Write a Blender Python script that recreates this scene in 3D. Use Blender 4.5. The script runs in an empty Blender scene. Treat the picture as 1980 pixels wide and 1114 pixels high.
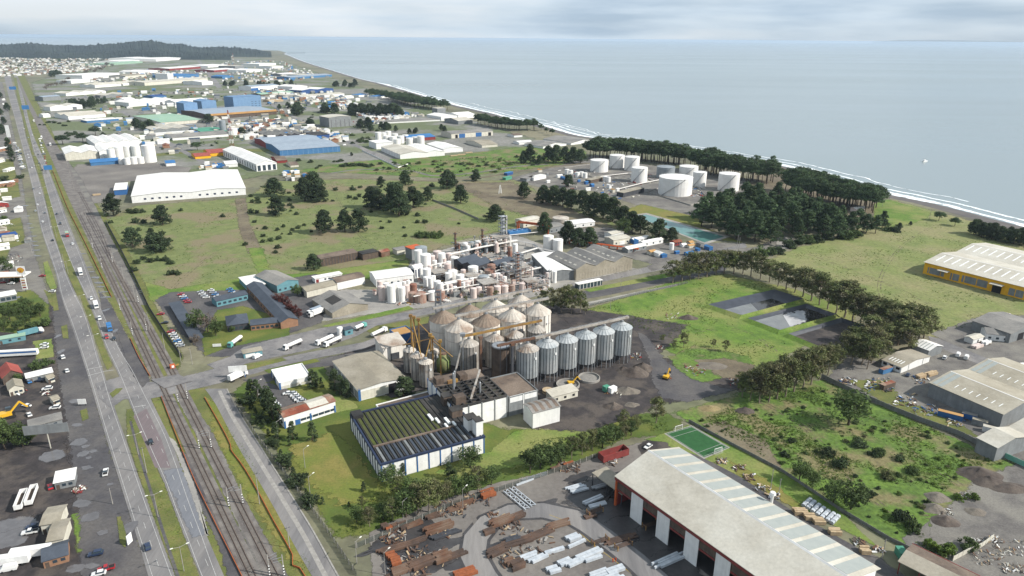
import bpy, math, random
from mathutils import Vector, Matrix, noise
from mathutils.geometry import tessellate_polygon
R = math.radians
rnd = random.Random(7)
scn = bpy.context.scene
COL = scn.collection

# ---------------------------------------------------------------- camera (aerial view, 165 m up)
FOC, CAMZ = 1350.0, 165.0                 # focal length in photo pixels (1980 wide), height in metres
ROLL = math.atan2(8, 990)
PITCH = math.atan2((557 - 74.0) * math.cos(ROLL), FOC)
cam = bpy.data.objects.new('camera', bpy.data.cameras.new('camera'))
COL.objects.link(cam)
_R, _U, _F = Vector((1, 0, 0)), Vector((0, math.sin(PITCH), math.cos(PITCH))), Vector((0, math.cos(PITCH), -math.sin(PITCH)))
_xc = _R * math.cos(ROLL) + _U * math.sin(ROLL)
_yc = -_R * math.sin(ROLL) + _U * math.cos(ROLL)
_m = Matrix((_xc, _yc, -_F)).transposed().to_4x4()
_m.translation = (0, 0, CAMZ)
cam.matrix_world = _m
cam.data.sensor_width = 36
cam.data.lens = 36 * FOC / 1980
cam.data.clip_start = 1
cam.data.clip_end = 150000
scn.camera = cam

# ---------------------------------------------------------------- sky, sun, exposure
SUN_EL, SUN_AZ = R(36), R(103)             # azimuth clockwise from +Y: the sun stands to the right of the view
to_sun = Vector((math.sin(SUN_AZ) * math.cos(SUN_EL), math.cos(SUN_AZ) * math.cos(SUN_EL), math.sin(SUN_EL)))
world = bpy.data.worlds.new('World')
scn.world = world
world.use_nodes = True
wn, wl = world.node_tree.nodes, world.node_tree.links
wn.clear()
w_out = wn.new('ShaderNodeOutputWorld')
w_bg = wn.new('ShaderNodeBackground')
w_bg.inputs[1].default_value = 0.062
w_sky = wn.new('ShaderNodeTexSky')
w_sky.sky_type = 'NISHITA'
w_sky.sun_disc = False
w_sky.sun_elevation = SUN_EL
w_sky.sun_rotation = SUN_AZ
w_sky.altitude = 100
w_sky.dust_density = 1.5
w_tc = wn.new('ShaderNodeTexCoord')
w_map = wn.new('ShaderNodeMapping')
w_map.inputs['Scale'].default_value = (2.6, 2.6, 20)
w_map.inputs['Location'].default_value = (11, 5, 3.3)
wl.new(w_tc.outputs['Generated'], w_map.inputs[0])
w_n = wn.new('ShaderNodeTexNoise')
w_n.inputs['Scale'].default_value = 1.0
w_n.inputs['Detail'].default_value = 6
w_n.inputs['Roughness'].default_value = 0.5
wl.new(w_map.outputs[0], w_n.inputs['Vector'])
w_r = wn.new('ShaderNodeValToRGB')        # cloud colours, lit tops to grey-blue undersides
cr = w_r.color_ramp
cr.elements[0].position = 0.38
cr.elements[0].color = (5.6, 7.1, 8.7, 1)
cr.elements[1].position = 0.64
cr.elements[1].color = (10.2, 11.0, 11.7, 1)
e = cr.elements.new(0.5)
e.color = (8.0, 9.4, 10.7, 1)
wl.new(w_n.outputs['Fac'], w_r.inputs[0])
w_n2 = wn.new('ShaderNodeTexNoise')
w_n2.inputs['Scale'].default_value = 0.8
w_n2.inputs['Detail'].default_value = 3
w_map2 = wn.new('ShaderNodeMapping')
w_map2.inputs['Scale'].default_value = (2, 2, 14)
wl.new(w_tc.outputs['Generated'], w_map2.inputs[0])
wl.new(w_map2.outputs[0], w_n2.inputs['Vector'])
w_cov = wn.new('ShaderNodeMapRange')
w_cov.inputs[1].default_value = 0.3
w_cov.inputs[2].default_value = 0.6
w_cov.inputs[3].default_value = 0.72
w_cov.inputs[4].default_value = 1.0
wl.new(w_n2.outputs['Fac'], w_cov.inputs[0])
w_mix = wn.new('ShaderNodeMix')
w_mix.data_type = 'RGBA'
wl.new(w_cov.outputs[0], w_mix.inputs[0])
wl.new(w_sky.outputs[0], w_mix.inputs[6])
wl.new(w_r.outputs[0], w_mix.inputs[7])
wl.new(w_mix.outputs[2], w_bg.inputs[0])
wl.new(w_bg.outputs[0], w_out.inputs[0])

sun = bpy.data.objects.new('sun', bpy.data.lights.new('sun', 'SUN'))
sun.data.energy = 5.0
sun.data.angle = R(0.6)
sun.data.color = (1.0, 0.95, 0.87)
sun.rotation_euler = (-to_sun).to_track_quat('-Z', 'Y').to_euler()
COL.objects.link(sun)

scn.view_settings.view_transform = 'Standard'
scn.view_settings.look = 'None'
scn.view_settings.exposure = 0.42
scn.view_settings.gamma = 1
scn.view_settings.use_curve_mapping = False
scn.cycles.max_bounces = 6
scn.cycles.diffuse_bounces = 2
scn.cycles.glossy_bounces = 2
scn.cycles.transparent_max_bounces = 12
scn.cycles.volume_bounces = 0
scn.cycles.use_denoising = True

# ---------------------------------------------------------------- measuring helpers
def G(px, py, z=0.0):
 """point of the place at height z seen at photo pixel (px, py)"""
 u, v = px - 990, 557 - py
 u2 = u * math.cos(ROLL) - v * math.sin(ROLL)
 v2 = u * math.sin(ROLL) + v * math.cos(ROLL)
 d = _R * u2 + _U * v2 + _F * FOC
 t = (z - CAMZ) / d.z
 return Vector((d.x * t, d.y * t, z))

def proj(p):
 d = Vector((p[0], p[1], p[2] - CAMZ))
 zz = d.dot(_F)
 return 990 + FOC * d.dot(_xc) / zz, 557 - FOC * d.dot(_yc) / zz

def V(p, z=0.0):
 return G(p[0], p[1], z) if len(p) == 2 else Vector(p)

def up(p, ytop):
 """height above ground point p (pixel or vector) that reaches pixel row ytop"""
 b = V(p)
 lo, hi = 0.0, 160.0
 for _ in range(40):
  m = (lo + hi) / 2
  if proj((b.x, b.y, m))[1] > ytop: lo = m
  else: hi = m
 return lo

def mpp(p):
 """metres per photo pixel at point p"""
 b = V(p)
 return Vector((b.x, b.y, b.z - CAMZ)).dot(_F) / FOC

HWY = math.atan2(-math.sin(R(34.5)), math.cos(R(34.5)))
GRID = R(34.5)                            # streets: highway runs 34.5 deg left of the view, cross streets square to it

# ---------------------------------------------------------------- mesh helpers
class MB:
 def __init__(s): s.v, s.f, s.mi, s.col = [], [], [], None
 def add(s, vs, fs, mi=0):
  n = len(s.v)
  s.v.extend(tuple(x) for x in vs)
  s.f.extend(tuple(i + n for i in f) for f in fs)
  s.mi.extend([mi] * len(fs))
  return s
 def box(s, x0, x1, y0, y1, z0, z1, mi=0):
  return s.add([(x0, y0, z0), (x1, y0, z0), (x1, y1, z0), (x0, y1, z0), (x0, y0, z1), (x1, y0, z1), (x1, y1, z1), (x0, y1, z1)],
     [(0, 3, 2, 1), (4, 5, 6, 7), (0, 1, 5, 4), (1, 2, 6, 5), (2, 3, 7, 6), (3, 0, 4, 7)], mi)
 def beam(s, p, q, w, h=None, mi=0):
  p, q = Vector(p), Vector(q)
  h = h or w
  d = (q - p).normalized()
  a = d.cross(Vector((0, 0, 1)))
  a = a.normalized() if a.length > 1e-4 else Vector((1, 0, 0))
  b = a.cross(d)
  a, b = a * w / 2, b * h / 2
  vs = [p - a - b, p + a - b, p + a + b, p - a + b, q - a - b, q + a - b, q + a + b, q - a + b]
  return s.add(vs, [(0, 1, 2, 3), (7, 6, 5, 4), (0, 4, 5, 1), (1, 5, 6, 2), (2, 6, 7, 3), (3, 7, 4, 0)], mi)
 def tube(s, p, q, r, n=6, r2=None, mi=0):
  p, q = Vector(p), Vector(q)
  d = (q - p).normalized()
  a = d.orthogonal().normalized()
  b = d.cross(a)
  r2 = r if r2 is None else r2
  vs = []
  for c, rr in ((p, r), (q, r2)):
   for i in range(n):
    t = 2 * math.pi * i / n
    vs.append(c + (a * math.cos(t) + b * math.sin(t)) * rr)
  fs = [(i, (i + 1) % n, n + (i + 1) % n, n + i) for i in range(n)]
  fs += [tuple(range(n - 1, -1, -1)), tuple(range(n, 2 * n))]
  return s.add(vs, fs, mi)
 def cyl(s, x, y, prof, n=24, mi=0):
  """lathe: prof = [(r, z), ...] from bottom to top"""
  vs, fs = [], []
  for r, z in prof:
   for i in range(n):
    t = 2 * math.pi * i / n
    vs.append((x + r * math.cos(t), y + r * math.sin(t), z))
  for k in range(len(prof) - 1):
   for i in range(n):
    j = (i + 1) % n
    fs.append((k * n + i, k * n + j, (k + 1) * n + j, (k + 1) * n + i))
  fs.append(tuple(range(n - 1, -1, -1)))
  fs.append(tuple(range((len(prof) - 1) * n, len(prof) * n)))
  return s.add(vs, fs, mi)
 def prism(s, poly, a, b, axis='x', mi=0):
  """poly extruded from a to b; axis x: poly=(y,z); y: poly=(x,z); z: poly=(x,y)"""
  n = len(poly)
  f = {'x': lambda p, t: (t, p[0], p[1]), 'y': lambda p, t: (p[0], t, p[1]), 'z': lambda p, t: (p[0], p[1], t)}[axis]
  vs = [f(p, a) for p in poly] + [f(p, b) for p in poly]
  fs = [(i, (i + 1) % n, n + (i + 1) % n, n + i) for i in range(n)]
  tri = tessellate_polygon([[Vector((p[0], p[1], 0)) for p in poly]])
  fs += [tuple(t) for t in tri] + [tuple(i + n for i in t) for t in tri]
  return s.add(vs, fs, mi)
 def mesh(s, name, mats, smooth=False):
  me = bpy.data.meshes.new(name)
  me.from_pydata(s.v, [], s.f)
  for m in (mats if isinstance(mats, (list, tuple)) else [mats]): me.materials.append(mat(m))
  if any(s.mi): me.polygons.foreach_set('material_index', s.mi)
  if smooth: me.polygons.foreach_set('use_smooth', [True] * len(me.polygons))
  if s.col:
   at = me.color_attributes.new('tint', 'FLOAT_COLOR', 'POINT')
   flat = []
   for c in s.col: flat += [c, c, c, 1]
   at.data.foreach_set('color', flat)
  return me
 def obj(s, name, m, parent=None, smooth=False, loc=None, rz=0):
  return link(name, s.mesh(name, m, smooth), parent, loc, rz)

def link(name, me, parent=None, loc=None, rz=0):
 o = bpy.data.objects.new(name, me)
 COL.objects.link(o)
 if parent is not None: o.parent = parent
 if loc is not None: o.location = loc
 if rz: o.rotation_euler = (0, 0, rz)
 return o

def tag(o, label=None, cat=None, group=None, kind=None):
 if label: o['label'] = label
 if cat: o['category'] = cat
 if group: o['group'] = group
 if kind: o['kind'] = kind
 return o

def thing(name, label, cat, loc=(0, 0, 0), rz=0, group=None):
 return tag(link(name, None, None, loc, rz), label, cat, group)

def paint(o, m):
 """own colour for a copy that shares its mesh"""
 o.material_slots[0].link = 'OBJECT'
 o.material_slots[0].material = mat(m)

def dup(root, loc, rz, label=None, group=None, scale=None, recol=None):
 r = root.copy()
 COL.objects.link(r)
 r.location = loc
 r.rotation_euler = (0, 0, rz)
 if scale: r.scale = scale if isinstance(scale, tuple) else (scale,) * 3
 if label: r['label'] = label
 if group: r['group'] = group
 for ch in root.children:
  c = ch.copy()
  COL.objects.link(c)
  c.parent = r
  if recol and ch.name.split('.')[0] in recol: paint(c, recol[ch.name.split('.')[0]])
  for g in ch.children:
   d = g.copy()
   COL.objects.link(d)
   d.parent = c
   if recol and g.name.split('.')[0] in recol: paint(d, recol[g.name.split('.')[0]])
 return r

# ---------------------------------------------------------------- materials
MATS, SPEC = {}, {}
def spec(name, *cols, **k): SPEC[name] = (cols, k)

def mat(name):
 if name not in MATS: MATS[name] = make_mat(name, *SPEC[name][0], **SPEC[name][1])
 return MATS[name]

def make_mat(name, c1, c2=None, c3=None, s=0.5, s3=0.05, lo=0.35, hi=0.65, lo3=0.42, hi3=0.62, rough=0.85, metal=0, bump=0, bs=None,
   stretch=None, soft=False, tint=False, trans=0, spec_=0.3, rnd_=0, detail=5, local=False, alpha=1, grit=0.0, streak=0.0):
 m = bpy.data.materials.new(name)
 m.use_nodes = True
 nt = m.node_tree
 n, l = nt.nodes, nt.links
 b = n['Principled BSDF']
 out = n['Material Output']
 b.inputs['Roughness'].default_value = rough
 b.inputs['Metallic'].default_value = metal
 b.inputs['Specular IOR Level'].default_value = spec_
 def N(t, **kw):
  x = n.new(t)
  for a, v in kw.items(): setattr(x, a, v)
  return x
 vec = N('ShaderNodeTexCoord').outputs['Object'] if local else N('ShaderNodeNewGeometry').outputs['Position']
 if stretch:
  mp = N('ShaderNodeMapping')
  mp.inputs['Rotation'].default_value = (0, 0, stretch[3] if len(stretch) > 3 else 0)
  mp.inputs['Scale'].default_value = stretch[:3]
  l.new(vec, mp.inputs[0])
  vec = mp.outputs[0]
 def nz(scale, det=detail, rg=0.6):
  x = N('ShaderNodeTexNoise')
  x.inputs['Scale'].default_value = scale
  x.inputs['Detail'].default_value = det
  x.inputs['Roughness'].default_value = rg
  l.new(vec, x.inputs['Vector'])
  return x.outputs['Fac']
 def rng(sock, a, c, o0=0.0, o1=1.0):
  x = N('ShaderNodeMapRange')
  for i, q in enumerate((a, c, o0, o1)): x.inputs[i + 1].default_value = q
  l.new(sock, x.inputs[0])
  return x.outputs[0]
 def mix(fac, a, c, mode='MIX'):
  x = N('ShaderNodeMix', data_type='RGBA', blend_type=mode)
  if isinstance(fac, float): x.inputs[0].default_value = fac
  else: l.new(fac, x.inputs[0])
  for i, q in ((6, a), (7, c)):
   if isinstance(q, tuple): x.inputs[i].default_value = (*q[:3], 1)
   else: l.new(q, x.inputs[i])
  return x.outputs[2]
 col = c1
 if c2: col = mix(rng(nz(s), lo, hi), c1, c2)
 if c3: col = mix(rng(nz(s3, 4), lo3, hi3), col, c3)
 if grit:
  g = rng(nz(s * 6 if s < 3 else s, 3, 0.7), 0.3, 0.7, 1 - grit, 1 + grit)
  cc = N('ShaderNodeCombineColor')
  for i in range(3): l.new(g, cc.inputs[i])
  col = mix(1.0, col, cc.outputs[0], 'MULTIPLY')
 if streak:                                # rain streaks and dirt running down
  mp = N('ShaderNodeMapping')
  mp.inputs['Scale'].default_value = (1.1, 1.1, 0.07)
  l.new(N('ShaderNodeNewGeometry').outputs['Position'], mp.inputs[0])
  x = N('ShaderNodeTexNoise')
  x.inputs['Scale'].default_value = 1.0
  x.inputs['Detail'].default_value = 5
  l.new(mp.outputs[0], x.inputs['Vector'])
  g = rng(x.outputs['Fac'], 0.4, 0.75, 1.0, 1 - streak)
  cc = N('ShaderNodeCombineColor')
  for i in range(3): l.new(g, cc.inputs[i])
  col = mix(1.0, col, cc.outputs[0], 'MULTIPLY')
 if tint:
  at = N('ShaderNodeAttribute', attribute_name='tint')
  col = mix(1.0, col, at.outputs['Color'], 'MULTIPLY')
 if rnd_:
  oi = N('ShaderNodeObjectInfo')
  g = rng(oi.outputs['Random'], 0, 1, 1 - rnd_, 1 + rnd_)
  cc = N('ShaderNodeCombineColor')
  for i in range(3): l.new(g, cc.inputs[i])
  col = mix(1.0, col, cc.outputs[0], 'MULTIPLY')
 if isinstance(col, tuple): b.inputs['Base Color'].default_value = (*col[:3], 1)
 else: l.new(col, b.inputs['Base Color'])
 if bump:
  bp = N('ShaderNodeBump')
  bp.inputs['Strength'].default_value = min(1, bump)
  bp.inputs['Distance'].default_value = bump
  l.new(nz(bs or s * 2, 4), bp.inputs['Height'])
  l.new(bp.outputs[0], b.inputs['Normal'])
 sh = b.outputs[0]
 if trans:
  t = N('ShaderNodeBsdfTranslucent')
  if isinstance(col, tuple): t.inputs[0].default_value = (*col[:3], 1)
  else: l.new(col, t.inputs[0])
  mx = N('ShaderNodeMixShader')
  mx.inputs[0].default_value = trans
  l.new(sh, mx.inputs[1])
  l.new(t.outputs[0], mx.inputs[2])
  sh = mx.outputs[0]
 if soft or alpha < 1:
  tr = N('ShaderNodeBsdfTransparent')
  mx = N('ShaderNodeMixShader')
  if soft:
   at = N('ShaderNodeAttribute', attribute_name='edge')
   x = N('ShaderNodeTexNoise')
   x.inputs['Scale'].default_value = soft if not isinstance(soft, bool) else 0.35
   x.inputs['Detail'].default_value = 6
   x.inputs['Roughness'].default_value = 0.65
   l.new(N('ShaderNodeNewGeometry').outputs['Position'], x.inputs['Vector'])
   ad = N('ShaderNodeMath', operation='ADD')
   l.new(at.outputs['Fac'], ad.inputs[0])
   l.new(rng(x.outputs['Fac'], 0.25, 0.75, -0.5, 0.5), ad.inputs[1])
   l.new(rng(ad.outputs[0], 0.38, 0.62), mx.inputs[0])
  else: mx.inputs[0].default_value = alpha
  l.new(tr.outputs[0], mx.inputs[1])
  l.new(sh, mx.inputs[2])
  sh = mx.outputs[0]
 l.new(sh, out.inputs[0])
 return m

def C(r, g, b, k=0.62):
 """surface colour from a sunlit photo colour (0-255)"""
 return tuple(k * ((x / 255) / 12.92 if x <= 10 else ((x / 255 + 0.055) / 1.055) ** 2.4) for x in (r, g, b))

# grounds
spec('land', C(128, 132, 100), C(108, 104, 92), C(148, 142, 118), s=0.02, s3=0.006, grit=0.25, rough=0.95)
spec('grass_field', C(138, 146, 92), C(116, 128, 78), C(144, 134, 104), s=0.12, s3=0.022, lo3=0.5, hi3=0.6, grit=0.22, bump=0.25, bs=0.6, rough=1, soft=0.15)
spec('grass_green', C(118, 148, 60), C(94, 124, 52), C(146, 150, 88), s=0.15, s3=0.03, grit=0.25, bump=0.25, bs=0.6, rough=1, soft=0.15)
spec('grass_wild', C(114, 142, 62), C(84, 112, 52), C(140, 132, 94), s=0.1, s3=0.05, lo3=0.48, hi3=0.6, grit=0.35, bump=0.5, bs=0.4, rough=1, soft=0.15)
spec('grass_pale', C(144, 152, 92), C(122, 136, 78), C(154, 150, 106), s=0.07, s3=0.02, grit=0.25, bump=0.3, bs=0.5, rough=1, soft=0.12)
spec('grass_dry', C(150, 140, 78), C(128, 126, 66), C(122, 132, 60), s=0.2, s3=0.05, grit=0.2, bump=0.12, bs=1.2, rough=1, soft=0.3)
spec('grass_verge', C(122, 132, 66), C(134, 128, 80), C(104, 112, 62), s=0.3, s3=0.07, grit=0.25, bump=0.15, bs=1.5, rough=1, soft=0.5)
spec('grass_lawn', C(98, 118, 52), C(84, 104, 46), C(124, 128, 62), s=0.2, s3=0.05, grit=0.2, bump=0.12, bs=1.0, rough=1, soft=0.35)
spec('dirt_dark', C(80, 74, 74), C(58, 55, 56), C(100, 92, 86), s=0.2, s3=0.07, lo3=0.48, hi3=0.6, grit=0.2, bump=0.12, bs=0.8, rough=0.9, soft=0.25)
spec('dirt_brown', C(128, 116, 96), C(108, 98, 84), C(142, 132, 108), s=0.15, s3=0.04, grit=0.2, bump=0.12, rough=0.95, soft=0.25)
spec('gravel_grey', C(128, 124, 120), C(108, 104, 102), C(146, 142, 134), s=0.25, s3=0.05, grit=0.22, bump=0.08, rough=0.95, soft=0.3)
spec('yard', C(134, 128, 123), C(112, 107, 104), C(150, 144, 137), s=0.08, s3=0.02, grit=0.15, rough=0.9, soft=0.2)
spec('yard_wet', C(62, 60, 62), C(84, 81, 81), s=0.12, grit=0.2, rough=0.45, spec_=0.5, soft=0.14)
spec('concrete', C(172, 168, 162), C(152, 149, 146), C(184, 180, 172), s=0.3, s3=0.06, grit=0.12, rough=0.9, soft=0.35)
spec('far_zone', C(158, 155, 150), C(134, 134, 126), C(114, 124, 88), s=0.03, s3=0.007, lo3=0.46, hi3=0.54, grit=0.25, rough=0.95, soft=0.03)
spec('sand', C(118, 112, 108), C(100, 96, 96), s=0.05, grit=0.1, rough=0.9)
spec('foam', C(250, 252, 255, 0.8), C(225, 235, 238, 0.8), s=0.1, rough=0.8, soft=0.09)
spec('asphalt', C(144, 142, 142), C(122, 120, 121), C(156, 152, 149), s=0.15, s3=0.04, grit=0.12, rough=0.9, stretch=(1, 0.12, 1, GRID))
spec('asphalt_red', C(138, 124, 126), C(128, 118, 120), s=0.3, grit=0.12, rough=0.9, stretch=(1, 0.12, 1, GRID))
spec('asphalt_blue', C(128, 131, 138), C(138, 140, 146), s=0.3, grit=0.1, rough=0.75, stretch=(1, 0.1, 1, GRID), soft=0.4)
spec('asphalt_dark', C(98, 96, 98), C(84, 82, 86), C(112, 108, 106), s=0.15, s3=0.05, grit=0.2, rough=0.85, soft=0.3)
spec('asphalt_old', C(140, 138, 138), C(118, 116, 118), C(156, 152, 150), s=0.4, s3=0.08, grit=0.2, rough=0.9, soft=0.45)
spec('road_paint', C(214, 213, 210), C(178, 176, 174), s=1.5, rough=0.8)
spec('road_paint_yellow', C(196, 168, 84), C(168, 148, 90), s=1.5, rough=0.8)
spec('kerb', C(186, 182, 176), C(160, 156, 150), s=0.6, rough=0.9)
spec('ballast', C(128, 122, 118), C(104, 98, 96), C(146, 140, 134), s=1.2, s3=0.15, grit=0.3, bump=0.1, bs=3, rough=0.95)
spec('puddle', C(124, 121, 122), C(108, 105, 106), s=0.3, rough=0.12, spec_=0.6, soft=0.6)
spec('pond_liner', C(76, 80, 90), C(60, 63, 72), s=0.25, rough=0.4, spec_=0.5)
spec('pond_dark', (0.012, 0.012, 0.014), (0.03, 0.03, 0.032), s=0.1, rough=0.08, spec_=0.5)
spec('pond_grey', C(150, 152, 150), C(118, 120, 122), s=0.06, rough=0.2, spec_=0.5)
spec('pond_foam', C(214, 214, 214), C(180, 180, 182), s=0.12, rough=0.8, soft=0.12)
spec('pool_green', C(112, 158, 150), C(96, 146, 140), s=0.05, rough=0.15, spec_=0.4)
spec('turf', C(56, 108, 62), C(46, 96, 54), s=0.3, grit=0.12, rough=0.95)
spec('hill_forest', C(40, 54, 52), C(26, 38, 38), C(54, 66, 58), s=0.012, s3=0.004, rough=1)
spec('far_land', C(160, 176, 190), rough=1)  # distance haze painted in: pale blue put into the land's own colour

# ---------------------------------------------------------------- sheets of ground
def resample(pts, step):
 out = []
 for a, b in zip(pts, pts[1:] + pts[:1]):
  n = max(1, int((b - a).length / step))
  out += [a.lerp(b, i / n) for i in range(n)]
 return out

def jitter(pts, amp, seed):
 if not amp: return pts
 out = []
 for p in pts:
  q = p * (0.35 / amp) + Vector((seed * 7.3, 0, 0))
  d = Vector((noise.noise(q), noise.noise(q + Vector((31, 5, 0))), 0)) + 0.5 * Vector((noise.noise(q * 2.7), noise.noise(q * 2.7 + Vector((9, 1, 0))), 0))
  out.append(p + d * amp)
 return out

def inset(pts, d):
 n = len(pts)
 area = sum(pts[i].x * pts[(i + 1) % n].y - pts[(i + 1) % n].x * pts[i].y for i in range(n))
 sg = 1 if area > 0 else -1
 out = []
 for i in range(n):
  a, b = (pts[i] - pts[i - 1]).normalized(), (pts[(i + 1) % n] - pts[i]).normalized()
  na, nb = Vector((-a.y, a.x, 0)), Vector((-b.y, b.x, 0))
  m = na + nb
  m = m.normalized() if m.length > 1e-3 else na
  out.append(pts[i] + m * sg * d / max(0.5, m.dot(na)))
 return out

LIFT = [0]
def lift(z):
 """no two sheets in one plane"""
 LIFT[0] += 1
 return z + (LIFT[0] % 30) * 0.0009

def sheet(name, pix, m, z, soft=0, jit=0, parent=None, kind='structure', zz=0.0):
 """flat sheet; pix = photo pixels (or vectors); soft = width in metres of a ragged edge"""
 P = [V(p) for p in pix]
 P = [Vector((p.x, p.y, 0)) for p in P]
 z = lift(z)
 mb, edge = MB(), []
 if soft:
  o, i = inset(P, -soft * 0.5), inset(P, soft * 0.5)
  n = len(P)
  tri = tessellate_polygon([[p for p in i]])
  vs = [(p.x, p.y, z) for p in i] + [(p.x, p.y, z) for p in o]
  fs = [tuple(t) for t in tri] + [(k, (k + 1) % n, n + (k + 1) % n, n + k) for k in range(n)]
  edge = [1.2] * n + [-0.2] * n
 else:
  d = max(40.0, sum(p.length for p in P) / len(P))
  if jit: P = jitter(resample(P, max(0.8, jit * 0.7)), jit, len(name) + z)
  vs = [(p.x, p.y, z) for p in P]
  fs = [tuple(t) for t in tessellate_polygon([P])]
  edge = [2.0] * len(P)
 mb.add(vs, fs)
 me = mb.mesh(name, m)
 for p in me.polygons:
  if p.normal.z < 0: p.flip()
 me.update()
 at = me.attributes.new('edge', 'FLOAT', 'POINT')
 at.data.foreach_set('value', edge)
 o = link(name, me, parent)
 if kind and parent is None: o['kind'] = kind
 return o

def ellipse(c, rx, ry, n=14, rot=0.0, wob=0.18):
 c = V(c)
 out = []
 for i in range(n):
  t = 2 * math.pi * i / n
  k = 1 + wob * noise.noise(Vector((math.cos(t) * 1.3 + c.x, math.sin(t) * 1.3 + c.y, 0)))
  x, y = rx * math.cos(t) * k, ry * math.sin(t) * k
  out.append(Vector((c.x + x * math.cos(rot) - y * math.sin(rot), c.y + x * math.sin(rot) + y * math.cos(rot), 0)))
 return out

def poly_at(pl, s):
 """point and direction at arc length s along polyline pl"""
 for a, b in zip(pl, pl[1:]):
  L = (b - a).length
  if s <= L: return a.lerp(b, s / L), (b - a).normalized()
  s -= L
 return pl[-1].copy(), (pl[-1] - pl[-2]).normalized()

def plen(pl): return sum((b - a).length for a, b in zip(pl, pl[1:]))

def smooth_line(pl, step=6.0):
 """Catmull-Rom resampling"""
 out = []
 for i in range(len(pl) - 1):
  p0, p1, p2, p3 = pl[max(0, i - 1)], pl[i], pl[i + 1], pl[min(len(pl) - 1, i + 2)]
  n = max(1, int((p2 - p1).length / step))
  for k in range(n):
   t = k / n
   out.append(0.5 * ((2 * p1) + (p2 - p0) * t + (2 * p0 - 5 * p1 + 4 * p2 - p3) * t * t + (3 * p1 - p0 - 3 * p2 + p3) * t ** 3))
 out.append(pl[-1].copy())
 return out

def ribbon(name, pl, w0, w1, m, z, parent=None, kind='structure', edge=2.0):
 """band between offsets w0 and w1 (metres to the right) of a polyline"""
 vs, fs = [], []
 z = lift(z)
 for i, p in enumerate(pl):
  d = (pl[min(i + 1, len(pl) - 1)] - pl[max(0, i - 1)]).normalized()
  r = Vector((d.y, -d.x, 0))
  for w in (w0, w1):
   q = p + r * w
   vs.append((q.x, q.y, z))
 for i in range(len(pl) - 1): fs.append((2 * i, 2 * i + 1, 2 * i + 3, 2 * i + 2))
 mb = MB().add(vs, fs)
 me = mb.mesh(name, m)
 at = me.attributes.new('edge', 'FLOAT', 'POINT')
 at.data.foreach_set('value', [edge] * len(vs))
 o = link(name, me, parent)
 if kind and parent is None: o['kind'] = kind
 return o

def lane(name, Lp, Rp, m, z):
 """road between two edge lines given in photo pixels"""
 a, b = smooth_line([V(p) for p in Lp], 8), smooth_line([V(p) for p in Rp], 8)
 la, lb = plen(a), plen(b)
 n = 90
 vs, fs = [], []
 for i in range(n + 1):
  for q, ln in ((a, la), (b, lb)):
   p = poly_at(q, ln * i / n)[0]
   vs.append((p.x, p.y, z))
 for i in range(n): fs.append((2 * i, 2 * i + 1, 2 * i + 3, 2 * i + 2))
 me = MB().add(vs, fs).mesh(name, m)
 at = me.attributes.new('edge', 'FLOAT', 'POINT')
 at.data.foreach_set('value', [2.0] * len(vs))
 o = link(name, me)
 o['kind'] = 'structure'
 mid = [(Vector(vs[2 * i]) + Vector(vs[2 * i + 1])) / 2 for i in range(n + 1)]
 return o, a, b, mid

# land, sea, beach
COAST = [(2300, 520), (2060, 456), (1980, 436), (1900, 415), (1800, 389), (1700, 369), (1600, 341), (1500, 316), (1400, 300), (1300, 284), (1200, 271), (1120, 261),
  (1050, 242), (1000, 231), (950, 218), (880, 202), (800, 179), (740, 162), (690, 150), (640, 135), (600, 123), (575, 114), (558, 107), (550, 104), (556, 102)]
SEA = -2.0
coast = [V(p) for p in COAST]
shore_in = []                             # land edge, a beach width inland
for i, p in enumerate(coast):
 d = (coast[min(i + 1, len(coast) - 1)] - coast[max(0, i - 1)]).normalized()
 shore_in.append(p + Vector((-d.y, d.x, 0)) * (26 if i < 22 else 18))
land_poly = shore_in + [G(540, 98), G(400, 94.5), G(200, 92), G(-200, 90), Vector((-14000, 7000, 0)), Vector((-9000, -500, 0)), Vector((900, -500, 0))]
ground = sheet('ground', land_poly, 'land', 0.0)

sm = bpy.data.materials.new('sea')
sm.use_nodes = True
n_, l_ = sm.node_tree.nodes, sm.node_tree.links
b_ = n_['Principled BSDF']
b_.inputs['Base Color'].default_value = (0.2, 0.24, 0.245, 1)
b_.inputs['Roughness'].default_value = 0.22
b_.inputs['Specular IOR Level'].default_value = 0.55
g_ = n_.new('ShaderNodeNewGeometry')
def sea_noise(sc, det, loc):
 mp = n_.new('ShaderNodeMapping')
 mp.inputs['Scale'].default_value = sc
 mp.inputs['Rotation'].default_value = (0, 0, R(-20))
 mp.inputs['Location'].default_value = loc
 l_.new(g_.outputs['Position'], mp.inputs[0])
 x = n_.new('ShaderNodeTexNoise')
 x.inputs['Scale'].default_value = 1
 x.inputs['Detail'].default_value = det
 l_.new(mp.outputs[0], x.inputs['Vector'])
 return x.outputs['Fac']
bp_ = n_.new('ShaderNodeBump')
bp_.inputs['Strength'].default_value = 0.12
bp_.inputs['Distance'].default_value = 0.6
ad_ = n_.new('ShaderNodeMath')
l_.new(sea_noise((0.012, 0.05, 1), 6, (0, 0, 0)), ad_.inputs[0])
l_.new(sea_noise((0.1, 0.22, 1), 3, (5, 5, 0)), ad_.inputs[1])
l_.new(ad_.outputs[0], bp_.inputs['Height'])
l_.new(bp_.outputs[0], b_.inputs['Normal'])
mr_ = n_.new('ShaderNodeMapRange')
mr_.inputs[1].default_value, mr_.inputs[2].default_value = 0.35, 0.7
mr_.inputs[3].default_value, mr_.inputs[4].default_value = 0.2, 0.28
l_.new(sea_noise((0.0004, 0.0016, 1), 5, (2, 0, 0)), mr_.inputs[0])
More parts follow.
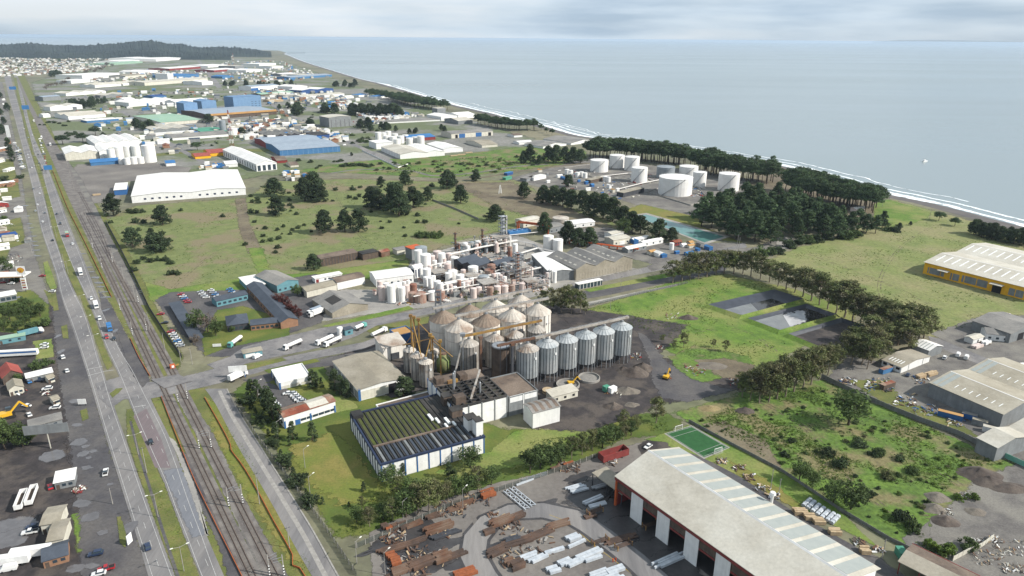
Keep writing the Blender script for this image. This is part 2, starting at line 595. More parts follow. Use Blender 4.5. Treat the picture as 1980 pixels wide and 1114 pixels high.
l_.new(mr_.outputs[0], b_.inputs['Roughness'])
MATS['sea'] = sm
vs = [(0, 3000, SEA)]
rings = [600, 1500, 3500, 8000, 16000, 30000, 60000]
for r in rings:
 for i in range(48):
  t = 2 * math.pi * i / 48
  vs.append((r * math.cos(t), 3000 + r * math.sin(t), SEA))
fs = [(0, 1 + i, 1 + (i + 1) % 48) for i in range(48)]
for k in range(len(rings) - 1):
 for i in range(48):
  j = (i + 1) % 48
  fs.append((1 + k * 48 + i, 1 + (k + 1) * 48 + i, 1 + (k + 1) * 48 + j, 1 + k * 48 + j))
tag(MB().add(vs, fs).obj('sea', 'sea'), kind='structure')

vs, fs = [], []
cs, si = smooth_line(coast, 25), smooth_line(shore_in, 25)
n = 160
for i in range(n + 1):
 a = poly_at(si, plen(si) * i / n)[0]
 b = poly_at(cs, plen(cs) * i / n)[0]
 d = (b - a).normalized()
 for t, zz in ((0.0, -0.02), (0.35, -0.5 + 0.25 * noise.noise(a * 0.02)), (0.75, -1.5), (1.5, -2.8)):
  q = a.lerp(b, t)
  vs.append((q.x, q.y, zz))
for i in range(n):
 for k in range(3): fs.append((4 * i + k, 4 * i + 4 + k, 4 * i + 5 + k, 4 * i + 1 + k))
tag(MB().add(vs, fs).obj('beach', 'sand', smooth=True), kind='structure')

def foam_band(off, w, i0, i1, amp):
 vs, fs, ed = [], [], []
 L = plen(cs)
 for i in range(121):
  s_ = L * (i0 + (i1 - i0) * i / 120)
  p, d = poly_at(cs, s_)
  r = Vector((d.y, -d.x, 0))
  o = off + amp * noise.noise(Vector((s_ * 0.01, off, 0))) + amp * 0.5 * noise.noise(Vector((s_ * 0.037, off, 3)))
  ww = w * (0.75 + 0.6 * noise.noise(Vector((s_ * 0.008, 9, off))))
  for k, t in enumerate((-0.5, -0.2, 0.2, 0.5)):
   q = p + r * (o + t * ww)
   vs.append((q.x, q.y, SEA + 0.06 + 0.3 * (1 - abs(2 * t)) ** 2))
   ed.append((-0.15, 0.75, 0.75, -0.15)[k])
 for i in range(120):
  for k in range(3): fs.append((4 * i + k, 4 * i + 4 + k, 4 * i + 5 + k, 4 * i + 1 + k))
 me = MB().add(vs, fs).mesh('surf', 'foam')
 at = me.attributes.new('edge', 'FLOAT', 'POINT')
 at.data.foreach_set('value', ed)
 tag(link('surf', me), kind='structure')
foam_band(7, 30, 0.0, 0.32, 5)
foam_band(26, 10, 0.0, 0.3, 7)
foam_band(2, 9, 0.32, 0.6, 4)
foam_band(2, 16, 0.6, 1.0, 5)
foam_band(46, 7, 0.03, 0.14, 12)
foam_band(58, 5, 0.1, 0.2, 14)

# hills behind the town, a low far shore on the horizon
def ridge(name, prof, dist0, dist1, m, rough, seed, step=2.0):
 """prof: silhouette [(px, py)...]; ground between distances dist0 (foot) and dist1"""
 vs, fs = [], []
 xs = []
 x = prof[0][0]
 while x <= prof[-1][0]:
  xs.append(x)
  x += step
 K = 9
 for x in xs:
  for (xa, ya), (xb, yb) in zip(prof, prof[1:]):
   if xa <= x <= xb: y = ya + (yb - ya) * (x - xa) / (xb - xa)
  d = G(x, 300)
  d = Vector((d.x, d.y, 0)) / d.y
  dm = (dist0 + dist1) / 2
  P = d * dm
  lo, hi = 0, 400
  for _ in range(30):
   mz = (lo + hi) / 2
   if proj((P.x, P.y, mz))[1] > y: lo = mz
   else: hi = mz
  for k in range(K):
   t = k / (K - 1)
   dd = dist0 + (dist1 - dist0) * t
   e_ = math.sin(math.pi * t) ** 0.8
   h = lo * e_
   h += rough * e_ * (noise.noise(Vector((x * 0.25, t * 9, seed))) + 0.7 * noise.noise(Vector((x * 0.9, t * 25, seed))))
   q = d * dd
   vs.append((q.x, q.y, max(-1, h) if 0 < k < K - 1 else -1.5))
 for i in range(len(xs) - 1):
  for k in range(K - 1): fs.append((i * K + k, (i + 1) * K + k, (i + 1) * K + k + 1, i * K + k + 1))
 return tag(MB().add(vs, fs).obj(name, m), kind='structure')
ridge('hills', [(-60, 89), (0, 87), (30, 84), (60, 86), (100, 83), (125, 85), (150, 88), (200, 88), (250, 85), (275, 83), (290, 81), (300, 80), (310, 78), (330, 79), (345, 81), (360, 85), (380, 84),
    (400, 90), (420, 92), (440, 91), (470, 91), (500, 94), (520, 97), (545, 101)], 6100, 7600, 'hill_forest', 15, 3, 1.2)
ridge('hills', [(-60, 100), (0, 99), (60, 102), (120, 100), (180, 103), (240, 99), (300, 97), (360, 99), (420, 102), (470, 104)], 5300, 5900, 'hill_forest', 11, 11, 1.2)
ridge('far_shore', [(-80, 69), (0, 70.2), (120, 71.5), (230, 73.4)], 36000, 40000, 'far_land', 2, 5, 6)
ridge('far_shore', [(1650, 80), (1700, 78), (1780, 77.5), (1860, 79), (1960, 82)], 40000, 44000, 'far_land', 4, 8, 6)

# ---------------------------------------------------------------- land cover
z1, z2, z3, z4, z5 = 0.03, 0.06, 0.09, 0.12, 0.15
S = sheet
S('industrial_ground', [(95, 330), (90, 250), (60, 160), (150, 135), (300, 118), (500, 112), (560, 122), (640, 150), (720, 175), (840, 205), (930, 240), (1090, 285), (1060, 300), (900, 300), (720, 330), (560, 335), (470, 345), (300, 345), (180, 350)], 'far_zone', z1, 40)
S('field', [(205, 425), (262, 398), (478, 382), (520, 352), (640, 345), (860, 352), (1000, 348), (1080, 395), (1190, 430), (1240, 470), (1100, 452), (1000, 440), (900, 462), (790, 500), (600, 545), (480, 555), (300, 580), (258, 520)], 'grass_field', z1, 14)
S('field', [(560, 332), (690, 312), (880, 300), (1000, 285), (1130, 290), (1140, 312), (1000, 330), (860, 345), (680, 335)], 'grass_wild', z2, 16)
S('lawn', [(287, 580), (280, 545), (330, 560), (480, 535), (600, 528), (740, 508), (790, 502), (795, 530), (720, 540), (600, 548), (480, 560), (440, 572), (330, 590)], 'grass_green', z2, 6)
S('path', [(455, 385), (475, 383), (482, 430), (505, 480), (480, 490), (462, 440)], 'dirt_brown', z2, 6)
S('path', [(480, 480), (505, 478), (530, 540), (510, 552)], 'grass_green', z2 + .01, 8)
S('field', [(870, 355), (990, 352), (1090, 400), (1190, 440), (1100, 440), (960, 400)], 'dirt_brown', z2 + .01, 20)
S('field', [(1478, 505), (1545, 478), (1640, 455), (1700, 415), (1720, 385), (1850, 420), (2060, 470), (2060, 640), (1960, 620), (1800, 655), (1700, 600), (1590, 548)], 'grass_pale', z1, 12)
S('lawn', [(1690, 395), (1715, 385), (1800, 412), (1790, 425), (1730, 440), (1690, 425)], 'grass_green', z2, 6)
S('field', [(1130, 600), (1290, 548), (1400, 530), (1540, 560), (1660, 605), (1640, 630), (1580, 655), (1500, 700), (1440, 712), (1330, 700), (1240, 650)], 'grass_green', z1, 8)
S('field', [(1590, 735), (1760, 810), (2060, 945), (2060, 1180), (1845, 1105), (1620, 985), (1340, 820), (1300, 800), (1420, 765), (1500, 740)], 'grass_wild', z1, 8)
S('field', [(1290, 800), (1320, 815), (1290, 840), (1200, 850), (1060, 930), (900, 960), (740, 1030), (650, 1040), (560, 900), (450, 760), (480, 735), (620, 700), (660, 770), (760, 765), (980, 830), (1130, 835), (1230, 800)], 'grass_lawn', z1, 6)
S('lawn', [(560, 862), (640, 838), (668, 850), (735, 935), (730, 965), (660, 975), (590, 930)], 'grass_dry', z2, 9)
S('lawn', [(560, 775), (660, 765), (700, 790), (640, 800), (560, 770)], 'grass_green', z2, 4)
S('lawn', [(950, 870), (1000, 830), (1140, 832), (1150, 850), (1010, 900), (900, 925), (840, 915)], 'grass_green', z2, 6)
S('yard', [(1030, 830), (990, 770), (1090, 700), (1215, 680), (1222, 612), (1330, 628), (1300, 662), (1270, 690), (1360, 702), (1445, 705), (1440, 748), (1330, 775), (1270, 782), (1240, 800), (1140, 835)], 'dirt_dark', z2, 7)
S('field', [(1295, 690), (1345, 668), (1450, 690), (1455, 702), (1390, 735), (1355, 740), (1310, 722)], 'grass_wild', z2 + .01, 6)
S('dirt', [(1345, 697), (1400, 693), (1460, 706), (1440, 735), (1395, 730)], 'dirt_brown', z2 + .02, 6)
S('yard', [(1065, 600), (1100, 595), (1230, 612), (1215, 640), (1100, 625)], 'dirt_dark', z2, 5)
S('yard', [(870, 740), (760, 770), (620, 700), (640, 690), (760, 655), (830, 610), (1090, 590), (1230, 690), (1050, 770), (980, 790)], 'dirt_dark', z2 - .01, 6)
S('yard', [(715, 1030), (830, 975), (960, 935), (1090, 905), (1180, 872), (1255, 850), (1300, 868), (1360, 890), (1520, 985), (1700, 1080), (1840, 1180), (700, 1180), (720, 1114)], 'yard', z2, 3)
S('yard', [(760, 560), (800, 500), (900, 470), (1000, 455), (1040, 470), (1110, 495), (1230, 520), (1120, 545), (1030, 575), (860, 590), (700, 610), (600, 625), (590, 600), (660, 560)], 'concrete', z2, 5)
S('yard', [(985, 345), (1090, 318), (1150, 300), (1260, 320), (1440, 345), (1450, 375), (1350, 420), (1240, 400), (1150, 370), (1040, 362)], 'gravel_grey', z2, 8)
S('yard', [(1020, 430), (1180, 440), (1260, 470), (1440, 470), (1400, 510), (1280, 515), (1220, 500), (1100, 470)], 'gravel_grey', z2 - .01, 8)
S('dirt', [(1240, 395), (1350, 420), (1360, 440), (1440, 470), (1400, 465), (1300, 430), (1200, 410)], 'grass_dry', z2, 8)
S('yard', [(300, 580), (330, 565), (480, 560), (520, 545), (610, 530), (660, 545), (620, 625), (500, 665), (450, 690), (400, 690), (345, 640)], 'asphalt_dark', z2, 4)
S('lawn', [(420, 600), (470, 592), (560, 620), (560, 650), (440, 672), (395, 690), (390, 650)], 'grass_lawn', z2 + .01, 3)
S('yard', [(120, 345), (150, 318), (300, 315), (370, 325), (360, 342), (240, 352), (230, 390), (160, 395)], 'yard', z2, 6)
S('yard', [(1460, 330), (1500, 320), (1700, 390), (1680, 440), (1500, 400), (1440, 370)], 'dirt_brown', z2 - .02, 10)
S('yard', [(1595, 735), (1640, 690), (1700, 700), (1800, 665), (2060, 700), (2060, 935), (1860, 845), (1700, 780)], 'gravel_grey', z2, 4)
S('field', [(1640, 735), (1720, 735), (1740, 770), (1860, 820), (1900, 850), (1840, 830), (1700, 775)], 'grass_verge', z2 + .01, 5)
S('yard', [(1800, 645), (1900, 610), (2060, 610), (2060, 720), (1960, 710), (1880, 690)], 'gravel_grey', z2 + .01, 5)
S('yard', [(1750, 1060), (1880, 935), (1980, 890), (2060, 930), (2060, 1180), (1850, 1110)], 'gravel_grey', z2, 6)
S('dirt', [(1745, 1040), (1795, 1010), (1800, 1050), (1760, 1065)], 'gravel_grey', z2, 3)
S('dirt', [(1355, 820), (1400, 815), (1480, 850), (1510, 905), (1470, 895), (1410, 855)], 'dirt_brown', z2, 5)
S('lawn', [(1250, 850), (1330, 822), (1420, 862), (1520, 920), (1600, 965), (1700, 1060), (1640, 1030), (1500, 960), (1380, 895), (1300, 868)], 'grass_green', z3, 3)
S('dirt', [(1232, 862), (1250, 851), (1290, 856), (1300, 872), (1240, 878)], 'dirt_dark', z3 + .01, 3)
S('lawn', [(1410, 890), (1500, 940), (1560, 985), (1530, 980), (1420, 915)], 'grass_dry', z3 + .01, 4)
S('yard_wet', [(1160, 935), (1200, 960), (1330, 1080), (1420, 1180), (1240, 1180), (1215, 1080), (1150, 1020)], 'yard_wet', z3, 5)
S('yard_wet', [(730, 1035), (800, 1000), (840, 1010), (850, 1040), (810, 1090), (760, 1110), (740, 1070)], 'yard_wet', z3, 7)
for wx, wy, wr in ((760, 1050, 6), (800, 1030, 7), (825, 1060, 6), (780, 1085, 6), (840, 1095, 5), (870, 1050, 4), (900, 1090, 5), (1180, 990, 9), (1200, 1030, 9), (1150, 960, 6), (1240, 1060, 8), (1120, 925, 5), (960, 1060, 5), (1060, 975, 4), (735, 1060, 5)):
 S('yard_wet', ellipse((wx, wy), wr * 1.4, wr * .6, rot=.5, wob=.8), 'yard_wet', z3, wr * .5)
S('yard_wet', [(1100, 940), (1170, 925), (1190, 945), (1130, 985), (1090, 970)], 'yard_wet', z3, 8)
# left roadside lots
S('dirt', [(-120, 1180), (-120, 560), (60, 600), (100, 585), (120, 660), (135, 760), (150, 850), (205, 1180)], 'dirt_dark', z1, 4)
S('lot', [(-60, 900), (0, 880), (125, 850), (148, 960), (60, 1000), (-60, 1020)], 'dirt_dark', z2, 4)
S('dirt', [(-120, 580), (-120, 130), (5, 160), (20, 230), (36, 300), (50, 400), (70, 500), (105, 600), (60, 610)], 'gravel_grey', z1, 4)
S('lawn', [(-30, 640), (-30, 580), (60, 560), (95, 590), (95, 620), (40, 645)], 'grass_lawn', z2, 4)
S('lawn', [(65, 660), (100, 655), (105, 690), (70, 695)], 'grass_green', z2, 3)
S('lawn', [(20, 480), (0, 530), (-40, 540), (-40, 440), (40, 420), (50, 470)], 'grass_verge', z2, 5)
S('lawn', [(-40, 350), (-40, 300), (25, 310), (40, 380), (-30, 395)], 'grass_verge', z2, 5)
S('lawn', [(142, 995), (165, 990), (168, 1025), (195, 1065), (150, 1068)], 'grass_green', z2, 3)
S('service_ground', [(100, 585), (118, 540), (100, 480), (60, 330), (48, 300), (60, 300), (120, 520), (150, 640), (200, 830), (290, 1114), (310, 1180), (160, 1180), (150, 960), (125, 800), (110, 700)], 'asphalt_dark', z2 + .01, 4)
S('verge', [(84, 560), (103, 570), (110, 600), (95, 585)], 'grass_verge', z2 + .02, 2)
# rail corridor
S('verge', [(20, 130), (40, 130), (80, 215), (130, 310), (240, 470), (300, 590), (355, 690), (345, 715), (300, 735), (270, 690), (215, 590), (150, 450), (95, 340), (60, 260)], 'grass_verge', z1, 4)
S('verge', [(285, 755), (400, 750), (440, 800), (520, 920), (680, 1180), (420, 1180), (370, 970), (330, 860)], 'grass_verge', z1, 3)
S('verge', [(395, 765), (430, 800), (520, 940), (600, 1090), (560, 1085), (480, 960), (415, 845)], 'grass_dry', z2, 6)

# ---------------------------------------------------------------- highway
L1 = [(306, 1180), (288, 1114), (274, 1069), (252, 998), (227, 917), (202, 836), (179, 757), (167, 717), (149, 661), (136, 623), (117, 570), (110, 537), (97, 497), (80, 446), (73, 415), (63, 366), (48, 303), (38, 265), (28, 227), (18, 191), (13, 170), (8, 148)]
R1 = [(365, 1180), (338, 1114), (321, 1069), (295, 998), (266, 917), (239, 838), (217, 775), (202, 724), (192, 695), (177, 641), (162, 598), (147, 570), (126, 522), (117, 490), (101, 446), (93, 410), (81, 366), (62, 303), (50, 265), (42, 227), (32, 191), (25, 166), (20, 146)]
L2 = [(415, 1180), (385, 1114), (359, 1044), (336, 985), (318, 935), (295, 884), (273, 834), (263, 810), (247, 770), (240, 752), (225, 715), (202, 666), (187, 621), (167, 575), (141, 520), (116, 457), (104, 416), (91, 371), (79, 320), (68, 300), (58, 265), (49, 232), (40, 194), (33, 169), (27, 147)]
R2 = [(462, 1180), (429, 1114), (400, 1036), (371, 962), (351, 905), (326, 840), (306, 800), (285, 760), (262, 715), (235, 672), (212, 622), (190, 575), (162, 502), (141, 452), (126, 414), (109, 366), (90, 318), (82, 300), (66, 265), (56, 232), (47, 194), (40, 169), (34, 147)]
road_a, a1, b1, mid1 = lane('road', L1, R1, 'asphalt', z3)
road_b, a2, b2, mid2 = lane('road', L2, R2, 'asphalt', z3)
S('road_patch', [(258, 805), (283, 790), (312, 850), (330, 905), (300, 905), (277, 850)], 'asphalt_red', z3 + .02)
S('road_patch', [(315, 910), (352, 905), (380, 970), (402, 1035), (372, 1040), (345, 980)], 'asphalt_blue', z3 + .02, 3)
S('road_patch', [(190, 560), (215, 590), (240, 640), (268, 690), (290, 740), (275, 755), (255, 720), (225, 660), (196, 600)], 'asphalt_dark', z3 + .01, 2)
S('road_patch', [(375, 960), (412, 1030), (425, 1060), (440, 1114), (470, 1180), (520, 1180), (470, 1114), (420, 1000), (365, 880), (345, 870)], 'asphalt_dark', z2 + .02, 3)
S('road_shoulder', [(326, 845), (340, 855), (372, 925), (388, 975), (404, 1036), (398, 1036), (372, 962), (352, 905)], 'concrete', z3 + .025, 1.5)
# median
S('median', [(148, 560), (165, 575), (185, 621), (200, 666), (218, 708), (208, 716), (196, 690), (179, 641), (164, 598)], 'grass_verge', z3, 1.0)
S('median', [(63, 302), (70, 302), (92, 371), (105, 416), (117, 457), (142, 520), (165, 573), (150, 573), (127, 522), (103, 446), (83, 366)], 'grass_verge', z3, 1.5)
S('median', [(244, 792), (255, 790), (272, 834), (294, 884), (317, 935), (335, 985), (358, 1044), (384, 1114), (412, 1180), (368, 1180), (340, 1114), (323, 1069), (297, 998), (268, 917), (246, 850)], 'grass_verge', z3, 1.5)
S('median', [(26, 150), (32, 150), (40, 194), (49, 232), (58, 265), (66, 300), (62, 300), (52, 265), (44, 227), (34, 191)], 'grass_verge', z3 + .005, 2)
ribbon('drain', smooth_line([V(p) for p in [(360, 1165), (335, 1090), (312, 1020), (288, 940), (266, 870), (252, 815)]]), -0.4, 0.6, 'asphalt_dark', z3 + .03)
# cross road over the tracks, streets between the plants, access road
S('road', [(185, 742), (235, 728), (262, 742), (330, 735), (420, 712), (450, 700), (470, 712), (430, 740), (380, 752), (320, 765), (278, 775), (240, 772), (215, 790), (192, 770)], 'asphalt_old', z3 + .015, 1.5)
S('road', [(225, 640), (240, 640), (270, 690), (290, 735), (276, 750), (252, 715)], 'asphalt_dark', z3 + .02, 2)
Lx = [(396, 752), (417, 782), (447, 840), (472, 884), (503, 935), (535, 991), (566, 1049), (603, 1114), (645, 1180)]
Rx = [(440, 752), (462, 795), (490, 840), (523, 892), (566, 960), (608, 1028), (656, 1114), (698, 1180)]
road_c, a3, b3, mid3 = lane('road', Lx, Rx, 'asphalt', z3)
ribbon('kerb', b3, 0.05, 0.6, 'kerb', z3 + .12)
ribbon('kerb', b3, 3.0, 4.6, 'kerb', z2 + .03)
S('road', [(400, 705), (445, 690), (470, 672), (520, 658), (617, 636), (703, 620), (842, 592), (900, 575), (900, 590), (829, 608), (728, 630), (690, 650), (640, 668), (560, 685), (480, 702), (430, 722)], 'asphalt_old', z3, 1.2)
S('road', [(440, 722), (551, 691), (627, 676), (703, 662), (760, 640), (770, 648), (700, 676), (627, 690), (551, 706), (440, 738)], 'asphalt_old', z3 + .01, 1.0)
S('road', [(470, 735), (640, 690), (700, 680), (760, 660), (770, 672), (660, 705), (600, 712), (500, 745)], 'asphalt_dark', z3, 1.5)
S('verge', [(470, 706), (545, 692), (555, 697), (480, 716)], 'grass_verge', z3 + .03, 1)
S('verge', [(510, 716), (610, 694), (620, 699), (520, 722)], 'grass_lawn', z3 + .03, 1)
S('verge', [(620, 631), (705, 611), (790, 592), (800, 597), (710, 619), (640, 634)], 'grass_green', z3 + .02, 1.5)
S('verge', [(700, 636), (760, 625), (830, 612), (828, 625), (760, 640), (720, 646)], 'grass_verge', z3 + .02, 1.5)
S('yard', [(480, 745), (520, 740), (560, 755), (600, 775), (560, 790), (540, 795)], 'asphalt_dark', z3, 2)
S('road', [(1110, 582), (1180, 570), (1300, 545), (1400, 526), (1410, 512), (1300, 532), (1180, 556), (1110, 566)], 'asphalt_dark', z3, 1.2)
S('road', [(1130, 586), (1250, 561), (1310, 549), (1310, 553), (1250, 566), (1135, 592)], 'concrete', z3 + .02, 1)
S('road', [(1105, 548), (1230, 521), (1330, 500), (1440, 470), (1445, 478), (1340, 510), (1240, 530), (1110, 556)], 'asphalt', z3)
S('verge', [(1130, 560), (1250, 536), (1400, 508), (1400, 513), (1260, 543), (1140, 565)], 'grass_green', z3 + .02, 1.2)
S('road', [(1250, 515), (1330, 490), (1460, 478), (1500, 462), (1545, 458), (1530, 480), (1470, 492), (1340, 505), (1260, 525)], 'gravel_grey', z3, 3)
S('road', [(1500, 462), (1512, 455), (1530, 462), (1520, 482), (1505, 486)], 'concrete', z3 + .02, 2)
S('road', [(1795, 650), (1815, 655), (1900, 690), (1990, 720), (2060, 745), (2060, 760), (1980, 735), (1880, 700), (1800, 665)], 'asphalt_old', z3, 1)
S('path', [(1230, 640), (1250, 650), (1290, 700), (1340, 735), (1420, 755), (1330, 778), (1280, 770), (1262, 740), (1255, 700)], 'asphalt_dark', z3, 5)
# winding street of the steel yard
arc = smooth_line([V(p) for p in [(1340, 1180), (1262, 1114), (1230, 1085), (1165, 1035), (1108, 1000), (1050, 987), (990, 990), (945, 1010), (920, 1040), (915, 1075), (935, 1114), (985, 1180)]])
ribbon('road', arc, -4.2, 4.2, 'asphalt', z3 + .02)
ribbon('road_gutter', arc, -5.4, -4.2, 'yard_wet', z3 + .03, edge=.8)
ribbon('road_gutter', arc, 4.2, 5.3, 'yard_wet', z3 + .03, edge=.7)
for tp in ([(500, 480), (600, 500), (700, 470), (800, 440), (900, 430)], [(330, 560), (400, 500), (460, 470), (560, 440), (700, 420), (840, 380)], [(640, 350), (660, 400), (700, 460), (760, 500)], [(1820, 600), (1740, 560), (1640, 520), (1560, 490)], [(1780, 640), (1700, 560), (1740, 480), (1800, 440)], [(1240, 640), (1340, 640), (1440, 640), (1500, 680)], [(1460, 770), (1560, 830), (1650, 930), (1740, 1000), (1800, 1000)], [(1620, 760), (1720, 830), (1800, 900), (1860, 940)]):
 for o_ in (-1, 1): ribbon('path', smooth_line([V(p) for p in tp]), o_ - .35, o_ + .35, 'dirt_brown', z3 - .01, edge=.42)
ribbon('road_line', smooth_line([V(p) for p in [(1320, 1190), (1215, 1105), (1140, 1048), (1095, 1008), (1062, 996)]]), -0.12, 0.12, 'road_paint_yellow', z3 + .04)
S('road', [(1185, 925), (1200, 915), (1260, 880), (1300, 876), (1295, 884), (1260, 890), (1215, 918), (1197, 940)], 'asphalt_dark', z3 + .02, 1)
ribbon('road', smooth_line([V(p) for p in [(1300, 872), (1340, 885), (1420, 925), (1520, 990), (1640, 1060), (1760, 1130)]]), -2.5, 2.5, 'asphalt_dark', z3 + .03)
# winding track in the back fields
ribbon('path', smooth_line([V(p) for p in [(560, 350), (700, 345), (830, 350), (920, 345), (1000, 332), (1080, 322), (1140, 316), (1200, 322)]]), -3, 3, 'dirt_brown', z3)
ribbon('path', smooth_line([V(p) for p in [(640, 335), (700, 328), (790, 330), (840, 340), (920, 334), (1000, 322), (1060, 318)]]), -3, 3, 'gravel_grey', z3)
# far streets, seen as pale bands
for pts, w in (([(440, 345), (400, 318), (350, 290), (300, 260), (262, 232), (235, 215)], 4.5), ([(425, 170), (410, 150), (395, 132), (380, 112)], 9), ([(560, 225), (530, 205), (505, 190)], 6),
   ([(770, 320), (720, 296), (660, 268), (600, 240), (560, 222)], 5), ([(-60, 158), (0, 159), (20, 163)], 5), ([(545, 155), (520, 138), (500, 125)], 6), ([(820, 205), (700, 222), (600, 215)], 4)):
 ribbon('road', smooth_line([V(p) for p in pts], 20), -w, w, 'asphalt', z3)
for pts in ([(420, 172), (340, 170), (260, 174), (140, 182)], [(300, 300), (420, 290), (520, 292)]):
 ribbon('verge', smooth_line([V(p) for p in pts], 20), -12, 12, 'grass_verge', z2 + .02)

# paint: edge lines, lane dashes (each a piece of its road)
for par, ln, off in ((road_a, a1, 0.9), (road_a, b1, -0.9), (road_b, a2, 0.8), (road_b, b2, -1.6)):
 ribbon('edge_line', ln[:int(len(ln) * 0.75)], off - 0.1, off + 0.1, 'road_paint', z3 + .04, parent=par)
dash = MB().box(-0.09, 0.09, -2.0, 2.0, 0, 0.012).mesh('lane_dash', 'road_paint')
for par, ln, f in ((road_a, mid1, 0.4), (road_b, mid2, 0.4)):
 s_ = 2.0
 while s_ < plen(ln) * f:
  p, d = poly_at(ln, s_)
  link('lane_dash', dash, par, (p.x, p.y, z3 + .04), math.atan2(-d.x, d.y))
  s_ += 11.5
for (pa, pb), par in ((((168, 715), (198, 709)), road_a), (((170, 727), (205, 718)), road_a), (((258, 788), (282, 784)), road_b), (((205, 718), (220, 716)), road_a)):
 ribbon('stop_line', [V(pa), V(pb)], -0.25, 0.25, 'road_paint', z3 + .045, parent=par)
S('island', [(212, 762), (225, 752), (238, 751), (230, 760), (218, 770)], 'grass_verge', z3 + .12, .6)
S('island', [(84, 508), (92, 505), (105, 540), (110, 558), (98, 560), (90, 545)], 'grass_green', z3 + .12, .8)
S('island', [(118, 632), (130, 628), (133, 655), (122, 655)], 'grass_verge', z3 + .1, .8)
S('island', [(100, 570), (108, 566), (114, 600), (104, 602)], 'grass_verge', z3 + .1, .8)
S('island', [(226, 1000), (234, 1000), (246, 1040), (243, 1060), (232, 1050)], 'grass_verge', z3 + .1, .8)
S('island', [(155, 795), (168, 790), (172, 810), (160, 815)], 'grass_verge', z3 + .1, .8)

# puddles on the broken shoulders
for x, y, rx, ry in ((54, 418, 2.6, 1.5), (57, 433, 3, 1.2), (59, 441, 3.4, 1.3), (60, 449, 2, .8), (64, 457, 3.8, 1.6), (65, 467, 3.5, 1.4), (68, 475, 4, 1.6), (70, 484, 3.8, 1.4), (72, 495, 3.6, 1.3),
     (44, 368, 2.4, 1.3), (45, 376, 2.4, 1.2), (50, 398, 3, 2), (173, 517, 2.8, 1.3), (177, 526, 2.4, 1.2), (185, 537, 3.2, 1.9), (191, 547, 3.6, 1.7), (195, 555, 3, 1.2), (199, 565, 3.2, 1.2), (205, 575, 3.6, 1.4),
     (160, 491, 2.4, 1.2), (154, 855, 3.2, 3.2), (165, 864, 1.6, 1.6), (161, 878, 2.2, 2.6), (180, 873, 1.8, 1.2), (171, 886, 1.3, 1), (168, 905, 2.4, 1.4), (157, 974, 3.4, 2.4), (175, 1000, 3, 3), (248, 1022, 3, 4),
     (200, 1030, 1.8, 1.6), (213, 937, 1.4, .9), (100, 882, 4.6, 4), (28, 1022, 7, 6), (20, 1040, 6, 5), (146, 776, 3, 2.4), (150, 822, 2.6, 1.4), (118, 680, 1.5, 3), (113, 650, 1.4, 3), (205, 600, 1.6, 3), (222, 640, 1.4, 3), (177, 1095, 2.4, 1.4),
     (145, 1100, 3, 2), (35, 575, 3, 1.5)):
 S('puddle', ellipse((x, y), rx, ry, rot=rnd.uniform(-.3, .3), wob=0.5), 'puddle', z4 + .03, min(rx, ry) * 0.4)

# ---------------------------------------------------------------- railway
spec('rail', C(112, 84, 72), C(88, 70, 64), s=2, rough=0.5, metal=0.3)
spec('sleeper', C(140, 134, 128), C(118, 110, 104), s=1, rough=0.9)
TR1 = [(520, 1180), (488, 1114), (355, 834), (316, 752), (299, 717), (226, 562), (197, 502), (166, 440), (137, 380), (103, 305), (84, 265), (66, 225), (48, 186), (33, 150)]
TR2 = [(566, 1180), (532, 1114), (390, 834), (349, 752), (329, 712), (247, 562), (214, 502), (180, 440), (148, 380), (112, 305), (91, 265), (70, 225), (50, 186), (34, 150)]
TR3 = [(214, 502), (192, 445), (158, 380), (120, 305), (97, 265), (74, 225)]
for i, tr in enumerate((TR1, TR2, TR3)):
 c = smooth_line([V(p) for p in tr], 10)
 S_ = ribbon('railway_bed', c, -2.7, 2.7, 'ballast', z3 + 0.002 * i)
 L = min(plen(c), 620)
 if i < 2:
  mb = MB()
  s_ = 0.0
  while s_ < min(L, 430):
   p, d = poly_at(c, s_)
   r = Vector((d.y, -d.x, 0))
   a, b = p - r * 1.35, p + r * 1.35
   mb.beam((a.x, a.y, z4 + .06), (b.x, b.y, z4 + .06), 0.24, 0.12)
   s_ += 0.62
  tag(mb.obj('sleepers', 'sleeper', S_), kind='stuff')
 else: L = 300
 for off in (-0.84, 0.84):
  mb = MB()
  n = int(L / 12)
  for k in range(n):
   pa, da = poly_at(c, L * k / n)
   pb, db = poly_at(c, L * (k + 1) / n)
   pa = pa + Vector((da.y, -da.x, 0)) * off
   pb = pb + Vector((db.y, -db.x, 0)) * off
   mb.beam((pa.x, pa.y, 0.28), (pb.x, pb.y, 0.28), 0.14, 0.18)
  mb.obj('rail', 'rail', S_)
S('railway_bed', [(285, 590), (215, 460), (160, 350), (118, 290), (112, 300), (150, 380), (210, 500), (262, 590)], 'gravel_grey', z3 - .01, 3)
S('railway_bed', [(330, 750), (352, 748), (412, 838), (470, 960), (540, 1085), (600, 1180), (540, 1180), (480, 1060), (400, 880)], 'gravel_grey', z2 + .025, 2)
# level crossing deck
S('crossing_deck', [(292, 735), (345, 725), (372, 738), (318, 752)], 'asphalt_old', 0.36)

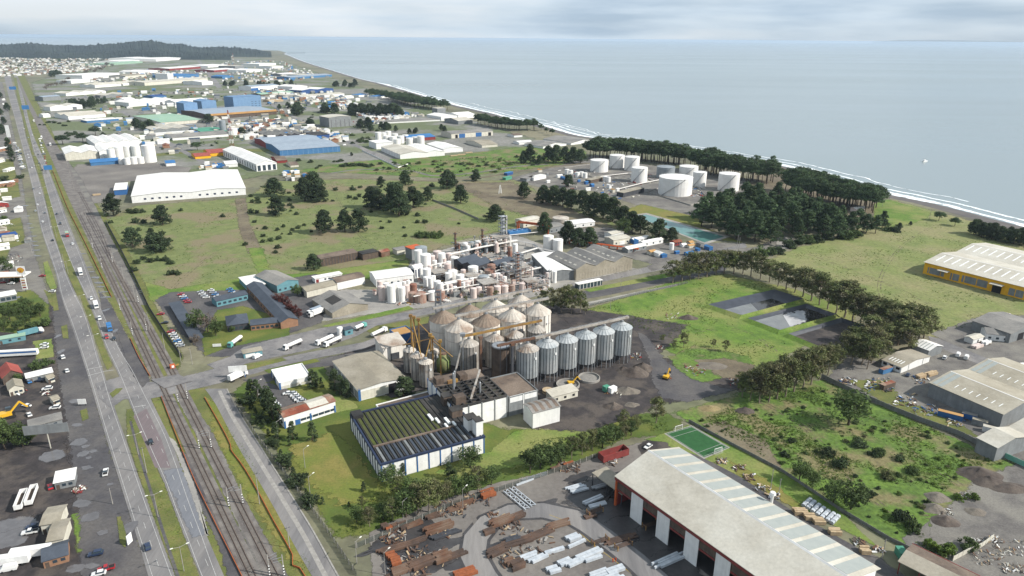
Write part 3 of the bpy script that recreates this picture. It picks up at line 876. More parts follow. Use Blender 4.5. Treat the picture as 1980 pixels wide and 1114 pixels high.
# football pitch
S('football_pitch', [(1284, 839), (1337, 823), (1412, 866), (1361, 888)], 'concrete', z4, 0)
pitch = S('football_pitch', [(1288, 839), (1337, 825), (1408, 866), (1361, 885)], 'turf', z4 + .03)
pc = [V(p) for p in [(1288, 839), (1337, 825), (1408, 866), (1361, 885)]]
for a, b, t0, t1 in ((0, 1, .03, .03), (1, 2, .02, .02), (2, 3, .03, .03), (3, 0, .02, .02)):
 A, B = pc[a], pc[b]
 ctr = sum(pc, Vector()) / 4
 A, B = A.lerp(ctr, .05), B.lerp(ctr, .05)
 ribbon('pitch_line', [A, B], -.08, .08, 'road_paint', z4 + .05, parent=pitch)
for t in (0.17, 0.83):
 ribbon('pitch_line', [pc[0].lerp(pc[3], t), pc[1].lerp(pc[2], t)], -.08, .08, 'road_paint', z4 + .05, parent=pitch)

# lined ponds
def pond(outer, inner, wm, depth=2.2):
 o, i = [V(p) for p in outer], [V(p) for p in inner]
 vs = [(p.x, p.y, 1.7) for p in o] + [(p.x, p.y, 0.14) for p in i]
 MBl = MB().add(vs, [(k, (k + 1) % 4, 4 + (k + 1) % 4, 4 + k) for k in range(4)])
 rim = MBl.obj('pond_bank', 'pond_liner')
 rim['kind'] = 'structure'
 ou = [p + (p - sum(o, Vector()) / 4).normalized() * 4.0 for p in o]
 me = MB().add([(p.x, p.y, 1.69) for p in o] + [(p.x, p.y, 0) for p in ou], [(4 + k, 4 + (k + 1) % 4, (k + 1) % 4, k) for k in range(4)]).mesh('pond_bank', 'grass_green')
 at = me.attributes.new('edge', 'FLOAT', 'POINT')
 at.data.foreach_set('value', [2.0] * 8)
 link('pond_bank', me)['kind'] = 'structure'
 S('water', i, wm, 0.16)
pond([(1369, 593), (1497, 564), (1553, 582), (1433, 614)], [(1402, 600), (1492, 578), (1526, 590), (1430, 612)], 'pond_dark')
pond([(1445, 620), (1558, 592), (1617, 612), (1507, 643)], [(1456, 622), (1558, 596), (1608, 613), (1506, 640)], 'pond_dark')
pond([(1524, 650), (1626, 619), (1690, 640), (1620, 690)], [(1535, 651), (1627, 624), (1675, 640), (1618, 682)], 'dirt_dark')
S('water', [(1402, 601), (1450, 590), (1462, 602), (1430, 611)], 'pond_grey', 0.18, 3)
S('water', [(1458, 623), (1510, 610), (1525, 636), (1506, 639)], 'pond_grey', 0.18, 3)
S('water', [(1508, 611), (1555, 599), (1560, 622), (1525, 635)], 'pond_foam', 0.2, 9)
S('pool_edge', [(1220, 416), (1250, 412), (1412, 458), (1364, 473)], 'concrete', z3 + .03)
S('water', [(1226, 418), (1249, 415), (1400, 458), (1362, 469)], 'pool_green', z3 + .06)

# ---------------------------------------------------------------- buildings
spec('wall_white', C(244, 244, 242, .8), C(232, 232, 230, .8), s=0.4, rough=0.8, streak=0.12)
spec('wall_cream', C(226, 222, 208, .75), C(208, 204, 190, .75), s=0.3, rough=0.85, streak=0.15)
spec('wall_grey', C(160, 164, 166), C(142, 146, 148), s=0.3, rough=0.8, streak=0.2)
spec('wall_dark', C(84, 84, 90), C(70, 70, 76), s=0.5, rough=0.8)
spec('wall_brown', C(120, 104, 92), C(98, 86, 78), s=0.5, rough=0.9, streak=0.3)
spec('wall_teal', C(120, 170, 180), C(106, 156, 168), s=0.4, rough=0.8)
spec('wall_blue', C(84, 140, 190), C(74, 128, 178), s=0.3, rough=0.7, streak=0.12)
spec('wall_skyblue', C(130, 166, 204), C(118, 154, 194), s=0.2, rough=0.75)
spec('wall_yellow', C(246, 186, 36, .8), C(232, 172, 32, .8), s=0.3, rough=0.7, streak=0.1)
spec('wall_red', C(160, 64, 60), C(142, 56, 54), s=0.4, rough=0.8)
spec('wall_brick', C(176, 136, 108), C(158, 120, 96), s=0.6, rough=0.9)
spec('trim_blue', C(62, 118, 182), C(56, 108, 168), s=0.5, rough=0.6)
spec('trim_navy', C(52, 66, 96), C(44, 56, 82), s=0.5, rough=0.7)
spec('trim_red', C(156, 76, 72), C(140, 66, 64), s=0.5, rough=0.6)
spec('roof_white', C(244, 242, 238, .78), C(226, 224, 220, .78), s=0.08, rough=0.7, grit=0.05)
spec('roof_pale', C(208, 202, 188, .7), C(190, 184, 170, .7), C(216, 212, 200, .7), s=0.15, s3=0.04, rough=0.8, grit=0.1)
spec('roof_tan', C(172, 164, 146), C(156, 148, 132), C(184, 176, 160), s=0.15, s3=0.05, rough=0.85, grit=0.12)
spec('roof_grey', C(150, 148, 144), C(130, 128, 126), C(164, 160, 154), s=0.15, s3=0.05, rough=0.85, grit=0.15)
spec('roof_slate', C(88, 96, 108), C(76, 84, 96), s=0.2, rough=0.75, grit=0.1)
spec('roof_dark', C(66, 65, 65), C(48, 48, 50), C(84, 81, 78), s=0.3, s3=0.06, rough=0.9, grit=0.2)
spec('roof_brown', C(128, 112, 100), C(104, 92, 84), C(146, 130, 116), s=0.3, s3=0.08, rough=0.9, grit=0.2)
spec('roof_red', C(186, 96, 84), C(164, 82, 74), s=0.2, rough=0.8, grit=0.1)
spec('roof_rust', C(158, 88, 66), C(132, 74, 58), C(172, 150, 130), s=0.3, s3=0.1, rough=0.9, grit=0.2)
spec('roof_orange', C(214, 168, 108), C(198, 152, 96), s=0.1, rough=0.8)
spec('roof_mint', C(176, 208, 184), C(160, 196, 170), s=0.1, rough=0.8)
spec('roof_green', C(96, 172, 144), C(84, 156, 130), s=0.1, rough=0.8)
spec('roof_blue', C(70, 138, 200), C(62, 124, 184), s=0.1, rough=0.7)
spec('roof_deepblue', C(52, 92, 156), C(46, 82, 140), s=0.1, rough=0.7)
spec('roof_bluegrey', C(176, 190, 204), C(160, 174, 190), s=0.1, rough=0.7)
spec('roof_warm', C(192, 184, 166), C(174, 166, 148), C(200, 193, 176), s=0.15, s3=0.05, rough=0.85, grit=0.12)
spec('moss', C(98, 108, 50), C(68, 78, 40), C(92, 92, 62), s=0.5, s3=0.15, rough=1, grit=0.35)
spec('skylight', C(184, 190, 186), C(174, 181, 178), s=0.3, rough=0.7, spec_=0.3)
spec('skylight_white', C(244, 246, 244, .8), rough=0.4)
spec('glass', (0.03, 0.045, 0.06), rough=0.12, spec_=0.6)
spec('opening', (0.012, 0.012, 0.014), rough=0.9)
spec('steel', C(188, 192, 196), C(168, 172, 178), s=0.6, rough=0.45, metal=0.4)
spec('steel_dark', C(96, 98, 104), C(78, 80, 86), s=0.6, rough=0.6, metal=0.3)
spec('galv', C(204, 210, 212), C(184, 192, 196), C(214, 216, 216), s=0.5, s3=0.1, rough=0.5, metal=0.25, streak=0.15)
spec('silo_concrete', C(246, 242, 234, .78), C(234, 226, 216, .76), C(206, 188, 172, .72), s=0.2, s3=0.08, lo3=0.56, hi3=0.75, rough=0.9, streak=0.3)
spec('silo_cap', C(214, 208, 198, .7), C(192, 182, 170, .7), C(170, 150, 134), s=0.2, s3=0.08, lo3=0.5, hi3=0.65, rough=0.85, grit=0.15)
spec('silo_cap_brown', C(160, 144, 128), C(140, 122, 108), s=0.2, rough=0.85, grit=0.2)
spec('galv_old', C(208, 202, 194, .68), C(186, 178, 168), C(160, 138, 120), s=0.3, s3=0.1, lo3=0.55, hi3=0.7, rough=0.6, metal=0.2, streak=0.3)
spec('silo_dark', C(82, 70, 64), C(62, 54, 50), C(112, 96, 84), s=0.3, s3=0.1, rough=0.8, streak=0.3)
spec('rust', C(128, 94, 74), C(104, 76, 62), C(134, 112, 96), s=0.8, s3=0.2, rough=0.9, grit=0.2)
spec('rust_orange', C(178, 104, 66), C(150, 88, 58), s=0.8, rough=0.85)
spec('paint_yellow', C(192, 152, 78), C(168, 134, 74), C(146, 112, 74), s=0.6, s3=0.2, rough=0.7)
spec('paint_orange', C(226, 112, 62), C(206, 98, 54), s=0.6, rough=0.7)
spec('paint_green', C(150, 168, 104), C(130, 146, 92), C(150, 130, 104), s=0.4, rough=0.7)
spec('tank_white', C(244, 243, 240, .8), C(232, 230, 226, .8), s=0.15, rough=0.5, streak=0.05)
spec('tank_grey', C(168, 176, 182), C(156, 164, 170), s=0.15, rough=0.5, streak=0.1)
spec('tank_pink', C(236, 222, 216, .75), C(222, 200, 192, .75), s=0.3, rough=0.6, streak=0.2)
spec('tank_rust', C(196, 178, 166), C(176, 140, 122), C(160, 108, 90), s=0.3, s3=0.12, rough=0.8, streak=0.3)
spec('pipe_white', C(232, 230, 226, .75), C(214, 208, 202, .75), s=0.4, rough=0.6)
spec('soil', C(100, 90, 84), C(80, 72, 68), C(116, 106, 98), s=0.4, s3=0.12, rough=1, grit=0.25, bump=0.2, bs=1)
spec('timber', C(214, 192, 158), C(190, 164, 130), s=1, rough=0.9)
spec('mesh_orange', C(208, 118, 66), C(186, 100, 56), s=1, rough=0.8)
spec('fence_concrete', C(150, 152, 148), C(132, 134, 130), s=0.4, rough=0.9, streak=0.25)
spec('fence_green', C(112, 196, 168), C(150, 200, 186), s=0.4, rough=0.8)

def axes(A, B):
 a, b = V(A), V(B)
 d = b - a
 d.z = 0
 return Vector((a.x, a.y, 0)), d.length, math.atan2(d.y, d.x)

def local(root, p):
 """world point in a thing's own frame"""
 d = Vector((p.x - root.location.x, p.y - root.location.y))
 c, s = math.cos(-root.rotation_euler[2]), math.sin(-root.rotation_euler[2])
 return d.x * c - d.y * s, d.x * s + d.y * c

def building(name, label, A, B, h, D=None, Cpx=None, roof='gx', rise=1.5, wall='wall_white', top='roof_white', over=0.4, bays=1, cat='building', group=None,
   items=(), strips=(), base=None, L=None):
 """A, B: ground ends of the wall seen in front; depth D away from the viewer, or from the roof corner pixel Cpx; h in metres or ('px', row)"""
 o, L0, rz = axes(A, B)
 L = L or L0
 if isinstance(h, tuple): h = max(2.2, up(o, h[1]))
 if D is None:
  c = V(Cpx, h)
  yd = Vector((-math.sin(rz), math.cos(rz)))
  D = max(3.0, (c.x - o.x) * yd.x + (c.y - o.y) * yd.y)
 t = thing(name, label, cat, o, rz, group)
 if roof in ('gx', 'gy'):
  W, E = (D, L) if roof == 'gx' else (L, D)
  prof, bw = [(0, -0.3), (W, -0.3)], W / bays
  tops = []
  for k in range(bays, 0, -1):
   tops += [(k * bw, h), ((k - 0.5) * bw, h + rise)]
  tops.append((0, h))
  MB().prism(prof + tops, 0, E, 'x' if roof == 'gx' else 'y').obj('wall', wall, t)
  segs = []
  tops = tops[::-1]
  for (u0, v0), (u1, v1) in zip(tops, tops[1:]): segs.append((u0, v0, u1, v1))
  rb = MB()
  for i, (u0, v0, u1, v1) in enumerate(segs):
   k = (v1 - v0) / (u1 - u0)
   if i == 0: u0, v0 = u0 - over, v0 - over * k
   if i == len(segs) - 1: u1, v1 = u1 + over, v1 + over * k
   rb.prism([(u0, v0 + .03), (u1, v1 + .03), (u1, v1 + .2), (u0, v0 + .2)], -over, E + over, 'x' if roof == 'gx' else 'y')
  r = rb.obj('roof', top, t)
  for (si, e0, e1, s0, s1, m) in strips:
   u0, v0, u1, v1 = segs[si]
   a, b = (u0 + (u1 - u0) * s0, v0 + (v1 - v0) * s0), (u0 + (u1 - u0) * s1, v0 + (v1 - v0) * s1)
   MB().prism([(a[0], a[1] + .21), (b[0], b[1] + .21), (b[0], b[1] + .27), (a[0], a[1] + .27)], e0 * E, e1 * E, 'x' if roof == 'gx' else 'y').obj('skylight', m, r)
 elif roof == 'flat':
  MB().box(0, L, 0, D, -0.3, h).obj('wall', wall, t)
  MB().box(-over, L + over, -over, D + over, h + .02, h + .3).obj('roof', top, t)
 elif roof == 'parapet':
  MB().box(0, L, 0, D, -0.3, h - 0.6).obj('wall', wall, t)
  p = MB()
  for q in ((-.1, L + .1, -.1, .25), (-.1, L + .1, D - .25, D + .1), (-.1, .25, .25, D - .25), (L - .25, L + .1, .25, D - .25)): p.box(*q, h - 0.7, h)
  p.obj('parapet', wall, t)
  MB().box(.25, L - .25, .25, D - .25, h - .6, h - .45).obj('roof', top, t)
 elif roof == 'shed':
  MB().prism([(0, -0.3), (D, -0.3), (D, h + rise), (0, h)], 0, L).obj('wall', wall, t)
  k = rise / D
  MB().prism([(-over, h - over * k + .03), (D + over, h + rise + over * k + .03), (D + over, h + rise + over * k + .2), (-over, h - over * k + .2)], -over, L + over).obj('roof', top, t)
 elif roof == 'hip':
  MB().box(0, L, 0, D, -0.3, h).obj('wall', wall, t)
  i = min(L, D) / 2
  vs = [(-over, -over, h), (L + over, -over, h), (L + over, D + over, h), (-over, D + over, h)]
  vs += [(i, D / 2, h + rise), (L - i, D / 2, h + rise)] if L >= D else [(L / 2, i, h + rise), (L / 2, D - i, h + rise)]
  vs = [(x, y, z + .02) for x, y, z in vs]
  fs = [(0, 1, 5, 4), (1, 2, 5), (2, 3, 4, 5), (3, 0, 4), (3, 2, 1, 0)] if L >= D else [(0, 1, 4), (1, 2, 5, 4), (2, 3, 5), (3, 0, 4, 5), (3, 2, 1, 0)]
  MB().add(vs, fs).obj('roof', top, t)
 for it in items: fixture(t, L, D, *it)
 t['dims'] = (L, D, h)
 return t

FIX = {}
def fixture(t, L, D, kind, face, u, z, w, hh, m, proud=0.07):
 """window, door, shutter, pilaster...: a piece on a wall; u = 0..1 along the wall, size in metres"""
 key = (kind, round(w, 2), round(hh, 2), m, proud)
 if key not in FIX: FIX[key] = MB().box(-w / 2, w / 2, -proud, 0.05, 0, hh).mesh(kind, m)
 x, y, r = {'f': (u * L, 0, 0), 'b': ((1 - u) * L, D, math.pi), 'l': (0, (1 - u) * D, -math.pi / 2), 'r': (L, u * D, math.pi / 2)}[face]
 return link(kind, FIX[key], t, (x, y, z), r)

def row(kind, face, n, z, w, hh, m, u0=0.0, u1=1.0, proud=0.07):
 return [(kind, face, u0 + (u1 - u0) * (i + 0.5) / n, z, w, hh, m, proud) for i in range(n)]

def dims(t): return tuple(t['dims'])

# --- malting plant: big white works with the mossy ribbed roof
A, B = (738, 932), (937, 876)
o, L, rz = axes(A, B)
h = up(o, 897)
yd = Vector((-math.sin(rz), math.cos(rz)))
c = G(648, 807, h)
D = (c.x - o.x) * yd.x + (c.y - o.y) * yd.y
W1 = thing('works_building', 'large white works with blue pilasters and mossy ribbed dark roof', 'building', o, rz)
MB().box(0, L, 0, D, -.3, h - .8).obj('wall', 'wall_white', W1)
np_ = 9
for i in range(np_):
 w = L / np_
 for z0, hh in ((0.2, h * .46), (h * .5, h * .46)):
  fixture(W1, L, D, 'wall_panel', 'f', (i + .5) / np_, z0, w - .7, hh, 'wall_white', .1)
for i in range(np_ + 1): fixture(W1, L, D, 'pilaster', 'f', min(.993, max(.007, i / np_)), -.2, .45, h, 'trim_blue', .25)
for i in range(12):
 fixture(W1, L, D, 'wall_panel', 'l', (i + .5) / 12, h * .12, D / 12 - 1.1, h * .6, 'wall_white', .12)
 fixture(W1, L, D, 'pilaster', 'l', min(.995, i / 12 + .004), -.2, .5, h, 'trim_navy', .3)
p = MB()
for q in ((-.3, L + .3, -.3, .5), (-.3, L + .3, D - .5, D + .3), (-.3, .5, .5, D - .5), (L - .5, L + .3, .5, D - .5)): p.box(*q, h - .9, h)
p.obj('parapet', 'trim_navy', W1)
rf = MB().box(.5, L - .5, .5, D - .5, h - .85, h - .55).obj('roof', 'roof_dark', W1)
nr = 19
for i in range(nr):
 x = 1.2 + (L - 2.6) * i / (nr - 1)
 MB().prism([(x - .4, h - .56), (x + .4, h - .56), (x + .22, h + .05), (x - .22, h + .05)], 1, D - 1, 'y').obj('roof_rib', 'roof_dark', rf)
 if i < nr - 1:
  w = (L - 2.6) / (nr - 1)
  mossy = i < 13
  MB().box(x + .5, x + w - .5, D * .3, D - 1.5, h - .55, h - .3).obj('roof_panel', 'moss' if mossy else 'roof_dark', rf)
  MB().box(x + .7, x + w - .7, 1.2, D * .29, h - .55, h - .25).obj('roof_panel', 'roof_slate' if i % 5 else 'wall_grey', rf)
MB().box(1, L * .82, D * .29, D * .31, h - .3, h + .35).obj('roof_beam', 'roof_brown', rf)
for x, y, w, d in ((.66, .5, 1.2, 5), (.7, .42, 1, 4), (.78, .36, 1.2, 5), (.82, .3, 1, 3), (.74, .3, .9, 3)):
 MB().box(L * x, L * x + w, D * y, D * y + d, h - .2, h + .62).obj('roof_sheet', 'skylight_white', rf)
for x, y, w, d, hh, m in ((.9, .15, 5, 5, 5, 'wall_white'), (.93, .03, 4, 4, 6.5, 'wall_white'), (.86, .45, 5, 4, 3, 'wall_brown'), (.88, .72, 4, 4, 4, 'wall_brown')):
 u = MB().box(L * x, min(L, L * x + w), D * y, D * y + d, h - .5, h + hh).obj('roof_house', m, W1)
 MB().box(L * x - .2, min(L, L * x + w) + .2, D * y - .2, D * y + d + .2, h + hh + .02, h + hh + .3).obj('roof_cap', 'roof_dark', u)
MB().box(0, L * .1, D * .88, D, h - .3, h + 1.2).obj('roof_frame', 'roof_dark', W1)

# --- tall process block with waffle roof beams and white panels
A2, B2 = (903, 836), (981, 806)
o2, L2_, r2 = axes(A2, B2)
rz2 = rz
h2 = up(Vector(G(981, 806)), 765)
e_ = G(981, 806)
xd = Vector((math.cos(rz2), math.sin(rz2)))
L2_ = 26.0
o2 = Vector((e_.x - xd.x * L2_, e_.y - xd.y * L2_, 0))
c = G(838, 727, h2)
D2 = (c.x - o2.x) * yd.x + (c.y - o2.y) * yd.y
W2 = thing('process_block', 'tall white panelled process block with open beam grid roof', 'building', o2, rz2)
MB().box(0, L2_, 0, D2, -.3, h2 - 1.0).obj('wall', 'wall_white', W2)
for i in range(4):
 for z0 in (h2 * .04, h2 * .5): fixture(W2, L2_, D2, 'wall_panel', 'f', (i + .5) / 4, z0, L2_ / 4 - .7, h2 * .43, 'wall_white', .12)
for i in range(5): fixture(W2, L2_, D2, 'pilaster', 'f', min(.99, max(.01, i / 4)), -.2, .5, h2, 'wall_grey', .3)
for i in range(6):
 fixture(W2, L2_, D2, 'pilaster', 'l', i / 6 + .02, -.2, .5, h2, 'trim_blue', .25)
 fixture(W2, L2_, D2, 'wall_panel', 'l', (i + .5) / 6, h2 * .1, D2 / 6 - .8, h2 * .75, 'wall_white', .12)
r2o = MB().box(.2, L2_ - .2, .2, D2 - .2, h2 - .95, h2 - .7).obj('roof', 'roof_brown', W2)
for i in range(7): MB().box(L2_ * i / 6 * .975, L2_ * i / 6 * .975 + .6, .05, D2 * .62, h2 - .7, h2 + .6).obj('roof_beam', 'roof_dark', r2o)
for i in range(8): MB().box(.05, L2_ - .05, D2 * .62 * i / 7, D2 * .62 * i / 7 + .6, h2 - .7, h2 + .5).obj('roof_beam', 'roof_dark', r2o)
for i in range(6):
 for k in range(7):
  if (i * 7 + k * 3) % 5 < 3: MB().box(L2_ * i / 6 * .975 + 1, L2_ * (i + 1) / 6 * .975 - .4, D2 * .62 * k / 7 + 1, D2 * .62 * (k + 1) / 7 - .4, h2 - .7, h2 - .5).obj('roof_panel', 'moss' if (i + k) % 3 else 'roof_brown', r2o)
for x, y, hh in ((.25, .5, 8), (.3, .55, 8), (.62, .25, 5)): MB().cyl(L2_ * x, D2 * y, [(.5, h2 - .5), (.5, h2 + hh), (.2, h2 + hh + .5)], 10).obj('vent_pipe', 'steel', W2)
MB().beam((L2_ * .35, D2 * .1, h2 + .5), (L2_ * .8, D2 * .55, h2 + 6), .8, .7).obj('conveyor_chute', 'galv_old', W2)
MB().box(L2_ * .25, L2_ * .45, D2 * .7, D2 * .74, h2 - .7, h2 + .9).obj('roof_hoist', 'paint_yellow', W2)
for x, y, w, d, hh in ((.05, .06, 5, 4, 3.6), (.5, .72, 4, 5, 2), (.05, .75, 4, 4, 2.2)):
 u = MB().box(L2_ * x, L2_ * x + w, D2 * y, D2 * y + d, h2 - .7, h2 + hh).obj('roof_house', 'wall_brown', W2)

# --- grey block, lean gable shed, and the flat brown-roofed stores
building('grey_block', 'tall grey brown block with dark flat roof beside panelled process block', Vector((e_.x + xd.x * .8, e_.y + xd.y * .8, 0)), Vector((e_.x + xd.x * 16, e_.y + xd.y * 16, 0)), h2 * .92, D=D2 * .62,
  roof='parapet', wall='wall_grey', top='roof_brown', items=[('pilaster', 'f', .5, 0, .5, h2 * .9, 'wall_white', .2)] + row('wall_panel', 'f', 2, h2 * .62, 6.5, 3.4, 'wall_white'))
building('gable_shed', 'white corrugated shed with striped grey gable roof on the grass', (1030, 829), (1082, 815), ('px', 799), Cpx=(1008, 783), roof='gx', rise=1.2, wall='wall_white', top='roof_grey',
  strips=[(i, .1 + .25 * k, .22 + .25 * k, .02, .98, 'roof_brown') for i in (0, 1) for k in range(4)])
building('store_building', 'long brown flat roofed store with white walls and blue corner', (694, 776), (785, 752), ('px', 754), Cpx=(635, 701), roof='gy', rise=1.0, wall='wall_white', top='roof_tan', over=.6,
  items=[('pilaster', 'f', .02, 0, 1.2, 6.4, 'trim_blue', .3), ('door', 'f', .72, 0, 4.5, 5, 'opening'), ('door_leaf', 'f', .88, 0, 4, 5, 'wall_white', .3)] + row('wall_panel', 'l', 6, .4, 5, 4.2, 'wall_grey') + row('wall_panel', 'f', 4, .4, 4.6, 4.4, 'wall_cream', u0=.05, u1=.6))
building('gate_office', 'low white gate office with blue door frames', (541, 754), (602, 740), ('px', 740), Cpx=(514, 717), roof='parapet', wall='wall_white', top='roof_white',
  items=[('pilaster', 'l', .05, 0, .8, 3.6, 'trim_blue', .3), ('pilaster', 'f', .02, 0, .8, 3.8, 'trim_blue', .3), ('pilaster', 'l', .5, 0, .6, 3.6, 'trim_blue', .3), ('door', 'l', .28, 0, 3, 2.6, 'opening')] + row('wall_panel', 'f', 3, .3, 4.4, 1.3, 'wall_cream'))
building('plant_office', 'white office with rusty red and pale metal roof', (551, 829), (650, 797), ('px', 807), Cpx=(541, 791), roof='gx', rise=.9, wall='wall_white', top='roof_rust',
  strips=[(0, .5, .87, 0.02, .98, 'roof_pale'), (1, .5, .87, .02, .98, 'roof_pale'), (1, .02, .5, .02, .98, 'roof_brown')],
  items=row('window', 'f', 6, 1.2, 2.6, 1.2, 'glass', u0=.3) + [('pilaster', 'f', .01, 0, .7, 3.6, 'trim_blue', .2), ('pilaster', 'f', .5, 0, .7, 3.6, 'trim_blue', .2), ('pilaster', 'f', .98, 0, .7, 3.6, 'trim_blue', .2), ('door', 'f', .25, 0, 2.4, 2.6, 'trim_blue')])
building('lean_to', 'small white lean-to with sheet roof beside the ring basins', (1068, 780), (1117, 767), 3.4, D=6, roof='shed', rise=.7, wall='wall_cream', top='roof_pale', items=row('window', 'f', 3, 1, 1.4, 1.2, 'opening'))
building('intake_house', 'beige intake house with sloping roof beside small grain silos', (742, 700), (786, 690), 8, D=12, roof='shed', rise=2, wall='silo_concrete', top='silo_cap', items=[('door', 'f', .5, 0, 5, 4, 'steel_dark')])
building('elevator_house', 'blue walled house with orange flat roof under yellow elevator', (770, 668), (802, 660), 6, D=11, roof='parapet', wall='trim_blue', top='roof_orange')
building('wall_enclosure', 'long low white wall with grey dusty roof north of works', (735, 803), (836, 776), 3.2, D=5, roof='parapet', wall='wall_white', top='roof_brown')

# --- long steel hall with red trim (near right)
hs = up(G(1194, 978), 922)
e1, e2, e3 = G(1194, 921, hs), G(1467, 1114, hs), G(1324, 874, hs)
dx = (e2 - e1).normalized()
rzs = math.atan2(dx.y, dx.x)
LS = (G(1694, 1100, hs) - e1).dot(dx)
yv = Vector((-math.sin(rzs), math.cos(rzs), 0))
DS = (e3 - e1).dot(yv)
HALL = thing('steel_hall', 'long pale roofed steel fabrication hall with red trimmed open bays', 'hall', (e1.x, e1.y, 0), rzs)
rise = up(G(1265, 950), 886) - hs if False else 4.6
T = MB().prism([(DS - .3, -.3), (DS, -.3), (DS, hs), (DS - .3, hs)], 0, LS).obj('wall', 'wall_grey', HALL)
for xx in (0, LS - .3): MB().prism([(0, -.3), (DS - .35, -.3), (DS - .35, hs - .1), (DS / 2, hs + rise - .2), (0, hs - .1)], xx, xx + .3, 'x').obj('gable_wall', 'wall_red' if xx == 0 else 'wall_white', HALL)
k = rise / (DS / 2)
rl = MB().prism([(-.8, hs - .8 * k + .02), (DS / 2, hs + rise + .02), (DS / 2, hs + rise + .22), (-.8, hs - .8 * k + .22)], -.8, LS + .8).obj('roof', 'roof_pale', HALL)
rr = MB().prism([(DS / 2, hs + rise + .02), (DS + .8, hs - .8 * k + .02), (DS + .8, hs - .8 * k + .22), (DS / 2, hs + rise + .22)], -.8, LS + .8).obj('roof', 'roof_pale', HALL)
for i in range(13):
 a = LS * (i / 13) + .5
 MB().prism([(DS / 2 + .6, hs + rise + .25 - .6 * k), (DS + .5, hs - .5 * k + .25), (DS + .5, hs - .5 * k + .33), (DS / 2 + .6, hs + rise + .33 - .6 * k)], a, a + LS / 13 * .72).obj('skylight', 'skylight', rr)
MB().prism([(DS / 2 - .7, hs + rise - .02), (DS / 2, hs + rise + .2), (DS / 2 + .7, hs + rise - .02), (DS / 2, hs + rise + .45)], -.8, LS + .8).obj('ridge_cap', 'roof_white', HALL)
MB().box(-.6, LS + .6, -.75, -.35, hs - 1.5, hs - .35).obj('fascia', 'trim_red', HALL)
MB().box(-.5, LS + .5, -.2, .1, hs * .55, hs * .6).obj('bay_beam', 'trim_red', HALL)
MB().box(-.45, .35, -.45, .35, -.2, hs - .4).obj('corner_post', 'paint_orange', HALL)
spacing = LS / 6.3
for i in range(7):
 x0 = spacing * (i + .52)
 if x0 + 5.6 < LS: MB().box(x0 + 1.5, x0 + 7.2, -.5, -.22, -.2, hs - 1.45).obj('wall_panel', 'wall_white', HALL)
 MB().box(x0 + 4, x0 + 4.6, .2, .8, -.2, hs - .5).obj('column', 'steel_dark', HALL)
 MB().box(x0 + 7.3, min(LS - .3, x0 + spacing + 1.4), -.1, .05, hs * .61, hs - 2.2).obj('bay_screen', 'wall_brown', HALL)
MB().box(.4, spacing * .52 + 1.4, -.1, .05, hs * .61, hs - 2.2).obj('bay_screen', 'wall_brown', HALL)
for i in range(4): MB().cyl(LS * (.52 + .1 * i), DS + .5 if i else DS + 1.2, [(.45, 0), (.45, hs + (1.5 if i else 3)), (1.1, hs + (1.6 if i else 3.1)), (.9, hs + (2.3 if i else 4))] if i == 0 else [(.25, 0), (.25, hs - 3)], 10).obj('vent_pipe', 'wall_white' if i == 0 else 'steel_dark', HALL)
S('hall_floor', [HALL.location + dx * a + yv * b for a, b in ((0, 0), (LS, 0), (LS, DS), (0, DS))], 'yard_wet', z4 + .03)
building('canopy', 'flat tan canopy roof over steel stock beside red trimmed hall', (1144, 936), (1166, 930), 4.6, D=.6, roof='flat', wall='steel_dark', top='roof_tan') if False else None
cv = thing('canopy', 'flat tan canopy roof over steel stock beside the red trimmed hall', 'canopy', G(1143, 938), rzs)
MB().box(0, 17, 0, 7.5, 5.4, 5.75).obj('roof', 'roof_tan', cv)
MB().box(0.2, 16.8, 7.1, 7.3, 0, 5.4).obj('back_wall', 'wall_brown', cv)
for x in (.3, 8.5, 16.5): MB().box(x - .15, x + .15, .2, .5, 0, 5.4).obj('post', 'steel_dark', cv)
rs = thing('site_shed', 'open red framed shed with pale and brown roof at the bottom right', 'shed', G(1735, 1110), rzs + .12)
for i in range(6): MB().box(i * 6 - .15, i * 6 + .15, -.15, .15, 0, 5).obj('post', 'trim_red', rs)
MB().prism([(-.6, 4.9), (6, 5.9), (6, 6.15), (-.6, 5.15)], -.6, 31).obj('roof', 'roof_tan', rs)
MB().prism([(6, 5.9), (12, 4.9), (12, 5.15), (6, 6.15)], -.6, 31).obj('roof', 'roof_brown', rs)
MB().box(-.7, 31, 12.05, 12.3, 4.4, 5.2).obj('fascia', 'trim_red', rs)
MB().box(-.5, 30, 11.7, 12, -.2, 4.4).obj('wall', 'wall_red', rs)

# --- right-hand sheds
building('warehouse', 'large twin gabled grey warehouse with pale roof and skylights', (1932, 829), (2075, 770), ('px', 801), Cpx=(1776, 748), roof='gy', rise=2.6, wall='wall_grey', top='roof_warm', bays=2, over=.5,
  strips=[(s_, .12 + .1 * i, .13 + .1 * i, .25, .45, 'skylight_white') for s_ in (0, 2) for i in range(7)] + [(s_, a, a + .06, .02, .98, 'skylight') for s_ in (0, 2) for a in (.84, .92)] + [(s_, 0, 1, .97, 1.0, 'roof_white') for s_ in (0, 2)])
building('workshop', 'tan roofed white workshop beside the eucalyptus trees', (1741, 722), (1796, 700), ('px', 711), Cpx=(1704, 697), roof='gy', rise=1.5, wall='wall_white', top='roof_tan',
  strips=[(0, .2 + .15 * i, .24 + .15 * i, .2, .5, 'skylight_white') for i in range(5)], items=row('pilaster', 'f', 2, 0, .4, 4, 'wall_grey') + row('window', 'l', 3, 1.4, 2, 1.4, 'opening'))
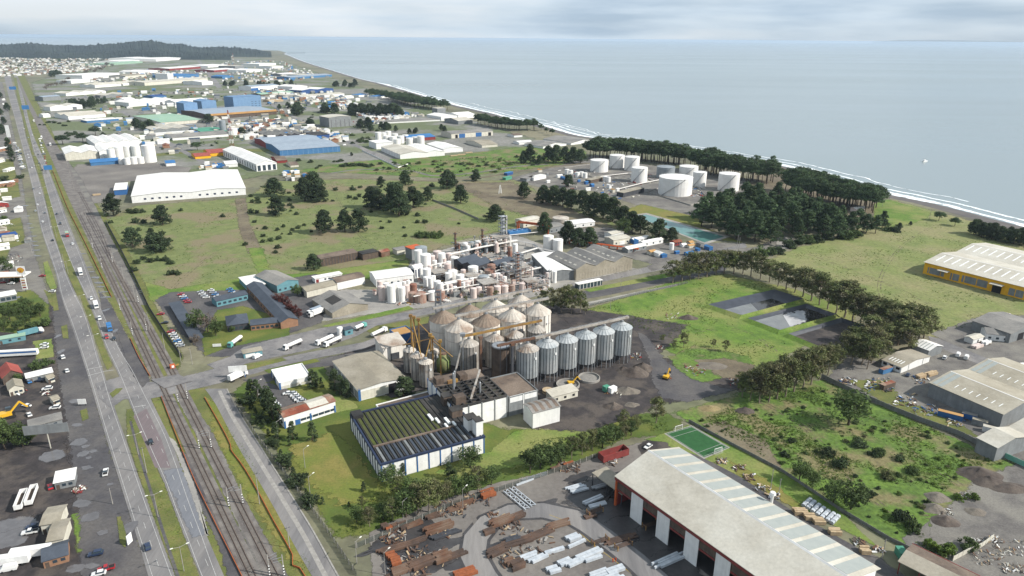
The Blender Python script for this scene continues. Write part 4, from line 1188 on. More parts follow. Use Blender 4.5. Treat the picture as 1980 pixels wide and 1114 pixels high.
building('workshop', 'white ribbed roof workshop nearest the road beyond tan workshop', (1793, 693), (1819, 684), ('px', 678), Cpx=(1759, 668), roof='gy', rise=1.6, wall='wall_grey', top='roof_white', strips=[(0, .15 + .2 * i, .2 + .2 * i, 0, 1, 'skylight') for i in range(4)])
building('yellow_warehouse', 'yellow walled warehouse with pale twin roof and grey shutters', (1784, 529), (2000, 586), ('px', 507), Cpx=(1892, 467), roof='gx', rise=3.2, wall='wall_yellow', top='roof_pale', bays=2, over=.8,
  strips=[(0, .05 + .075 * i, .062 + .075 * i, .3, .85, 'skylight_white') for i in range(12)] + [(2, .03 + .075 * i, .042 + .075 * i, .3, .85, 'skylight_white') for i in range(12)] + [(0, 0, 1, .97, 1.0, 'roof_white'), (2, 0, 1, .97, 1, 'roof_white')],
  items=[('shutter', 'f', .12, 1.5, 12, 4.5, 'wall_grey'), ('shutter', 'f', .3, 1, 6, 5, 'wall_grey'), ('shutter', 'f', .48, 1.5, 17, 5, 'wall_grey'), ('door', 'f', .68, 0, 6, 5, 'opening'), ('shutter', 'f', .84, 1, 9, 5, 'wall_grey'), ('canopy', 'f', .2, 6.4, 7, .4, 'roof_pale', 4.5), ('canopy', 'f', .68, 6.4, 8, .4, 'roof_pale', 4.5)] + row('pilaster', 'f', 9, 0, .5, 7, 'wall_yellow', proud=.15))
building('roadside_house', 'low white house with grey roof right of the eucalyptus row', (1905, 657), (1950, 662), 4, D=10, roof='gx', rise=2, wall='wall_white', top='roof_grey', items=row('window', 'f', 3, 1, 1.5, 1.3, 'glass'), cat='house')
building('roadside_shed', 'grey gabled shed with dark door at the right edge', (1950, 664), (2010, 645), 6, D=22, roof='gy', rise=2.5, wall='wall_grey', top='roof_grey', items=[('door', 'f', .35, 0, 6, 4.5, 'opening')])
building('roadside_hut', 'small white hut at the road bend right side', (1880, 666), (1900, 660), 3, D=5, roof='gx', rise=.8, wall='wall_white', top='roof_pale', items=[('door', 'f', .5, 0, 1, 2, 'opening')], cat='hut')
building('corner_warehouse', 'pale gable warehouse with green fence at right edge', (1921, 893), (2040, 850), ('px', 866), Cpx=(1893, 846), roof='gy', rise=2.2, wall='wall_grey', top='roof_pale', bays=2)
building('corner_shed', 'long white roofed shed behind grey twin warehouse', (1950, 735), (2050, 770), 6, D=14, roof='gx', rise=1.5, wall='wall_white', top='roof_white')

# ---------------------------------------------------------------- grain silos
XD, YD = Vector((math.cos(rz), math.sin(rz), 0)), Vector((-math.sin(rz), math.cos(rz), 0))   # the plant's own axes

def silo(label, c, r, z0, h, cone, m, cap, legs=0, ribs=0, group='grain silos', rings=0, name='grain_silo'):
 t = thing(name, label, 'silo', (c.x, c.y, 0), rz, group)
 sh = MB().cyl(0, 0, [(r, z0), (r, z0 + h)], 36).obj('shell', m, t, smooth=False)
 rf = MB()
 n = 36
 vs = [(0.9 * math.cos(2 * math.pi * i / n), .9 * math.sin(2 * math.pi * i / n), z0 + h + cone) for i in range(n)]
 k = []
 for i in range(n):
  q = 2 * math.pi * i / n
  rr = r * 1.03
  k.append((rr * math.cos(q), rr * math.sin(q), z0 + h - .1 + (0.25 if i % 2 else 0)))
 rf.add(vs + k, [(i, n + i, n + (i + 1) % n, (i + 1) % n) for i in range(n)] + [tuple(range(n))])
 ro = rf.obj('roof', cap, t)
 MB().cyl(0, 0, [(.9, z0 + h + cone - .1), (.9, z0 + h + cone + .7), (.3, z0 + h + cone + 1)], 12).obj('roof_vent', 'steel', ro)
 MB().cyl(0, 0, [(r * .5, z0 + h + cone * .52), (r * .5, z0 + h + cone * .52 + .35)], 20).obj('roof_ring', 'steel_dark', ro)
 if ribs:
  me = MB().box(-.1, .1, -.12, .12, z0, z0 + h).mesh('stiffener', 'steel_dark')
  for i in range(ribs):
   q = 2 * math.pi * (i + .5) / ribs
   link('stiffener', me, t, (r * math.cos(q), r * math.sin(q), 0), q)
 for i in range(rings):
  zz = z0 + h * (i + .7) / (rings + .4)
  MB().cyl(0, 0, [(r + .08, zz), (r + .08, zz + .18)], 36).obj('hoop', 'galv_old', t)
 if legs:
  me = MB().box(-.16, .16, -.16, .16, -.2, z0 + .4).mesh('leg', 'steel')
  for i in range(legs):
   q = 2 * math.pi * i / legs
   link('leg', me, t, ((r - .15) * math.cos(q), (r - .15) * math.sin(q), 0), q)
  MB().cyl(0, 0, [(.5, 1.2), (r * .96, z0 + .3)], 24).obj('hopper', 'steel_dark', t)
 MB().box(r * .2, r * .2 + .9, -r - .25, -r + .05, z0 + h * .72, z0 + h * .72 + 1.1).obj('number_plate', 'wall_white', t)
 lad = MB()
 for s_ in (-.25, .25): lad.box(s_ - .04, s_ + .04, -r - .3, -r - .22, 0, z0 + h)
 lad.obj('ladder', 'steel_dark', t)
 return t

c1, c6 = G(1019, 739), G(1198, 695)
tops = []
words = ['', 'second ', 'third ', 'fourth ', 'fifth ', '']
for i in range(6):
 c = c1.lerp(c6, i / 5)
 r = (c6 - c1).length / 5 * .49
 hz = up(c, (674, 665, 656, 648.5, 640, 632)[i]) - 4.6
 silo('shiny galvanised silo on legs, ' + ('nearest the grey block' if i == 0 else 'farthest from the grey block' if i == 5 else words[i] + 'from the grey block'), c, r, 4.6, hz, 3.0, 'galv', 'galv' if i else 'galv_old', legs=14, ribs=22, group='galvanised silos in a row')
 tops.append(Vector((c.x, c.y, 4.6 + hz + 3.0)))
def at_apex(px, py, z): return G(px, py, z)
HB, HC = 19.0, 5.0
big_front = [(887, 617), (940, 607), (990, 597), (1040, 587)]
big_back = [(857, 600), (908, 589), (958, 580), (1007, 570)]
rb = 7.6
bt_f, bt_b = [], []
for rowname, pts, acc in (('front', big_front, bt_f), ('back', big_back, bt_b)):
 for i, p in enumerate(pts):
  c = G(p[0], p[1], HB + HC)
  silo(f'big pale storage silo with domed cap, {("first", "second", "third", "last")[i]} from the left in the {rowname} row', Vector((c.x, c.y, 0)), rb, 0, HB, HC, 'silo_concrete', 'silo_cap_brown' if (rowname, i) in (('front', 1), ('back', 0), ('back', 1)) else 'silo_cap', group='big pale storage silos', rings=2, ribs=14 if (i == 3) else 0)
  acc.append(Vector((c.x, c.y, HB + HC)))
HM, HMC, rm = 15.0, 3.0, 5.0
mid_t = []
for i, p in enumerate([(907, 655), (956, 645), (994, 638), (1038, 628)]):
 c = G(p[0], p[1], HM + HMC)
 silo(f'mid sized ribbed silo before the big pale silos, {("first", "second", "third", "last")[i]} from the left', Vector((c.x, c.y, 0)), rm, 0, HM, HMC, 'galv_old', 'galv_old', ribs=18, rings=2, group='mid sized ribbed silos')
 mid_t.append(Vector((c.x, c.y, HM + HMC)))
c = G(968, 734)
hd = up(c, 667)
t = thing('dark_tank', 'tall dark brown open topped tank before the silos', 'tank', (c.x, c.y, 0), rz)
MB().cyl(0, 0, [(4.6, 0), (4.6, hd), (4.3, hd), (4.3, hd - 1)], 36).obj('shell', 'silo_dark', t, smooth=False)
MB().cyl(0, 0, [(4.68, hd - .4), (4.68, hd)], 36).obj('rim', 'steel', t)
for i in range(16):
 q = 2 * math.pi * i / 16
 MB().box(-.06, .06, -.08, .08, 0, hd - .5).obj('stiffener', 'silo_dark', t, loc=(4.6 * math.cos(q), 4.6 * math.sin(q), 0), rz=q)
for i, (x, y, rr, top_) in enumerate(((794, 719, 3.4, 670), (809, 733, 3.5, 681), (825, 746, 3.5, 693), (838, 714, 3.3, 672))):
 c = G(x, y)
 hh = up(c, top_) - 2.0
 silo(('slim pale silo with low cone, at the back left', 'slim pale silo with low cone, middle of three', 'slim pale silo with low cone, nearest the store', 'slim pale silo half hidden behind yellow legs')[i], c, rr, .8, hh - .8, 1.6, 'galv_old', 'silo_cap', group='slim pale silos', ribs=10)
c = G(858, 716)
t = thing('green_tank', 'lime green painted tank among the silo legs', 'tank', (c.x, c.y, 0))
MB().cyl(0, 0, [(3.8, 0), (3.8, 6.5), (1.6, 9.5)], 24).obj('shell', 'paint_green', t, smooth=True)
MB().cyl(0, 0, [(1.7, 9.4), (1.7, 9.9)], 16).obj('lid', 'rust', t)

# conveyors over the silo rows: enclosed gallery on trestle posts
def conveyor(label, p, q, m, posts=6, w=1.3):
 d = q - p
 t = thing('conveyor', label, 'conveyor', (p.x, p.y, 0), 0, 'conveyor galleries over the silos')
 P, Q = Vector((0, 0, p.z)), Vector((d.x, d.y, q.z))
 MB().beam(P, Q, w, 1.0).obj('gallery', m, t)
 MB().beam(P + Vector((0, 0, .9)), Q + Vector((0, 0, .9)), .12, .12).obj('handrail', 'steel', t)
 for i in range(posts):
  a = P.lerp(Q, (i + .5) / posts)
  MB().box(-.14, .14, -.14, .14, 0, a.z).obj('post', 'steel_dark', t, loc=(a.x, a.y, 0))
 n = int(d.length / 3)
 mb = MB()
 for i in range(n):
  a, b = P.lerp(Q, i / n), P.lerp(Q, (i + 1) / n)
  s_ = Vector((0, 0, 1.4 if i % 2 else .5))
  e_2 = Vector((0, 0, .5 if i % 2 else 1.4))
  mb.beam(a + s_, b + e_2, .1, .1)
 mb.obj('lattice', 'steel', t)
 return t
u = Vector((0, 0, 2.0))
conveyor('yellowish conveyor gallery over the back row of big silos', bt_b[0] + u - XD * 6, bt_b[3] + u + XD * 7, 'galv_old')
conveyor('grey conveyor gallery over the front row of big silos', bt_f[0] + u - XD * 2, bt_f[3] + u + XD * 7, 'galv_old')
conveyor('yellow conveyor gallery over the mid sized ribbed silos', mid_t[0] + u - XD * 4, mid_t[3] + u + XD * 3, 'paint_yellow')
conveyor('long rusty and grey conveyor gallery over the galvanised silos', tops[0] + u - XD * 17, tops[0] + u + XD * 4, 'rust')
conveyor('long grey conveyor gallery running to the end silo', tops[0] + u + XD * 4.2, tops[5] + u + XD * 4, 'galv_old')

# yellow elevator legs with chutes
t = thing('grain_elevator', 'yellow grain elevator legs with sloping chutes among slim silos', 'elevator', G(800, 690))
def lp(px, py, z):
 g_ = G(px, py, z)
 return Vector((g_.x - t.location.x, g_.y - t.location.y, z))
for (x, y, z) in ((794, 613, 27), (800, 616, 26), (809, 620, 25), (832, 650, 20), (851, 662, 19), (836, 655, 19)):
 a = lp(x, y, z)
 MB().box(-.36, .36, -.28, .28, 0, z).obj('elevator_leg', 'paint_yellow', t, loc=(a.x, a.y, 0))
 MB().box(-.9, .9, -.7, .7, z, z + 1.4).obj('elevator_head', 'paint_yellow', t, loc=(a.x, a.y, 0))
for a, b in (((797, 618, 26), (815, 690, 14)), ((809, 624, 24), (850, 665, 18)), ((797, 640, 20), (800, 680, 14)), ((832, 655, 19), (822, 695, 12)), ((812, 628, 24), (782, 668, 12)), ((836, 658, 18), (875, 690, 14)), ((778, 668, 13), (832, 655, 17))):
 MB().beam(lp(*a), lp(*b), .42, .36).obj('chute', 'paint_yellow', t)
t = thing('steel_tower', 'pale lattice elevator tower left of the big silos', 'tower', G(849, 645))
for x, y in ((-1.6, -1.6), (1.6, -1.6), (1.6, 1.6), (-1.6, 1.6)): MB().box(x - .2, x + .2, y - .2, y + .2, 0, 27).obj('leg', 'steel', t)
for k in range(8):
 mb = MB()
 for (x, y), (x2, y2) in (((-1.6, -1.6), (1.6, -1.6)), ((1.6, -1.6), (1.6, 1.6)), ((1.6, 1.6), (-1.6, 1.6)), ((-1.6, 1.6), (-1.6, -1.6))):
  mb.beam((x, y, k * 3.3), (x2, y2, k * 3.3 + 3.3), .16)
 mb.obj('brace', 'steel', t)
 MB().box(-1.7, 1.7, -1.7, 1.7, k * 3.3 + 3.2, k * 3.3 + 3.35).obj('platform', 'steel_dark', t)
t = thing('pipe_mast', 'pale slanted chute mast over the process block roof', 'chute', G(878, 745))
MB().beam((0, 0, 4), (4, 12, 20), .7, .6).obj('chute', 'galv_old', t)
MB().box(3.6, 4.2, 11.6, 12.2, 0, 23).obj('post', 'steel', t)
MB().box(2.6, 5.2, 10.8, 13, 22, 23.4).obj('head', 'steel', t)
for i, (x, y, top_) in enumerate(((930, 735, 655), (990, 748, 668))):
 c = G(x, y)
 t = thing('elevator_shaft', ('tall rusty elevator shaft beside the ribbed silos', 'tall dark pipe beside the dark tank')[i], 'shaft', (c.x, c.y, 0), rz)
 hz = up(c, top_)
 MB().box(-.6, .6, -.5, .5, 0, hz).obj('casing', ('rust', 'steel_dark')[i], t)
 MB().box(-1, 1, -.8, .8, hz, hz + 1.2).obj('head', 'rust', t)
 for k in range(4): MB().beam((.6, 0, hz * (k + .5) / 4), (2.4, 1, hz * (k + 1) / 4), .16).obj('brace', 'steel_dark', t)

# ring basins, heaps of soil
for (x, y, r_, lab) in ((1098, 746, 5.9, 'round concrete basin with loader parked beside its rim'), (1139, 733, 5.6, 'round concrete basin farther from the white lean-to')):
 c = G(x, y)
 t = thing('ring_basin', lab, 'basin', (c.x, c.y, 0), 0, 'round concrete basins')
 MB().cyl(0, 0, [(r_, 0), (r_, 1.3), (r_ - .45, 1.3), (r_ - .45, .35)], 40).obj('ring', 'kerb', t)
 MB().cyl(0, 0, [(r_ - .46, .2), (r_ - .46, .5)], 36).obj('floor', 'gravel_grey' if False else 'roof_grey', t)
c = G(1059, 759)
t = thing('cable_drum', 'round wooden drum lying beside the lean-to', 'drum', (c.x, c.y, 0))
MB().cyl(0, 0, [(2.7, 0), (2.7, .4), (1.4, .4), (1.4, 1.3), (2.7, 1.3), (2.7, 1.7)], 24).obj('drum', 'timber', t)
def heap(label, p, rx, ry, h, m, seed, name='soil_heap', n=26, rot=0.0):
 c = V(p)
 vs, fs = [(0, 0, h)], []
 K = 7
 for k in range(1, K + 1):
  for i in range(n):
   q = 2 * math.pi * i / n
   w = 1 + .28 * noise.noise(Vector((math.cos(q) * 1.4, math.sin(q) * 1.4, seed)))
   t_ = k / K
   zz = h * (1 - t_) ** 1.15 + h * .22 * noise.noise(Vector((math.cos(q) * t_ * 3, math.sin(q) * t_ * 3, seed + 4))) * (1 - t_)
   vs.append((rx * t_ * w * math.cos(q), ry * t_ * w * math.sin(q), zz if k < K else -.15))
 fs = [(0, 1 + i, 1 + (i + 1) % n) for i in range(n)]
 for k in range(K - 1):
  for i in range(n):
   j = (i + 1) % n
   fs.append((1 + k * n + i, 1 + (k + 1) * n + i, 1 + (k + 1) * n + j, 1 + k * n + j))
 o_ = MB().add(vs, fs).obj(name, m, loc=(c.x, c.y, 0), rz=rot)
 return tag(o_, label, 'heap', 'heaps of soil and rubble')
for i, (lab, p, rx, ry, h_, m) in enumerate((
  ('largest dark soil heap behind the ring basins', (1228, 722), 9, 6, 4.2, 'soil'), ('dark soil heap joined to the largest heap', (1243, 712), 6, 5, 3.6, 'soil'), ('small soil heap beside the end silo', (1205, 716), 4.5, 3.5, 2.4, 'soil'),
  ('greenish grey gravel heap beyond the ring basins', (1213, 757), 6.5, 4.5, 2.6, 'dirt_h'), ('brown cone of soil nearest the grass', (1186, 787), 5, 4, 2.8, 'soil'), ('flat pale gravel heap beside the brown cone', (1222, 783), 4, 3, 1.2, 'dirt_h'),
  ('black earth heap beside the pond meadow', (1330, 615), 7, 4, 2.4, 'soil'), ('low brown soil bank behind the meadow', (1375, 708), 10, 5, 1.4, 'dirt_h'),
  ('big dark spoil heap in the lower right field', (1893, 918), 9, 6, 3.4, 'soil'), ('dark spoil heap beside the big one', (1912, 932), 7, 5, 2.6, 'soil'), ('grey spoil heap left of the track', (1806, 984), 5, 4, 2.2, 'dirt_h'),
  ('brown spoil heap below the grey one', (1828, 1008), 5.5, 4, 2.2, 'soil'), ('round spoil heap among green weeds', (1812, 962), 5, 4, 1.8, 'dirt_h'), ('long spoil heap at far right', (1950, 945), 9, 4, 2.0, 'soil'), ('small spoil heap by the gravel track', (1886, 990), 4, 3, 1.4, 'dirt_h'),
  ('purple brown heap in the weeds above the pitch', (1440, 795), 5, 3.5, 2.2, 'soil'), ('straw brown heap above the pitch', (1372, 790), 6, 3.5, 1.4, 'straw'))):
 if m == 'dirt_h': spec('dirt_h', C(142, 134, 122), C(122, 114, 106), s=0.4, grit=0.25, rough=1, bump=0.2, bs=1)
 if m == 'straw': spec('straw', C(170, 154, 112), C(146, 130, 96), s=0.4, grit=0.3, rough=1, bump=0.2, bs=1)
 heap(lab, p, rx, ry, h_, m, i * 3.1)

# ---------------------------------------------------------------- tanks
def tank(label, p, wpx, ytop, m='tank_white', cone=.06, group='white storage tanks', name='storage_tank', stair=True, n=32, z=0, rr=None, hh=None, cat='tank'):
 """p: pixel at the tank's lowest visible point"""
 k = mpp(p)
 r = rr or wpx * k / 2
 b = V(p)
 d = Vector((b.x, b.y, 0)).normalized()
 c = b + d * r
 h = hh or max(1.5, up(b, ytop + wpx * .5 * .30))
 t = thing(name, label, cat, (c.x, c.y, z), math.atan2(d.y, d.x) - math.pi / 2, group)
 MB().cyl(0, 0, [(r, 0), (r, h)], n).obj('shell', m, t, smooth=False)
 MB().cyl(0, 0, [(r * 1.012, h - .02), (r * 1.012, h + .15), (.3, h + .15 + r * 2 * cone)], n).obj('roof', m, t)
 if stair and r > 5:
  mb = MB()
  for i in range(14):
   q0, q1 = -2.4 + i * .1, -2.4 + (i + 1) * .1
   mb.beam(((r + .5) * math.cos(q0), (r + .5) * math.sin(q0), h * i / 14), ((r + .5) * math.cos(q1), (r + .5) * math.sin(q1), h * (i + 1) / 14), .9, .35)
  mb.obj('stair', 'steel', t)
  rl_ = MB()
  for i in range(24):
   q0, q1 = 2 * math.pi * i / 24, 2 * math.pi * (i + 1) / 24
   rl_.beam((r * math.cos(q0), r * math.sin(q0), h + 1.1), (r * math.cos(q1), r * math.sin(q1), h + 1.1), .07)
   rl_.beam((r * math.cos(q0), r * math.sin(q0), h), (r * math.cos(q0), r * math.sin(q0), h + 1.1), .06)
  rl_.obj('railing', 'pipe_white', t)
  MB().cyl(0, 0, [(r + .12, h * .8), (r + .12, h * .8 + .25)], n).obj('wind_girder', m, t)
 return t
for lab, p, w, yt, m in (('white fuel tank farthest left in the tank farm', (1158, 334), 35, 307, 'tank_white'), ('white fuel tank second row, next to the pine belt', (1192, 326), 29, 298, 'tank_white'), ('white fuel tank between two taller neighbours', (1221, 331), 29, 301, 'tank_white'),
      ('white fuel tank standing before the back pair', (1235, 354), 31, 322, 'tank_white'), ('grey fuel tank behind the widest tank', (1286, 346), 35, 320, 'tank_grey'), ('widest white fuel tank in the farm', (1304, 381), 65, 338, 'tank_white'),
      ('white fuel tank behind the widest on the right', (1330, 346), 36, 319, 'tank_white'), ('narrow white fuel tank right of the widest', (1351, 362), 26, 331, 'tank_white'), ('white fuel tank farthest right by the pine grove', (1407, 371), 40, 333, 'tank_white')):
 tank(lab, p, w, yt, m, group='white tanks of the fuel farm')
# bund walls, pipe racks of the fuel farm
def low_wall(label, pts, h, w, m='kerb', name='bund_wall', cat='wall', group=None, closed=False):
 P = [V(p) for p in pts]
 c = P[0]
 mb = MB()
 for a, b in zip(P, (P[1:] + P[:1]) if closed else P[1:]):
  mb.beam((a.x - c.x, a.y - c.y, h / 2), (b.x - c.x, b.y - c.y, h / 2), w, h)
 return tag(mb.obj(name, m, loc=(c.x, c.y, 0)), label, cat, group)
low_wall('low bund wall round the widest fuel tank', [(1250, 372), (1335, 398), (1380, 385), (1290, 360)], 1.3, .4, closed=True)
low_wall('low bund wall round the left fuel tanks', [(1090, 325), (1150, 345), (1255, 330), (1190, 312)], 1.2, .4, closed=True)
low_wall('low bund wall right of the fuel farm', [(1345, 360), (1440, 352), (1460, 372), (1370, 385)], 1.2, .4, closed=True)
def pipe_run(label, pts, n=3, z=2.5, m='pipe_white', r=.22, name='pipe_rack', sp=.6, group='pipe racks'):
 P = [V(p) for p in pts]
 t = thing(name, label, 'pipes', (P[0].x, P[0].y, 0), 0, group)
 c = P[0]
 for k in range(n):
  mb = MB()
  for a, b in zip(P, P[1:]):
   d = (b - a).normalized()
   s_ = Vector((d.y, -d.x, 0)) * (k - (n - 1) / 2) * sp - c
   mb.tube(a + s_ + Vector((0, 0, z + c.z)), b + s_ + Vector((0, 0, z + c.z)), r, 6)
  mb.obj('pipe', m, t)
 s_ = 0
 L = plen(P)
 while s_ < L:
  p, d = poly_at(P, s_)
  MB().box(-.12, .12, -.12, .12, 0, z).obj('post', 'steel_dark', t, loc=(p.x - c.x, p.y - c.y, 0))
  s_ += 7
 return t
pipe_run('white pipe rack running across the fuel farm', [(1150, 345), (1215, 337), (1262, 350)], 4, 1.6)
pipe_run('white pipe rack before the widest fuel tank', [(1180, 372), (1240, 357), (1275, 350)], 4, 1.6)
for lab, A_, B_, h_, D_, wm, rm_, kind in (
  ('flat tan loading canopy before the widest fuel tank', (1205, 382), (1245, 372), 5, 9, 'steel_dark', 'roof_tan', 'flat'), ('small tan roofed pump house in the fuel farm', (1142, 355), (1168, 349), 4, 8, 'wall_brown', 'roof_tan', 'flat'),
  ('low white office by the fuel farm pines', (1032, 350), (1056, 345), 4, 9, 'wall_white', 'roof_white', 'flat'), ('grey flat roofed store in the fuel farm', (1018, 352), (1034, 347), 4, 9, 'wall_grey', 'roof_grey', 'flat'),
  ('green container hut at the fuel farm gate', (978, 349), (990, 346), 3, 5, 'roof_green', 'roof_green', 'flat'), ('blue container hut at the fuel farm gate', (981, 340), (992, 337), 3, 5, 'roof_deepblue', 'roof_blue', 'flat')):
 building('fuel_depot_building', lab, A_, B_, h_, D=D_, roof=kind, wall=wm, top=rm_)
for i, (x, y) in enumerate(((1096, 338), (1103, 340), (1116, 344), (1124, 343), (1131, 345), (1170, 352), (1176, 353))):
 tank(f'small white tank in the fuel farm, {("first", "second", "third", "fourth", "fifth", "sixth", "last")[i]} from the left', (x, y), 9, y - 11, stair=False, n=16, group='small white tanks in the fuel farm')

# ---------------------------------------------------------------- chemical works: tanks, columns, racks
W_ = ['tank_white', 'tank_pink', 'tank_rust', 'tank_grey']
chem = [  # x, y base, width px, top row, material
 (815, 512, 24, 478, 3), (824, 530, 20, 492, 0), (810, 520, 15, 484, 0), (846, 508, 16, 486, 1), (855, 520, 14, 490, 0), (836, 520, 14, 495, 1), (868, 512, 12, 490, 1), (880, 520, 16, 498, 0), (826, 548, 16, 520, 0), (866, 535, 14, 510, 1),
 (915, 540, 20, 516, 0), (936, 555, 20, 534, 3), (947, 545, 20, 522, 2), (950, 532, 16, 512, 2), (876, 545, 18, 524, 0), (890, 552, 16, 532, 0), (868, 548, 14, 528, 0), (884, 560, 24, 546, 1), (905, 560, 18, 544, 1),
 (739, 583, 13, 554, 1), (758, 588, 16, 552, 0), (768, 584, 14, 548, 0), (778, 586, 14, 556, 0), (748, 578, 12, 548, 0), (736, 568, 12, 544, 1), (787, 578, 12, 552, 1), (800, 572, 14, 550, 2),
 (813, 588, 24, 568, 2), (836, 584, 16, 564, 0), (851, 582, 20, 564, 2), (846, 566, 14, 544, 0), (833, 560, 10, 538, 0), (824, 556, 10, 536, 0), (852, 572, 12, 548, 0), (798, 586, 16, 566, 2), (838, 552, 10, 534, 0),
 (948, 578, 13, 556, 2), (962, 576, 13, 554, 1), (976, 574, 13, 553, 1), (990, 570, 12, 552, 2), (968, 566, 30, 550, 2), (1010, 566, 13, 548, 1), (1022, 563, 13, 546, 2), (1034, 560, 13, 544, 1), (916, 578, 12, 558, 1), (926, 574, 12, 556, 1),
 (1060, 486, 20, 456, 0), (1078, 490, 20, 463, 0), (900, 495, 10, 470, 0), (912, 492, 10, 468, 3), (925, 488, 12, 466, 0), (942, 484, 10, 462, 1), (960, 490, 8, 470, 1), (986, 500, 9, 478, 2), (996, 494, 10, 472, 0), (1072, 548, 8, 525, 0), (1066, 545, 7, 522, 0), (1058, 548, 7, 528, 1),
 (975, 528, 10, 508, 3), (985, 532, 9, 510, 1), (1000, 536, 11, 512, 2), (1012, 530, 9, 508, 1), (930, 520, 10, 503, 1), (896, 540, 10, 522, 1)]
chem += [(805 + i * 9, 532 - i * 2 + (i % 2) * 8, 9, 512 - i * 2 + (i % 2) * 8, 0 if i % 3 else 1) for i in range(9)] + [(864 + i * 8, 566 - i * 1.6 + (i % 3) * 5, 8, 548 - i * 1.6 + (i % 3) * 5, (0, 1, 0, 2)[i % 4]) for i in range(16)] + [(895 + i * 9, 492 - i * 1.5 + (i % 2) * 6, 7, 472 - i * 1.5 + (i % 2) * 5, (1, 0, 3)[i % 3]) for i in range(11)] + [(742 + i * 8, 572 - i * 2, 8, 555 - i * 2, 0) for i in range(7)] + [(955 + i * 9, 548 - i * 1.5, 8, 530 - i * 1.5, (1, 0)[i % 2]) for i in range(9)]
zones = lambda x, y: 'by the steam works west edge' if x < 800 else 'in the front tank group' if y > 542 and x < 900 else 'in the back tank group' if x < 900 else 'in the middle of the works' if x < 1000 else 'at the east side of works'
for (x, y, w, yt, m) in chem:
 size = 'wide' if w >= 18 else 'slim' if w <= 11 else 'mid sized'
 tank(f'{size} {("white", "pinkish white", "rust stained", "grey")[m]} process tank {zones(x, y)}', (x, y), w, yt, W_[m], cone=.12, stair=False, n=20, group='process tanks of the chemical works', name='process_tank')
for i, (x, y, w, yt) in enumerate(((800, 505, 18, 480),)):
 building('orange_capped_house', 'grey tank house with orange red roof edge and white cap', (797, 503), (818, 498), ('px', 482), D=9, roof='flat', wall='wall_grey', top='paint_orange', items=[])
 tank('white cap tank on the orange roofed house', (800, 482), 9, 473, stair=False, n=16, group='caps', name='roof_tank') if False else None
# distillation columns and stacks
def column(label, p, ytop, r, m, rings=5, cage=False, name='process_column'):
 c = V(p)
 h = up(c, ytop)
 t = thing(name, label, 'column', (c.x, c.y, 0), rz, 'columns and stacks of the works')
 MB().cyl(0, 0, [(r * 1.15, 0), (r, h * .3), (r, h - .6), (r * .4, h)], 16).obj('shell', m, t, smooth=False)
 for k in range(rings):
  zz = h * (k + 1) / (rings + .3)
  MB().cyl(0, 0, [(r + .1, zz), (r + .9, zz), (r + .9, zz + .15), (r + .1, zz + .15)], 16).obj('platform', 'steel_dark', t)
 if cage:
  for x, y in ((-1, -1), (1, -1), (1, 1), (-1, 1)): MB().box(x * r * 1.5 - .12, x * r * 1.5 + .12, y * r * 1.5 - .12, y * r * 1.5 + .12, 0, h).obj('post', 'steel', t)
  for k in range(9): MB().box(-r * 1.6, r * 1.6, -r * 1.6, r * 1.6, h * (k + 1) / 9.2, h * (k + 1) / 9.2 + .14).obj('deck', 'steel', t)
 return t
column('rusty stack left of the process units', (881, 492), 449, .8, 'rust', 4)
column('rusty stack in the middle of the process units', (933, 486), 442, .8, 'rust', 4)
column('tallest caged steel column of the works', (972, 480), 417, 1.8, 'galv', 6, True)
column('slim pale pipe stack beside the caged column', (979, 480), 416, .45, 'pipe_white', 2)
column('pinkish column behind the rusty stack', (961, 478), 452, .7, 'tank_pink', 3)
column('caged column in front of the white shed', (1000, 545), 488, 1.5, 'tank_rust', 5, True)
column('slim caged column left of white shed', (1008, 520), 492, .8, 'steel', 4, True)
column('slim white column near the office', (1062, 552), 520, .6, 'tank_white', 2)
column('low rusty column near the dark green sheds', (888, 500), 470, .7, 'tank_rust', 3)
column('slim stack behind the pump houses', (918, 478), 455, .4, 'pipe_white', 2)
